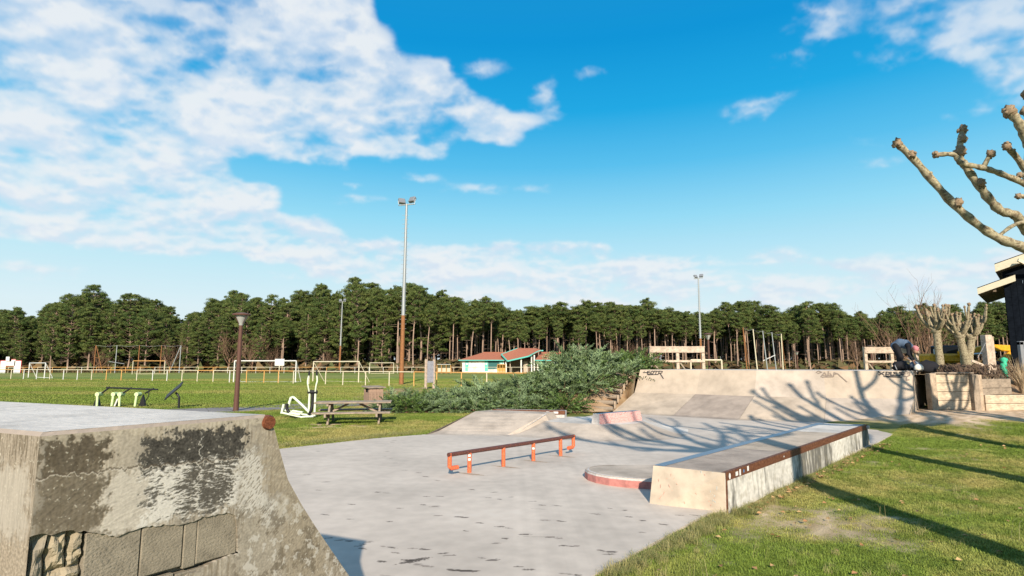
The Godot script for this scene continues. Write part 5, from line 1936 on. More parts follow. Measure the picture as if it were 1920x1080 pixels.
func make_grass() -> void:
	var slab := PackedVector2Array()
	for q in SLAB:
		slab.append(Vector2(q[0], q[1]))
	var box := PackedVector2Array([Vector2(1.66, -7.5), Vector2(2.53, -7.06), Vector2(7.85, -13.06), Vector2(6.9, -13.5)])
	var ramp := PackedVector2Array([Vector2(3.5, -21.6), Vector2(7.0, -18.5), Vector2(11.35, -17.1), Vector2(12.9, -18.5), Vector2(13.2, -19.5), Vector2(3, -26)])
	# short turf
	var short := grass_mesh(31, 18, 0.055, 0.036, 0.0055, 1.0)
	var places := []
	var tints := PackedColorArray()
	rng.seed = 1001
	var tries := 0
	while places.size() < 62000 and tries < 260000:
		tries += 1
		# more of it close to the camera
		var z := -3.0 - 15.8 * pow(rng.randf(), 1.25)
		var x := rr(-1.2, minf(-z * 0.93 + 0.5, 18.0))
		if in_slab(x, z, slab) or in_slab(x, z, box) or in_slab(x, z, ramp):
			continue
		var sand := sand_at(x, z)
		if rng.randf() < sand * 1.25 or z < -18.8:
			continue
		var k := rr(0.7, 1.25) * (1.0 - 0.45 * sand) * (1.0 - smoothstep(-8.0, -16.0, z) * -0.25)
		places.append(Transform3D(Basis(Vector3.UP, rr(0, TAU)).scaled(Vector3(k, k * rr(0.6, 1.1), k)), Vector3(x, lawn_height(x, z) - 0.004, z)))
		tints.append(grass_colour(x, z) * rr(0.9, 1.35))
	scatter("lawn_grass", "short green turf on the lawn beside the grind box", short, places, tints, M.grass)
	# the patch round the picnic table and the gym
	var mid := grass_mesh(32, 16, 0.09, 0.065, 0.009, 0.9)
	places = []
	tints = PackedColorArray()
	rng.seed = 1002
	tries = 0
	while places.size() < 42000 and tries < 200000:
		tries += 1
		var z := rr(-24.5, -11.0)
		var x := rr(-16.0, 1.5)
		if in_slab(x, z, slab) or (z < -21.2 and x > -5.0) or x < z * 0.62:
			continue
		var path := absf(z + 22.6 + (x + 11.5) * 0.75) < 1.5 and x > -14.0 and x < -6.0
		if path or rng.randf() < sand_at(x, z) * 1.2:
			continue
		var k := rr(0.7, 1.2)
		places.append(Transform3D(Basis(Vector3.UP, rr(0, TAU)).scaled(Vector3(k, k * rr(0.5, 1.1), k)), Vector3(x, lawn_height(x, z) - 0.004, z)))
		tints.append(grass_colour(x, z) * rr(0.9, 1.35))
	scatter("verge_grass", "rough green grass round the picnic table", mid, places, tints, M.grass)
	# coarse texture of the field beyond
	var coarse := grass_mesh(33, 12, 0.28, 0.075, 0.03, 0.9)
	places = []
	tints = PackedColorArray()
	rng.seed = 1003
	for k in 42000:
		var z := -24.0 - 50.0 * pow(rng.randf(), 1.3)
		var x := rr(z * 0.92, minf(6.0, -z * 0.2))
		if z > -34.0 and x > -6.6:
			continue
		var j := rr(0.7, 1.3)
		places.append(Transform3D(Basis(Vector3.UP, rr(0, TAU)).scaled(Vector3(j, j * rr(0.5, 1.1), j)), Vector3(x, -0.045 if z < -34.0 or x < -30.0 else -0.03, z)))
		var tone := lawn_noise.get_noise_2d(x * 0.12, z * 0.3)
		tints.append(Color(0.16, 0.22, 0.035).lerp(Color(0.3, 0.27, 0.085), clampf(0.3 + tone * 1.3 + rr(-0.2, 0.2), 0.0, 1.0)) * rr(0.85, 1.25))
	scatter("field_grass", "mown green grass of the playing field", coarse, places, tints, M.grass)
	# long straw-coloured tufts on the lawn and along the slab
	var long := grass_mesh(34, 26, 0.05, 0.17, 0.004, 1.4)
	places = []
	tints = PackedColorArray()
	rng.seed = 1004
	tries = 0
	while places.size() < 1200 and tries < 30000:
		tries += 1
		var x := 0.0
		var z := 0.0
		var k := rr(0.5, 1.0)
		if tries % 3 == 0:
			var t := rng.randf()
			var a := Vector2(0.65, -5.03).lerp(Vector2(2.35, -7.1), t) if tries % 2 else Vector2(2.5, -7.1).lerp(Vector2(7.8, -13.07), t * t)
			x = a.x + absf(rng.randfn()) * 0.12 + 0.04
			z = a.y + rr(-0.03, 0.1)
		elif tries % 3 == 1:
			var t := rng.randf()
			var a := Vector2(-4.9, -12.3).lerp(Vector2(-2.2, -14.95), t)
			x = a.x - absf(rng.randfn()) * 0.2 - 0.05
			z = a.y - absf(rng.randfn()) * 0.3 - 0.05
		else:
			z = rr(-15, -3.4)
			x = rr(0, -z * 0.93)
			if lawn_noise.get_noise_2d(x * 2.0, z * 2.0) < 0.12:
				continue
		if in_slab(x, z, slab) or in_slab(x, z, box):
			continue
		places.append(Transform3D(Basis(Vector3.UP, rr(0, TAU)).scaled(Vector3(k, k * rr(0.7, 1.1), k)), Vector3(x, lawn_height(x, z) - 0.004, z)))
		tints.append(Color(0.17, 0.2, 0.055).lerp(Color(0.4, 0.34, 0.15), rng.randf()))
	scatter("grass_tufts", "long straw-coloured grass tufts along the slab and lawn", long, places, tints, M.grass)
	# tall dry stalks close by
	var stalk := grass_mesh(35, 3, 0.07, 0.42, 0.003, 1.2)
	places = []
	tints = PackedColorArray()
	rng.seed = 1005
	for k in 30:
		var z := rr(-7.5, -3.9)
		var x := rr(0.5, -z * 0.9)
		if in_slab(x, z, slab) or in_slab(x, z, box):
			continue
		var j := rr(0.5, 1.0)
		places.append(Transform3D(Basis(Vector3.UP, rr(0, TAU)).scaled(Vector3(j, j, j)), Vector3(x, lawn_height(x, z), z)))
		tints.append(Color(0.42, 0.36, 0.18))
	scatter("dry_stalks", "thin dry grass stalks standing on the lawn", stalk, places, tints, M.grass)
	# fallen leaves
	var leaf := Shape.new()
	leaf.quad(Vector3(-0.03, 0, 0), Vector3(0, 0.012, 0.022), Vector3(0.035, 0.004, 0), Vector3(0, 0.01, -0.022))
	places = []
	tints = PackedColorArray()
	rng.seed = 1006
	for k in 420:
		var x := 0.0
		var z := 0.0
		if k < 160:
			z = rr(-13, -4.2)
			x = rr(1, -z * 0.9)
		elif k < 300:
			x = rr(1.8, 4.2)
			z = rr(-24.0, -20.3)
		else:
			var t := rng.randf()
			x = lerpf(2.6, 8.0, t) + rr(0, 0.25)
			z = lerpf(-7.2, -13.1, t) + rr(0, 0.15)
		if in_slab(x, z, slab) or in_slab(x, z, box) or in_slab(x, z, ramp):
			continue
		var y := lawn_height(x, z) + 0.035 if z > -21.3 else maxf(mound_height(x, z), lawn_height(x, z)) + 0.02
		places.append(Transform3D(Basis(Vector3.UP, rr(0, TAU)) * Basis(Vector3.RIGHT, rr(-0.6, 0.6)), Vector3(x, y, z)))
		tints.append(Color(0.26, 0.12, 0.05).lerp(Color(0.45, 0.3, 0.14), rng.randf()))
	scatter("fallen_leaves", "scattered brown fallen leaves on lawn and bank", leaf.mesh(), places, tints, M.reed)


func make_bed_plants() -> void:
	# dry ornamental grasses above the low timber wall
	rng.seed = 1100
	for q in [[17.0, -19.75, 1.0, "large clump of dry reddish ornamental grass above the low wall"], [16.2, -20.0, 0.6, "small arching clump of dry grass beside the wooden gate post"], [18.0, -19.8, 1.15, "tall straw-coloured grass clump in front of the hut"], [17.5, -20.5, 1.2, "upright dry grass clump beneath the grey steel frame"]]:
		var s := Shape.new()
		for k in 190:
			var a := rr(0, TAU)
			s.tint = Color(0.33, 0.22, 0.14).lerp(Color(0.5, 0.4, 0.25), rng.randf()) * rr(0.7, 1.2)
			var d := Vector3(cos(a), 0, sin(a))
			var p := d * rr(0, 0.14)
			var bend := rr(0.2, 1.5)
			var len: float = rr(0.6, 1.15) * q[2]
			var pts := [p]
			var dir := (Vector3.UP + d * 0.15).normalized()
			for i in 5:
				pts.append(pts[-1] + dir * len / 5.0)
				dir = (dir + (d * 0.6 - Vector3.UP * 0.35) * bend * 0.35).normalized()
			var side := Vector3(-d.z, 0, d.x) * 0.008
			for i in 5:
				var w0 := 1.0 - i / 5.5
				var w1 := 1.0 - (i + 1) / 5.5
				s.out_quad(pts[i] - side * w0, pts[i] + side * w0, pts[i + 1] + side * w1, pts[i + 1] - side * w1, p - d)
		var o := thing("ornamental_grass", q[3], "grass clump", Vector3(q[0], mound_height(q[0], q[1]) - 0.02, q[1]))
		part(o, "blades", s, M.reed)
	# dark low hedge in front of the pollards
	for h in [[14.6, -19.9, 1.5, "dark leafless low hedge on top of the tall timber wall"], [16.0, -20.9, 1.3, "dark twiggy low hedge below the sunlit pollards"], [17.7, -22.2, 1.5, "dark twiggy hedge beside the wooden gate post"]]:
		var s := Shape.new()
		for k in 700:
			s.tint = Color(0.05, 0.032, 0.024).lerp(Color(0.1, 0.065, 0.04), rng.randf())
			var at := Vector3(rr(-1, 1) * h[2], rr(0.02, 0.34), rr(-0.4, 0.4))
			tuft(s, at, Vector3(0, 0.5, 1), rr(0.03, 0.09))
		var o := thing("low_hedge", h[3], "hedge", Vector3(h[0], mound_height(h[0], h[1]) - 0.02, h[1]))
		part(o, "foliage", s, M.needles)


# ---------- objects ----------
func pole_shape(p: Array, r: Array, sides := 12) -> Shape:
	var s := Shape.new()
	s.tube(p, r, sides)
	return s


func make_lamps() -> void:
	var o := thing("street_lamp", "brown lamp post with shallow cone shade behind the near quarter pipe", "lamp post", Vector3(-10.35, -0.03, -22.4), 0.0, "brown park lamps")
	part(o, "post", pole_shape([Vector3(0, 0, 0), Vector3(0, 1.0, 0), Vector3(0, 3.25, 0)], [0.1, 0.085, 0.07]), M.brown_metal)
	var s := Shape.new()
	s.lathe(Vector3.ZERO, [[0.07, 3.22], [0.1, 3.3], [0.22, 3.55], [0.29, 3.62]], 20)
	var l := part(o, "lamp_glass", s, M.lamp_glass)
	s = Shape.new()
	for k in 4:
		var a := TAU * k / 4.0 + 0.5
		var d := Vector3(cos(a), 0, sin(a))
		s.tube([d * 0.1 + Vector3(0, 3.28, 0), d * 0.31 + Vector3(0, 3.63, 0)], [0.012], 5)
	part(l, "stay", s, M.brown_metal)
	s = Shape.new()
	s.lathe(Vector3.ZERO, [[0.0, 3.6], [0.33, 3.6], [0.34, 3.63], [0.32, 3.66], [0.12, 3.71], [0.0, 3.72]], 24)
	part(o, "lamp_shade", s, M.brown_metal)
	var places := [[15.0, 0.4, -45.0, "brown lamp post beside the white barrier behind the ramp deck"], [41.5, -0.06, -86.0, "brown lamp post between the tall net poles and the wood"], [36.5, -0.06, -60.0, "brown lamp post standing before the pine trunks behind the ramp"]]
	for q in places:
		var c := copy_of(o, q[3])
		c.position = Vector3(q[0], q[1], q[2])


func make_masts() -> void:
	var o := thing("floodlight_mast", "tall grey floodlight mast with rusty lower half beside the field rail", "floodlight", Vector3(-9.9, -0.06, -53.1), 0.0, "floodlight masts round the field")
	part(o, "lower_pole", pole_shape([Vector3(0, 0, 0), Vector3(0.03, 6.2, 0)], [0.215, 0.18]), M.rust_paint)
	part(o, "upper_pole", pole_shape([Vector3(0.03, 6.2, 0), Vector3(0.1, 16.6, 0)], [0.175, 0.1]), M.galvanised)
	for k in 26:
		var y := 5.0 + k * 0.42
		part(o, "rung", pole_shape([Vector3(-0.28, y, 0.05), Vector3(0.34, y, 0.05)], [0.014], 5), M.galvanised)
	part(o, "crossarm", pole_shape([Vector3(-0.65, 16.45, 0), Vector3(0.9, 16.6, 0)], [0.05], 8), M.galvanised)
	for e in [[-0.35, 0.5, 16.85], [0.62, -0.55, 17.0]]:
		var s := Shape.new()
		var b := Basis(Vector3.UP, e[1]) * Basis(Vector3.RIGHT, -0.55)
		s.box(Vector3(e[0], e[2], 0.0), Vector3(0.62, 0.58, 0.3), 0.04, b)
		var f := part(o, "floodlight", s, M.grey_metal)
		s = Shape.new()
		s.box(Vector3(e[0], e[2], 0.0) + b * Vector3(0, 0, -0.16), Vector3(0.54, 0.5, 0.02), 0.0, b)
		part(f, "lens", s, M.flood_glass)
		s = Shape.new()
		for x in [-0.34, 0.34]:
			s.beam(Vector3(e[0], 16.5, 0) + Basis(Vector3.UP, e[1]) * Vector3(x, 0, 0.05), Vector3(e[0], e[2], 0) + b * Vector3(x, 0, 0), 0.03, 0.03)
		part(f, "bracket", s, M.galvanised)
	var c := copy_of(o, "grey floodlight mast with rusty foot standing across the field before the pines")
	c.position = Vector3(-40.2, -0.06, -138.0)
	c = copy_of(o, "grey floodlight mast rising beside the wooden barrier on the ramp deck")
	c.position = Vector3(32.0, -0.06, -100.0)


func rail_fence(called: String, label: String, path: Array, gap: float, tall: float, odd: float) -> void:
	var o := thing(called, label, "fence")
	var pts := []
	for i in path.size() - 1:
		var a := Vector3(path[i][0], 0, path[i][1])
		var b := Vector3(path[i + 1][0], 0, path[i + 1][1])
		var n := maxi(1, int(round((b - a).length() / gap)))
		for k in n:
			pts.append(a.lerp(b, float(k) / n))
	pts.append(Vector3(path[-1][0], 0, path[-1][1]))
	var run := 0.0
	for i in pts.size():
		var p: Vector3 = pts[i]
		run = lerpf(run, rr(-1, 1), 0.5)
		var m: Material = M.orange if run > odd else (M.cream if run > -0.2 else M.white)
		part(o, "post", pole_shape([p + Vector3(0, -0.1, 0), p + Vector3(0, tall, 0)], [0.045], 6), m)
		if i < pts.size() - 1:
			var q: Vector3 = pts[i + 1]
			part(o, "rail", pole_shape([p + Vector3(0, tall, 0), q + Vector3(0, tall, 0)], [0.045], 6), M.orange if run > odd - 0.1 else M.cream)


func goal(called: String, label: String, a: Vector3, b: Vector3, tall: float, m: Material, deep: float, group := "", bar: Material = null) -> void:
	var o := thing(called, label, "goal", (a + b) * 0.5, 0.0, group)
	var c := (a + b) * 0.5
	a -= c
	b -= c
	var up := Vector3(0, tall, 0)
	part(o, "post", pole_shape([a, a + up], [0.06], 8), m)
	part(o, "post", pole_shape([b, b + up], [0.06], 8), m)
	part(o, "crossbar", pole_shape([a + up, b + up], [0.06], 8), bar if bar else m)
	if deep > 0.0:
		var d := (b - a).normalized()
		var w := Vector3(-d.z, 0, d.x) * deep
		if w.z > 0:
			w = -w
		for e in [a, b]:
			part(o, "stay", pole_shape([e + up, e + w + Vector3(0, 0.03, 0)], [0.035], 6), m)
		part(o, "ground_bar", pole_shape([a + w + Vector3(0, 0.03, 0), b + w + Vector3(0, 0.03, 0)], [0.035], 6), m)


func make_field() -> void:
	rng.seed = 1201
	rail_fence("field_rail", "white and orange tubular rail along the playing field", [[-72, -77.5], [-62, -73.4], [-39.2, -64.7], [-24.2, -57.9], [-14.7, -51.6], [-8, -48.4], [-3.8, -44.6], [4, -40]], 2.45, 1.12, 0.28)
	rail_fence("far_field_rail", "white tubular rail across the far side of the field", [[-124, -124], [-60, -125], [-15, -124], [-6.5, -123], [16, -121]], 3.1, 1.2, 0.22)
	rail_fence("corner_rail", "white tubular rail closing the field corner by the red and white wall", [[-78, -80], [-98, -104], [-116, -124]], 2.8, 1.1, 0.5)
	goal("football_goal", "small white goal beside the red and white wall", Vector3(-67.6, -0.06, -82.9), Vector3(-61.5, -0.06, -78.0), 2.0, M.white, 0.9)
	goal("football_goal", "white football goal with orange crossbar at the far rail", Vector3(-71.9, -0.06, -112.2), Vector3(-66.3, -0.06, -113.0), 2.5, M.cream, 1.2, "", M.orange)
	goal("football_goal", "wide white goal with slanted stays behind the lamp post", Vector3(-28.0, -0.06, -59.7), Vector3(-21.6, -0.06, -59.2), 2.15, M.white, 1.3)
	goal("football_goal", "yellow-white goal standing behind the elliptical trainer", Vector3(-21.0, -0.06, -62.6), Vector3(-15.1, -0.06, -58.4), 2.08, M.cream, 1.4)
	goal("football_goal", "far small goal beside the tall floodlight mast", Vector3(-28.6, -0.06, -119), Vector3(-23.8, -0.06, -119), 2.15, M.cream, 0.9)
	goal("tube_barrier", "white tube barrier frame behind the wooden barrier on the deck", Vector3(13.3, 0.1, -44.0), Vector3(15.6, 0.1, -44.0), 1.95, M.cream, 0.0)

	var o := thing("sign_board", "small blank white board on a white post at the field rail", "sign", Vector3(-22.6, -0.06, -57.5))
	part(o, "post", pole_shape([Vector3.ZERO, Vector3(0, 1.7, 0)], [0.045], 8), M.cream)
	var s := Shape.new()
	s.box(Vector3(0, 2.0, 0), Vector3(0.92, 0.66, 0.04), 0.01)
	part(o, "board", s, M.white)

	o = thing("graffiti_sign", "narrow white sign with scrawled graffiti between two wooden posts", "sign", Vector3(-5.95, -0.05, -43.0), 0.95)
	for x in [-0.42, 0.42]:
		plank(o, "post", Vector3(x, -0.1, 0), Vector3(x, 2.15, 0), 0.14, 0.14, M.wood_rail)
	s = Shape.new()
	s.box(Vector3(0, 1.25, 0.02), Vector3(0.72, 1.55, 0.03), 0.005)
	part(o, "panel", s, M.print)

	# dugouts: bent tube hoops with a shell
	for q in [[-13.6, -118.5, "yellowed dugout shelter on the far touchline"], [-2.1, -117.5, "orange dugout shelter in front of the clubhouse"]]:
		o = thing("dugout", q[2], "shelter", Vector3(q[0], -0.06, q[1]))
		var wide := 1.35 if q[0] < -5.0 else 0.8
		for x in [-wide, -wide * 0.35, wide * 0.35, wide]:
			part(o, "hoop", pole_shape([Vector3(x, 0, 0.5), Vector3(x, 1.7, 0.6), Vector3(x, 1.85, 0.3), Vector3(x, 1.5, -0.6), Vector3(x, 0, -0.9)], [0.05], 6), M.orange)
		s = Shape.new()
		var prof := [Vector2(0.6, 1.78), Vector2(0.3, 1.9), Vector2(-0.6, 1.55), Vector2(-0.95, 0.0)]
		for i in 3:
			s.quad(Vector3(-wide, prof[i].y, prof[i].x), Vector3(wide, prof[i].y, prof[i].x), Vector3(wide, prof[i + 1].y, prof[i + 1].x), Vector3(-wide, prof[i + 1].y, prof[i + 1].x))
		part(o, "shell", s, M.clear_shell if q[0] < -5.0 else M.orange)
		s = Shape.new()
		s.box(Vector3(0, 0.42, -0.35), Vector3(wide * 1.9, 0.06, 0.35), 0.01)
		part(o, "bench", s, M.cream)

	# ball nets: tall posts with end frames and slack wires
	o = thing("ball_net", "row of thin tall net poles before the western pines", "net poles")
	var xs := [-90.4, -85.8, -80.9, -76.1, -71.9]
	for i in 5:
		part(o, "pole", pole_shape([Vector3(xs[i], -0.1, -128), Vector3(xs[i], 5.9, -128)], [0.11, 0.08], 7), M.rust_paint if i in [0, 2, 3] else M.galvanised)
	part(o, "stay", pole_shape([Vector3(-88.6, -0.1, -128.3), Vector3(-90.3, 5.8, -128)], [0.07], 6), M.rust_paint)
	part(o, "stay", pole_shape([Vector3(-74.2, -0.1, -128.3), Vector3(-72, 5.6, -128)], [0.09], 6), M.galvanised)
	part(o, "rung", pole_shape([Vector3(-90.4, 3.2, -128), Vector3(-89.6, 3.2, -128.1)], [0.04], 5), M.rust_paint)
	part(o, "boom", pole_shape([Vector3(-87, 2.4, -127.6), Vector3(-83.6, 1.9, -127.6)], [0.06], 6), M.galvanised)
	for i in 4:
		part(o, "wire", pole_shape([Vector3(xs[i], 5.85, -128), Vector3((xs[i] + xs[i + 1]) * 0.5, 5.65, -128), Vector3(xs[i + 1], 5.85, -128)], [0.02], 4), M.net)
	o = thing("ball_net", "row of pale tall net poles behind the ramp deck", "net poles")
	var top := [Vector3(36.6, 7.55, -93), Vector3(39.0, 7.4, -95), Vector3(41.4, 7.25, -97), Vector3(44.0, 7.15, -99.5), Vector3(46.5, 7.0, -101.5)]
	for i in 5:
		var lean: float = [0.35, 0.4, 0.5, 0.45, -0.05][i]
		var m: Material = [M.rust_paint, M.cream, M.galvanised, M.galvanised, M.cream][i]
		part(o, "pole", pole_shape([Vector3(top[i].x + lean, -0.1, top[i].z), Vector3(top[i].x + lean * 0.5, 3.4, top[i].z), top[i]], [0.1, 0.09, 0.075], 7), m)
	for e in [[0, 1.05], [4, 0.75]]:
		var t: Vector3 = top[e[0]]
		part(o, "stay", pole_shape([Vector3(t.x + e[1], -0.1, t.z - 0.6), t], [0.055, 0.045], 6), M.rust_paint)
		for y in [2.2, 4.6]:
			part(o, "rung", pole_shape([Vector3(t.x + 0.1, y, t.z), Vector3(t.x + e[1] * (1.0 - y / 7.2), y, t.z - 0.4)], [0.03], 5), M.rust_paint)
	part(o, "boom", pole_shape([Vector3(41.2, 2.35, -97), Vector3(43.9, 3.3, -98.5)], [0.06], 6), M.white)
	for i in 4:
		part(o, "wire", pole_shape([top[i], top[i].lerp(top[i + 1], 0.5) - Vector3(0, 0.35, 0), top[i + 1]], [0.02], 4), M.net)

	# multi-sport end wall
	o = thing("sports_wall", "white panelled sports wall with red edges and basketball board", "sports wall", Vector3(-107.4, -0.06, -126.5))
	for q in [[-2.0, 0.0, 1.25, 2.6], [0.95, 0.0, 1.5, 2.6], [-0.78, 1.55, 1.1, 0.9], [0.28, 1.55, 0.95, 1.3]]:
		s = Shape.new()
		s.box(Vector3(q[0] + q[2] * 0.5, q[1] + q[3] * 0.5, 0), Vector3(q[2] - 0.04, q[3], 0.1), 0.01)
		part(o, "panel", s, M.white)
	for q in [[-2.05, 0.0, 0.1, 2.65], [2.45, 0.0, 0.1, 2.65], [-2.0, 2.6, 1.25, 0.1], [0.3, 2.85, 0.95, 0.12], [1.2, 2.6, 1.25, 0.1], [-0.75, 1.45, 1.75, 0.12]]:
		s = Shape.new()
		s.box(Vector3(q[0] + q[2] * 0.5, q[1] + q[3] * 0.5, 0.02), Vector3(q[2], q[3], 0.14), 0.01)
		part(o, "red_edge", s, M.red_white_red)
	s = Shape.new()
	s.box(Vector3(-0.45, 3.0, 0.12), Vector3(0.75, 0.95, 0.06), 0.01)
	part(o, "backboard", s, M.white)
	for k in 2:
		s = Shape.new()
		s.box(Vector3(-7.5 - 4.0 * k, 0.45, 0), Vector3(3.9, 0.8, 0.08), 0.01)
		part(o, "side_board", s, M.white)

	o = thing("far_house", "small house with orange tiled roof at the field edge", "house", Vector3(-118.5, -0.06, -131))
	s = Shape.new()
	s.box(Vector3(-3, 0.9, 0), Vector3(8.0, 1.8, 5.0), 0.02)
	part(o, "wall", s, M.soffit)
	s = Shape.new()
	s.quad(Vector3(-8, 1.7, 3), Vector3(1.9, 1.7, 3), Vector3(0.2, 3.0, 0), Vector3(-8, 3.0, 0))
	s.quad(Vector3(-8, 3.0, 0), Vector3(0.2, 3.0, 0), Vector3(1.9, 1.7, -3), Vector3(-8, 1.7, -3))
	s.tri(Vector3(1.9, 1.7, 3), Vector3(1.9, 1.7, -3), Vector3(0.2, 3.0, 0))
	part(o, "roof", s, M.roof)


func make_clubhouse() -> void:
	var o := thing("clubhouse", "low white clubhouse with red tiled roofs and turquoise shutters", "building", Vector3(0, -0.06, -130))
	var s := Shape.new()
	s.box(Vector3(-6.35, 1.45, -2.5), Vector3(9.2, 2.9, 5.0), 0.02)
	var wall := part(o, "wall", s, M.plaster)
	s = Shape.new()
	s.box(Vector3(10.0, 1.45, -2.5), Vector3(9.0, 2.9, 5.0), 0.02)
	part(o, "wall", s, M.plaster)
	s = Shape.new()
	s.box(Vector3(1.8, 1.5, -3.6), Vector3(7.2, 3.0, 0.2), 0.01)
	part(o, "porch_back", s, M.soffit)
	# shutters with a pale heart, on the front wall
	for x in [-9.9, -5.65, -2.35]:
		s = Shape.new()
		s.box(Vector3(x, 1.55, 0.03), Vector3(0.72, 2.3, 0.06), 0.01)
		var sh := part(wall, "shutter", s, M.teal)
		s = Shape.new()
		s.lump(Vector3(x, 1.95, 0.05), Vector3(0.2, 0.24, 0.03), 0.0, null, 1.0, 6, 10)
		part(sh, "heart", s, M.plaster)
	s = Shape.new()
	s.box(Vector3(-4.0, 1.75, 0.015), Vector3(2.5, 1.9, 0.03), 0.0)
	var win := part(wall, "window", s, M.teal_dark)
	s = Shape.new()
	s.box(Vector3(-4.0, 0.78, 0.03), Vector3(2.6, 0.08, 0.1), 0.0)
	part(win, "sill", s, M.plaster)
	for x in [6.3, 7.0]:
		s = Shape.new()
		s.box(Vector3(x, 1.6, 0.03), Vector3(0.66, 2.2, 0.06), 0.01)
		part(o, "shutter", s, M.teal if x < 6.6 else M.teal_dark)
	# hipped roofs of the two wings
	for w in [[-11.7, -1.6, -6.5], [5.0, 15.0, 8.0]]:
		s = Shape.new()
		var e0 := Vector3(w[0], 2.8, 0.8)
		var e1 := Vector3(w[1], 2.8, 0.8)
		var e2 := Vector3(w[1], 2.8, -5.8)
		var e3 := Vector3(w[0], 2.8, -5.8)
		var r0 := Vector3(w[2] if w[2] < 0 else w[0] + 1.6, 4.5, -2.5)
		var r1 := Vector3(w[1] + (0.5 if w[2] < 0 else -4.0), 4.5, -2.5)
		s.quad(e0, e1, r1, r0)
		s.quad(e2, e3, r0, r1)
		s.tri(e3, e0, r0)
		s.tri(e1, e2, r1)
		var rf := part(o, "roof", s, M.roof)
		s = Shape.new()
		s.box(Vector3((w[0] + w[1]) * 0.5, 2.74, 0.8), Vector3(w[1] - w[0], 0.2, 0.12), 0.01)
		part(rf, "eaves_board", s, M.teal)
		s = Shape.new()
		s.tube([r0, r1], [0.12], 6)
		part(rf, "ridge", s, M.roof)
	# the porch roof stands higher and swings out to the front
	s = Shape.new()
	var p1 := Vector3(-2.4, 4.05, 0.2)
	var p2 := Vector3(1.2, 5.45, -2.2)
	var p3 := Vector3(5.4, 5.45, -2.2)
	var p4 := Vector3(6.8, 4.9, -0.4)
	var p5 := Vector3(-1.0, 2.55, 2.2)
	var p6 := Vector3(3.6, 3.6, 1.3)
	s.quad(p5, p6, p2, p1)
	s.quad(p6, p4, p3, p2)
	s.quad(p2, p3, Vector3(6.0, 2.9, -6.0), Vector3(-2.4, 2.9, -6.0))
	s.tri(p1, p2, Vector3(-2.4, 2.9, -6.0))
	var porch := part(o, "porch_roof", s, M.roof)
	s = Shape.new()
	for e in [[p1, p5], [p5, p6], [p6, p4 - Vector3(0.9, 0.15, 0)], [p4 - Vector3(0.9, 0.15, 0), p4 + Vector3(0.1, 0, 0)], [p1, p2]]:
		s.beam(e[0], e[1], 0.14, 0.28 if e[0] != p1 or e[1] == p5 else 0.14, 0.01)
	part(porch, "verge_board", s, M.teal)
	for x in [-1.3, -0.4, 2.0, 4.3, 4.9]:
		s = Shape.new()
		var tall: float = 2.6 + 0.22 * (x + 1.0)
		s.box(Vector3(x, tall * 0.5, 0.9 if x < 4.0 else 0.0), Vector3(0.3 if absf(x + 0.4) > 0.1 else 0.16, tall, 0.3), 0.02)
		part(o, "column", s, M.plaster if x != -0.4 else M.wood_rail)
	s = Shape.new()
	s.box(Vector3(3.0, 1.3, -1.5), Vector3(0.9, 2.4, 0.1), 0.01)
	part(o, "door", s, M.wood_rail)


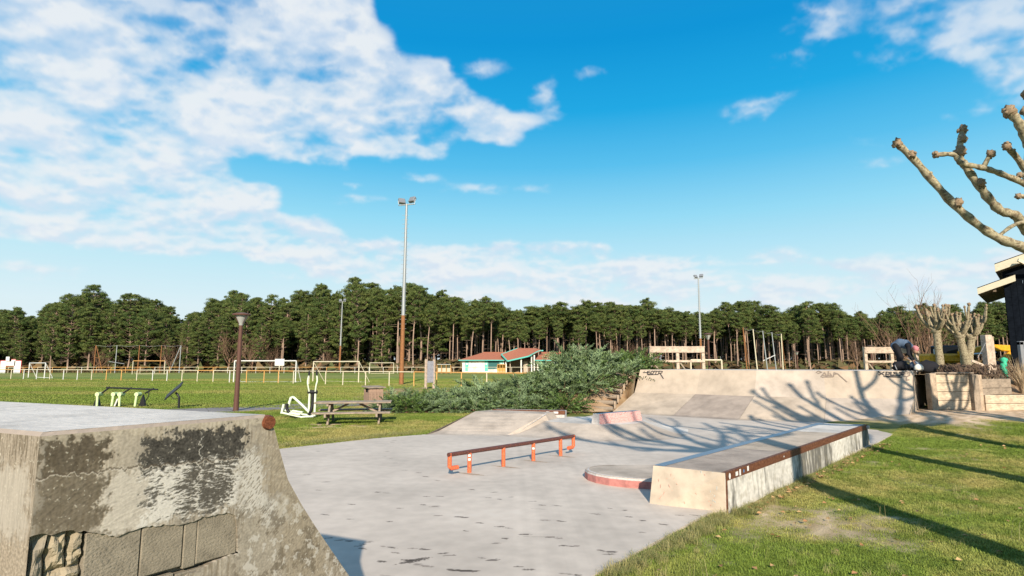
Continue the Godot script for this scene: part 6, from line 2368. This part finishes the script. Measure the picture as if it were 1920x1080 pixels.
func make_gym() -> void:
	# hand-bike bench
	var o := thing("outdoor_exercise_bench", "black outdoor exercise frame with lime cranks behind the near quarter pipe", "exercise machine", Vector3(-15.6, -0.03, -24.7))
	part(o, "top_bar", pole_shape([Vector3(-1.25, 0.79, 0), Vector3(0.9, 0.71, 0)], [0.035], 10), M.black)
	for q in [[-1.42, -1.1], [-0.55, -0.2], [0.38, 0.72]]:
		part(o, "strut", pole_shape([Vector3(q[0], 0.56, 0), Vector3(q[1], 0.78 - 0.03 * q[1], 0)], [0.034], 8), M.black)
	for q in [[-1.52, 1.0], [-0.86, -1.0], [-0.6, 1.0], [0.1, -1.0]]:
		var s := Shape.new()
		s.tube([Vector3(q[0], 0.52, -0.12), Vector3(q[0], 0.52, 0.14)], [0.085], 12)
		var hub := part(o, "crank_hub", s, M.lime)
		s = Shape.new()
		s.tube([Vector3(q[0], 0.52, 0.1), Vector3(q[0] + 0.03 * q[1], -0.02, 0.12)], [0.05, 0.045], 10)
		part(hub, "crank_arm", s, M.lime)
	for q in [[-1.62, 1.0], [-0.72, 0.6], [0.27, 1.0]]:
		var s := Shape.new()
		var a := Vector3(q[0], 0.5, -0.02)
		s.out_tri(a, a + Vector3(-0.16 * q[1], -0.54, 0), a + Vector3(0.16 * q[1], -0.54, 0), a - Vector3(0, 0.2, 1))
		s.out_tri(a - Vector3(0, 0, 0.1), a + Vector3(-0.16 * q[1], -0.54, -0.1), a + Vector3(0.16 * q[1], -0.54, -0.1), a + Vector3(0, -0.2, 1))
		s.out_quad(a, a - Vector3(0, 0, 0.1), a + Vector3(-0.16 * q[1], -0.54, -0.1), a + Vector3(-0.16 * q[1], -0.54, 0), a + Vector3(1, 0, 0))
		s.out_quad(a, a - Vector3(0, 0, 0.1), a + Vector3(0.16 * q[1], -0.54, -0.1), a + Vector3(0.16 * q[1], -0.54, 0), a - Vector3(1, 0, 0))
		part(o, "stand", s, M.black)
	part(o, "white_link", pole_shape([Vector3(-0.78, 0.02, 0.1), Vector3(-0.68, 0.34, 0.08)], [0.035], 8), M.white)
	part(o, "cable", pole_shape(smooth_path([Vector3(0.55, 0.62, 0.03), Vector3(0.56, 0.45, 0.06), Vector3(0.46, 0.25, 0.05), Vector3(0.4, 0.1, 0.02)], 4), [0.016], 6), M.black)
	o = thing("instruction_panel", "black tilted instruction panel on a bent post beside the exercise frame", "sign", Vector3(-13.15, -0.03, -23.5))
	part(o, "post", pole_shape(smooth_path([Vector3(0.03, -0.05, 0), Vector3(0.03, 0.36, 0), Vector3(0.0, 0.5, 0), Vector3(-0.12, 0.64, 0)], 5), [0.042], 10), M.black)
	var s := Shape.new()
	var b := Basis(Vector3(0, 0, 1), 0.72) * Basis(Vector3.RIGHT, 0.5)
	s.box(Vector3(-0.2, 0.72, 0), Vector3(0.8, 0.04, 0.5), 0.01, b)
	var p := part(o, "panel", s, M.black)
	for x in [-0.19, 0.19]:
		for z in [-0.11, 0.11]:
			s = Shape.new()
			s.box(Vector3(-0.2, 0.72, 0) + b * Vector3(x, -0.022, z), Vector3(0.3, 0.008, 0.17), 0.0, b)
			part(p, "recess", s, M.grey_metal)
	part(o, "brace", pole_shape(smooth_path([Vector3(0.02, 0.42, 0.03), Vector3(-0.15, 0.4, 0.05), Vector3(-0.28, 0.52, 0.05)], 4), [0.014], 6), M.black)

	# elliptical trainer
	o = thing("elliptical_trainer", "pale green outdoor elliptical trainer beside the picnic table", "exercise machine", Vector3(-6.5, -0.03, -19.4))
	for x in [-0.095, 0.095]:
		var col := part(o, "column", pole_shape([Vector3(x, 0.08, 0), Vector3(x, 0.86, 0)], [0.035], 10), M.lime_pale)
		var sx: float = signf(x)
		part(col, "handle", pole_shape(smooth_path([Vector3(x, 0.84, 0.03), Vector3(x + 0.04 * sx, 1.08, 0.08), Vector3(x + 0.06 * sx, 1.22, 0.06), Vector3(x + 0.03 * sx, 1.42, 0.04)], 5), [0.024], 8), M.lime_pale)
		part(col, "grip", pole_shape([Vector3(x + 0.032 * sx, 1.38, 0.045), Vector3(x + 0.022 * sx, 1.53, 0.04)], [0.032], 8), M.black)
	part(o, "pivot", pole_shape([Vector3(-0.15, 0.85, 0), Vector3(0.15, 0.85, 0)], [0.06], 12), M.black)
	part(o, "shroud", pole_shape(smooth_path([Vector3(0.0, 0.8, -0.02), Vector3(0.01, 0.5, -0.02), Vector3(-0.02, 0.28, 0), Vector3(-0.1, 0.12, 0)], 5), [0.05], 10), M.black)
	for z in [0.1, -0.12]:
		var f: float = 0.0 if z > 0 else 0.06
		var beam := part(o, "pedal_beam", pole_shape([Vector3(0.1, 0.08, z), Vector3(-0.3, 0.06 + f, z), Vector3(-0.95, 0.2 + f, z)], [0.032], 8), M.lime_pale)
		s = Shape.new()
		s.box(Vector3(-0.5, 0.16 + f, z), Vector3(0.36, 0.045, 0.13), 0.01, Basis(Vector3(0, 0, 1), -0.16))
		part(beam, "pedal", s, M.lime_pale)
	part(o, "drive_link", pole_shape([Vector3(-0.12, 0.2, -0.1), Vector3(-0.36, 0.42, -0.12), Vector3(-0.66, 0.68, -0.12)], [0.04], 8), M.lime_pale)
	part(o, "drive_link", pole_shape([Vector3(-0.66, 0.68, -0.12), Vector3(-0.74, 0.66, -0.12), Vector3(-0.8, 0.42, -0.1)], [0.045], 8), M.lime_pale)
	part(o, "flywheel_guard", pole_shape(smooth_path([Vector3(-0.82, 0.48, 0), Vector3(-0.8, 0.3, 0), Vector3(-0.66, 0.14, 0), Vector3(-0.4, 0.06, 0)], 5), [0.05], 8), M.black)
	part(o, "bracket", pole_shape([Vector3(-0.98, 0.16, 0), Vector3(-0.92, 0.46, 0)], [0.04], 8), M.lime_pale)
	s = Shape.new()
	s.lathe(Vector3(-0.4, 0, 0), [[0.17, -0.03], [0.17, 0.02], [0.09, 0.06], [0.09, 0.12], [0, 0.12]], 16)
	part(o, "foot", s, M.black)

	# picnic table
	o = thing("picnic_table", "weathered wooden picnic table with attached benches on the grass", "table", Vector3(-4.75, -0.03, -17.95), 0.16)
	for k in 4:
		plank(o, "top_board", Vector3(-1.1, 0.62, -0.3 + k * 0.2), Vector3(1.1, 0.62, -0.3 + k * 0.2), 0.19, 0.045, M.wood_grey)
	for e in [-0.74, 0.66]:
		for k in 2:
			plank(o, "bench_board", Vector3(-1.1, 0.35, (e + 0.18 * k) if e < 0 else (e - 0.1 + 0.18 * k)), Vector3(1.1, 0.35, (e + 0.18 * k) if e < 0 else (e - 0.1 + 0.18 * k)), 0.17, 0.045, M.wood_grey)
	for x in [-0.72, 0.72]:
		plank(o, "cross_beam", Vector3(x, 0.29, -0.78), Vector3(x, 0.29, 0.82), 0.06, 0.12, M.wood_grey)
		plank(o, "table_bearer", Vector3(x, 0.565, -0.36), Vector3(x, 0.565, 0.36), 0.06, 0.09, M.wood_grey)
		for f in [-1.0, 1.0]:
			plank(o, "leg", Vector3(x + 0.055, -0.03, f * 0.62), Vector3(x + 0.055, 0.6, f * 0.2), 0.06, 0.12, M.wood_grey)
		plank(o, "brace", Vector3(x, 0.3, 0.0), Vector3(x * 0.22, 0.58, 0.0), 0.08, 0.06, M.wood_grey)

	# litter bin
	o = thing("litter_bin", "brown wooden slatted litter bin with flat lid beside the junipers", "bin", Vector3(-5.35, -0.03, -23.0), 0.62)
	s = Shape.new()
	s.box(Vector3(0, 0.4, 0), Vector3(0.48, 0.76, 0.48), 0.0)
	part(o, "liner", s, M.black)
	for side in 4:
		var b4 := Basis(Vector3.UP, side * PI * 0.5)
		for k in 4:
			var tall := 0.8 if side % 2 == 0 or k in [0, 3] else 0.66
			s = Shape.new()
			s.box(Vector3(0, tall * 0.5 + 0.02, 0), Vector3(0.135, tall, 0.025), 0.004)
			var pl := part(o, "slat", s, M.bin_wood)
			pl.transform = Transform3D(b4, b4 * Vector3(-0.21 + k * 0.14, 0, 0.27))
	s = Shape.new()
	s.box(Vector3(0, 0.88, 0), Vector3(0.72, 0.05, 0.7), 0.01, Basis(Vector3(1, 0, 0), 0.06))
	part(o, "lid", s, M.wood_grey)


# one continuous skin round tapered bones, meshed as surface nets
func skin(bones: Array, cell: float, blend: float) -> ArrayMesh:
	var lo := Vector3.INF
	var hi := -Vector3.INF
	for b in bones:
		for p in [b[0], b[1]]:
			lo = lo.min(p - Vector3.ONE * (maxf(b[2], b[3]) + cell * 3))
			hi = hi.max(p + Vector3.ONE * (maxf(b[2], b[3]) + cell * 3))
	var nx := int((hi.x - lo.x) / cell) + 2
	var ny := int((hi.y - lo.y) / cell) + 2
	var nz := int((hi.z - lo.z) / cell) + 2
	var f := PackedFloat32Array()
	f.resize(nx * ny * nz)
	f.fill(1.0)
	for b in bones:
		var a: Vector3 = b[0]
		var d: Vector3 = b[1] - a
		var dd := d.length_squared()
		var grow := Vector3.ONE * (maxf(b[2], b[3]) + blend + cell * 2)
		var l0: Vector3 = (a.min(b[1]) - grow - lo) / cell
		var l1: Vector3 = (a.max(b[1]) + grow - lo) / cell
		for k in range(maxi(int(l0.z), 0), mini(int(l1.z) + 2, nz)):
			for j in range(maxi(int(l0.y), 0), mini(int(l1.y) + 2, ny)):
				for i in range(maxi(int(l0.x), 0), mini(int(l1.x) + 2, nx)):
					var p := lo + Vector3(i, j, k) * cell
					var t := clampf((p - a).dot(d) / dd, 0.0, 1.0) if dd > 0.0 else 0.0
					var v: float = (p - a - d * t).length() - lerpf(b[2], b[3], t)
					var n := (k * ny + j) * nx + i
					var w := f[n]
					var h := clampf(0.5 + 0.5 * (w - v) / blend, 0.0, 1.0)
					f[n] = lerpf(w, v, h) - blend * h * (1.0 - h)
	var at := {}
	var verts := PackedVector3Array()
	var norms := PackedVector3Array()
	var cols := PackedColorArray()
	var ix := PackedInt32Array()
	var corner := [0, 1, nx, nx + 1, nx * ny, nx * ny + 1, nx * ny + nx, nx * ny + nx + 1]
	var edges := [[0, 1], [2, 3], [4, 5], [6, 7], [0, 2], [1, 3], [4, 6], [5, 7], [0, 4], [1, 5], [2, 6], [3, 7]]
	for k in nz - 1:
		for j in ny - 1:
			for i in nx - 1:
				var n := (k * ny + j) * nx + i
				var inside := 0
				for c in corner:
					if f[n + c] < 0.0:
						inside += 1
				if inside == 0 or inside == 8:
					continue
				var sum := Vector3.ZERO
				var cnt := 0
				for e in edges:
					var a: float = f[n + corner[e[0]]]
					var b: float = f[n + corner[e[1]]]
					if (a < 0.0) != (b < 0.0):
						var t := a / (a - b)
						var pa := Vector3(e[0] & 1, (e[0] >> 1) & 1, e[0] >> 2)
						var pb := Vector3(e[1] & 1, (e[1] >> 1) & 1, e[1] >> 2)
						sum += pa.lerp(pb, t)
						cnt += 1
				var p := lo + (Vector3(i, j, k) + sum / cnt) * cell
				at[n] = verts.size()
				verts.append(p)
				norms.append(Vector3(f[n + 1] - f[n] + f[n + nx + 1] - f[n + nx], f[n + nx] - f[n] + f[n + nx + 1] - f[n + 1], f[n + nx * ny] - f[n] + f[n + nx * ny + 1] - f[n + 1]).normalized())
				var best := 9.0
				var col := Color()
				for b in bones:
					var d: Vector3 = b[1] - b[0]
					var t := clampf((p - b[0]).dot(d) / maxf(d.length_squared(), 1e-6), 0.0, 1.0)
					var v: float = (p - b[0] - d * t).length() - lerpf(b[2], b[3], t)
					if v < best:
						best = v
						col = b[4]
				cols.append(col)
	for k in range(1, nz - 1):
		for j in range(1, ny - 1):
			for i in range(1, nx - 1):
				var n := (k * ny + j) * nx + i
				for ax in [[1, nx, nx * ny], [nx, nx * ny, 1], [nx * ny, 1, nx]]:
					var a := f[n]
					var b := f[n + ax[0]]
					if (a < 0.0) == (b < 0.0):
						continue
					var q := [n, n - ax[1], n - ax[1] - ax[2], n - ax[2]]
					if not (at.has(q[0]) and at.has(q[1]) and at.has(q[2]) and at.has(q[3])):
						continue
					if a < 0.0:
						ix.append_array([at[q[0]], at[q[2]], at[q[1]], at[q[0]], at[q[3]], at[q[2]]])
					else:
						ix.append_array([at[q[0]], at[q[1]], at[q[2]], at[q[0]], at[q[2]], at[q[3]]])
	var arr := []
	arr.resize(Mesh.ARRAY_MAX)
	arr[Mesh.ARRAY_VERTEX] = verts
	arr[Mesh.ARRAY_NORMAL] = norms
	arr[Mesh.ARRAY_COLOR] = cols
	arr[Mesh.ARRAY_INDEX] = ix
	var m := ArrayMesh.new()
	m.add_surface_from_arrays(Mesh.PRIMITIVE_TRIANGLES, arr)
	return m


func make_person() -> void:
	# bending at the hips over the bags, head low, arms reaching down
	var o := thing("person", "person in grey-blue jacket and pink beanie bending over bags on the deck", "person", Vector3(13.0, 1.515, -19.75), -0.65)
	var jk := Color(0.1, 0.145, 0.21)
	var dk := Color(0.014, 0.014, 0.018)
	var pants := Color(0.013, 0.014, 0.018)
	var skn := Color(0.42, 0.25, 0.18)
	var shoe := Color(0.05, 0.05, 0.055)
	var hipl := Vector3(-0.16, 0.8, -0.05)
	var hipr := Vector3(-0.1, 0.8, 0.13)
	var chest := Vector3(0.17, 0.86, 0.1)
	var neck := Vector3(0.33, 0.75, 0.12)
	var bones := [
		[Vector3(-0.13, 0.81, 0.04), Vector3(0.02, 0.9, 0.07), 0.135, 0.14, jk],
		[Vector3(0.02, 0.9, 0.07), chest, 0.145, 0.15, jk],
		[chest, Vector3(0.28, 0.8, 0.12), 0.145, 0.1, jk],
		[Vector3(0.22, 0.84, -0.09), Vector3(0.24, 0.82, 0.28), 0.075, 0.075, dk],
		[Vector3(0.28, 0.8, 0.12), neck, 0.07, 0.055, skn],
		[neck, Vector3(0.4, 0.68, 0.13), 0.06, 0.1, skn],
		[Vector3(0.42, 0.7, 0.13), Vector3(0.42, 0.62, 0.15), 0.095, 0.075, skn],
		[Vector3(0.485, 0.635, 0.15), Vector3(0.5, 0.63, 0.15), 0.018, 0.014, skn],
		[hipl, Vector3(-0.05, 0.45, -0.02), 0.105, 0.075, pants], [Vector3(-0.05, 0.45, -0.02), Vector3(-0.1, 0.08, -0.05), 0.072, 0.05, pants],
		[hipr, Vector3(0.02, 0.44, 0.2), 0.105, 0.075, pants], [Vector3(0.02, 0.44, 0.2), Vector3(-0.03, 0.08, 0.18), 0.072, 0.05, pants],
		[Vector3(-0.12, 0.035, -0.06), Vector3(0.09, 0.03, -0.02), 0.04, 0.032, shoe], [Vector3(-0.05, 0.035, 0.17), Vector3(0.15, 0.03, 0.22), 0.04, 0.032, shoe],
		[Vector3(0.24, 0.82, -0.09), Vector3(0.27, 0.54, -0.08), 0.062, 0.048, dk], [Vector3(0.27, 0.54, -0.08), Vector3(0.36, 0.34, -0.02), 0.046, 0.034, dk],
		[Vector3(0.25, 0.81, 0.28), Vector3(0.24, 0.53, 0.32), 0.062, 0.048, dk], [Vector3(0.24, 0.53, 0.32), Vector3(0.34, 0.33, 0.3), 0.046, 0.034, dk],
	]
	for h in [[Vector3(0.37, 0.32, -0.01), 1.0], [Vector3(0.35, 0.31, 0.3), -1.0]]:
		var c: Vector3 = h[0]
		bones.append([c, c + Vector3(0.03, -0.06, 0.0), 0.034, 0.03, skn])
		for k in 4:
			var r := c + Vector3(0.03, -0.07, -0.028 + k * 0.019)
			var l: float = [0.05, 0.06, 0.058, 0.046][k]
			bones.append([r, r + Vector3(0.015, -l * 0.6, 0), 0.0095, 0.009, skn])
			bones.append([r + Vector3(0.015, -l * 0.6, 0), r + Vector3(0.0, -l * 1.2, 0), 0.009, 0.008, skn])
		bones.append([c + Vector3(0.01, -0.02, 0.03 * h[1]), c + Vector3(0.045, -0.055, 0.048 * h[1]), 0.011, 0.009, skn])
	part(o, "body", skin(bones, 0.017, 0.035), M.jacket)
	var s := Shape.new()
	s.lump(Vector3(0.425, 0.705, 0.135), Vector3(0.113, 0.105, 0.112), 0.1, rough_noise, 0.02, 10, 16, Basis(Vector3(0, 0, 1), -0.9), -0.35)
	part(o, "beanie", s, M.hat, "pink knitted beanie")
	s = Shape.new()
	for k in 3:
		s.tint = Color(0.5, 0.55, 0.62)
		var q := Vector3(0.13 + k * 0.05, 1.005 - k * 0.022, 0.08)
		s.box(q, Vector3(0.022, 0.012, 0.17 - k * 0.02), 0.004, Basis(Vector3(0, 0, 1), -0.38))
	part(o, "back_print", s, M.sticker)

	var bag := func(at: Vector3, size: Vector3, turn: float, label: String) -> void:
		var b := thing("backpack", label, "bag", at, turn)
		var q := Shape.new()
		q.lump(Vector3(0, size.y * 0.48, 0), size * Vector3(0.56, 0.52, 0.56), 0.5, rough_noise, 0.012, 10, 14)
		part(b, "bag_body", q, M.black_cloth)
		q = Shape.new()
		q.lump(Vector3(0.02, size.y * 0.36, size.z * 0.42), Vector3(size.x * 0.34, size.y * 0.28, size.z * 0.2), 0.3, rough_noise, 0.02, 7, 10)
		part(b, "pocket", q, M.black_cloth)
		q = Shape.new()
		q.tube(smooth_path([Vector3(-size.x * 0.3, size.y * 0.7, 0), Vector3(-size.x * 0.55, size.y * 0.55, 0.05), Vector3(-size.x * 0.5, size.y * 0.1, 0.08)], 4), [0.018], 6)
		part(b, "strap", q, M.grey_metal)
	bag.call(Vector3(12.72, 1.515, -19.35), Vector3(0.5, 0.3, 0.32), 0.2, "black sports bag lying at the person's feet on the deck edge")
	bag.call(Vector3(13.72, 1.42, -19.6), Vector3(0.62, 0.4, 0.36), -0.3, "large black backpack lying beside the white helmet")
	for h in [[Vector3(13.13, 1.515, -19.12), M.helmet_white, "white skate helmet at the ramp edge", 0.3], [Vector3(13.2, 1.515, -19.4), M.helmet_grey, "grey-blue helmet resting behind the white one", -0.5]]:
		var b := thing("skate_helmet", h[2], "helmet", h[0], h[3])
		s = Shape.new()
		s.lump(Vector3(0, 0.075 + (0.09 if h[3] < 0 else 0.0), 0), Vector3(0.15, 0.14, 0.125), 0.05, rough_noise, 0.01, 12, 18, Basis(Vector3(1, 0, 0), 0.25), -0.45)
		part(b, "shell", s, h[1])
		s = Shape.new()
		s.tube([Vector3(-0.14, 0.02, 0.02), Vector3(-0.05, 0.015, 0.12), Vector3(0.07, 0.015, 0.115), Vector3(0.14, 0.02, 0.02)], [0.012], 6)
		part(b, "rim", s, M.black)
		if h[3] < 0:
			s = Shape.new()
			s.lump(Vector3(0, 0.07, 0), Vector3(0.13, 0.075, 0.11), 0.4, rough_noise, 0.02, 7, 10)
			part(b, "padding", s, M.black_cloth)


func make_hut() -> void:
	var o := thing("timber_hut", "dark boarded hut with cream fascia and overhanging roofs", "building", Vector3(20.3, 0.4, -24.0), -0.74)
	# upright boards on the two walls that show
	for k in 16:
		var x := 0.2 * k + 0.1
		var s := Shape.new()
		s.box(Vector3(x, 2.45, 0), Vector3(0.194, 4.9, 0.03), 0.004)
		part(o, "board", s, M.navy_board)
	for k in 20:
		var s := Shape.new()
		s.box(Vector3(0.0, 2.3, -0.12 - 0.2 * k), Vector3(0.03, 4.6, 0.194), 0.004)
		part(o, "board", s, M.navy_board)
	var s := Shape.new()
	s.box(Vector3(3.1, 2.3, -3.1), Vector3(6.0, 4.6, 6.0), 0.0)
	part(o, "inner_wall", s, M.black)
	# lower roof over the west side
	var slab := func(called: String, a: Vector3, b: Vector3, depth: float, thick: float) -> void:
		var q := Shape.new()
		var d := Vector3(0, 0, -depth)
		var t := Vector3(0, -thick, 0)
		q.out_quad(a, b, b + d, a + d, a - Vector3.UP)
		part(o, called, q, M.black)
		q = Shape.new()
		q.out_quad(a + t, b + t, b + d + t, a + d + t, a + Vector3.UP)
		part(o, "soffit", q, M.soffit)
		q = Shape.new()
		q.out_quad(a - Vector3(0, 0.03, 0), b - Vector3(0, 0.03, 0), b + t, a + t, a + d)
		part(o, "fascia", q, M.fascia, "cream painted fascia board")
		q = Shape.new()
		q.out_quad(a, a + d, a + d + t, a + t, b)
		part(o, "eaves_end", q, M.black)
	slab.call("lower_roof", Vector3(-0.85, 4.5, 0.3), Vector3(0.4, 4.95, 0.3), 5.0, 0.28)
	slab.call("upper_roof", Vector3(-0.2, 5.42, 0.5), Vector3(4.5, 7.0, 0.5), 6.0, 0.34)
	s = Shape.new()
	s.out_quad(Vector3(0.0, 4.7, 0.02), Vector3(4.2, 4.7, 0.02), Vector3(4.2, 6.5, 0.02), Vector3(0.0, 5.1, 0.02), Vector3(1, 5, -2))
	part(o, "gable_panel", s, M.navy_board)
	s = Shape.new()
	s.beam(Vector3(-0.3, 4.3, 0.1), Vector3(-0.3, 4.62, 0.1), 0.1, 0.1)
	part(o, "rafter_foot", s, M.soffit)
	s = Shape.new()
	s.beam(Vector3(0.55, 5.45, 0.75), Vector3(1.1, 5.05, 0.3), 0.08, 0.12)
	part(o, "bracket", s, M.fascia)

	o = thing("steel_frame", "grey square steel frame standing before the hut", "frame", Vector3(18.9, 1.0, -21.9))
	for q in [[Vector3(0, -0.2, 0), Vector3(0, 1.55, 0)], [Vector3(1.8, -0.2, 0), Vector3(1.8, 1.55, 0)], [Vector3(-0.07, 1.5, 0), Vector3(1.87, 1.5, 0)]]:
		s = Shape.new()
		s.beam(q[0], q[1], 0.14, 0.14, 0.01)
		part(o, "tube", s, M.grey_metal)

	o = thing("wooden_gate_post", "thick grey wooden gate post with short rails beside the dry grasses", "post", Vector3(16.85, 0.9, -20.9))
	plank(o, "post", Vector3(0, -0.2, 0), Vector3(0, 1.85, 0), 0.24, 0.24, M.wood_rail)
	plank(o, "post", Vector3(0.2, 0.6, -0.05), Vector3(0.2, 1.8, -0.05), 0.12, 0.12, M.wood_rail)
	for q in [[0.15, -0.5, 0.25], [0.45, -0.42, 0.5], [0.7, -0.6, 0.95]]:
		plank(o, "rail", Vector3(-0.05, q[0], 0.02), Vector3(q[1], q[2], 0.0), 0.05, 0.09, M.wood_rail)
	part(o, "wire", pole_shape([Vector3(-0.1, 1.6, 0.1), Vector3(-0.45, 1.05, 0.1)], [0.01], 4), M.grey_metal)

	o = thing("green_cloth", "bright green cloth hanging beside the wooden gate post", "cloth", Vector3(17.35, 1.35, -20.9))
	s = Shape.new()
	s.tube(smooth_path([Vector3(0, 0.6, 0), Vector3(0.03, 0.42, 0.02), Vector3(-0.02, 0.25, 0), Vector3(0.04, 0.05, 0.02), Vector3(0, -0.42, 0)], 4), [0.07, 0.1, 0.11, 0.1, 0.07, 0.1, 0.09, 0.07, 0.08, 0.06, 0.07, 0.08, 0.07, 0.06, 0.05, 0.04, 0.02], 8, true, 0.25)
	part(o, "fold", s, M.green_plastic)

	# digger parked behind the pollards
	o = thing("yellow_digger", "yellow excavator with folded boom parked behind the gate post", "excavator", Vector3(25.6, 0.9, -32.0))
	s = Shape.new()
	s.box(Vector3(-2.1, 1.15, -0.6), Vector3(1.9, 0.5, 1.6), 0.1)
	part(o, "body", s, M.yellow)
	s = Shape.new()
	s.box(Vector3(-1.7, 1.6, -0.6), Vector3(0.9, 0.5, 1.0), 0.06)
	part(o, "cab", s, M.dark_glass)
	for z in [-1.3, 0.2]:
		s = Shape.new()
		s.box(Vector3(-2.0, 0.45, z), Vector3(2.4, 0.6, 0.4), 0.2)
		part(o, "track", s, M.black)
	for q in [[Vector3(-1.6, 1.35, 0.3), Vector3(0.1, 1.75, 0.3)], [Vector3(0.1, 1.72, 0.3), Vector3(1.6, 1.65, 0.3)], [Vector3(1.6, 1.7, 0.3), Vector3(0.55, 0.9, 0.3)]]:
		s = Shape.new()
		s.beam(q[0], q[1], 0.26, 0.34, 0.05)
		part(o, "boom", s, M.yellow)
	part(o, "hydraulic_ram", pole_shape([Vector3(-1.2, 1.35, 0.5), Vector3(0.2, 1.45, 0.5)], [0.06], 8), M.steel)
	s = Shape.new()
	s.lump(Vector3(0.5, 0.65, 0.3), Vector3(0.4, 0.35, 0.35), 0.2, rough_noise, 0.02, 8, 10)
	part(o, "bucket", s, M.black)
	s = Shape.new()
	s.box(Vector3(-2.7, 1.5, 0.2), Vector3(0.35, 0.28, 0.05), 0.01)
	part(o, "name_plate", s, M.white)

	o = thing("recycling_bin", "small green recycling container behind the wooden barrier", "bin", Vector3(6.0, 1.35, -27.6))
	s = Shape.new()
	s.lathe(Vector3.ZERO, [[0.0, 0.0], [0.2, 0.0], [0.24, 0.62], [0.2, 0.68], [0.0, 0.7]], 14)
	part(o, "barrel", s, M.green_plastic)
	s = Shape.new()
	s.tube([Vector3(-0.14, 0.56, 0.2), Vector3(0.14, 0.56, 0.2)], [0.05], 6)
	part(o, "slot", s, M.black)


func _ready() -> void:
	clock = Time.get_ticks_msec()
	rng.seed = 7
	rough_noise = noise(0.8, 3, 3)
	# camera
	var cam := Camera3D.new()
	cam.name = "camera"
	cam.fov = 52.294
	cam.near = 0.05
	cam.far = 2000.0
	add_child(cam)
	cam.position = Vector3(0, 1.7, 0)
	cam.rotation_degrees = Vector3(7.458, 0, 0)
	cam.current = true
	# sky
	var env := Environment.new()
	env.background_mode = Environment.BG_SKY
	env.sky = make_sky()
	env.background_energy_multiplier = 0.64
	env.tonemap_mode = Environment.TONE_MAPPER_LINEAR
	env.tonemap_exposure = 1.5
	env.sdfgi_enabled = true
	env.ssao_enabled = true
	env.ssil_enabled = true
	var we := WorldEnvironment.new()
	we.name = "surroundings"
	we.environment = env
	add_child(we)
	# low winter sun behind the camera
	var sun := DirectionalLight3D.new()
	sun.name = "sun"
	sun.light_energy = 1.6
	sun.light_color = Color(1.0, 0.945, 0.865)
	sun.light_angular_distance = 0.8
	sun.shadow_enabled = true
	add_child(sun)
	sun.look_at_from_position(Vector3.ZERO, Vector3(-0.055, -tan(deg_to_rad(27.0)), -1.0))
	stage("sky")
	materials()
	stage("materials")
	make_ground()
	make_floor()
	make_near_quarter_pipe()
	make_funbox()
	make_bank()
	make_box()
	make_kerb()
	make_rail()
	make_timber_walls()
	stage("park")
	make_forest()
	make_bare_trees()
	stage("forest")
	make_junipers()
	make_pollards()
	stage("shrubs")
	make_handrails()
	make_lamps()
	make_masts()
	make_field()
	make_clubhouse()
	make_gym()
	make_hut()
	make_person()
	stage("objects")
	make_bed_plants()
	make_grass()
	stage("grass")
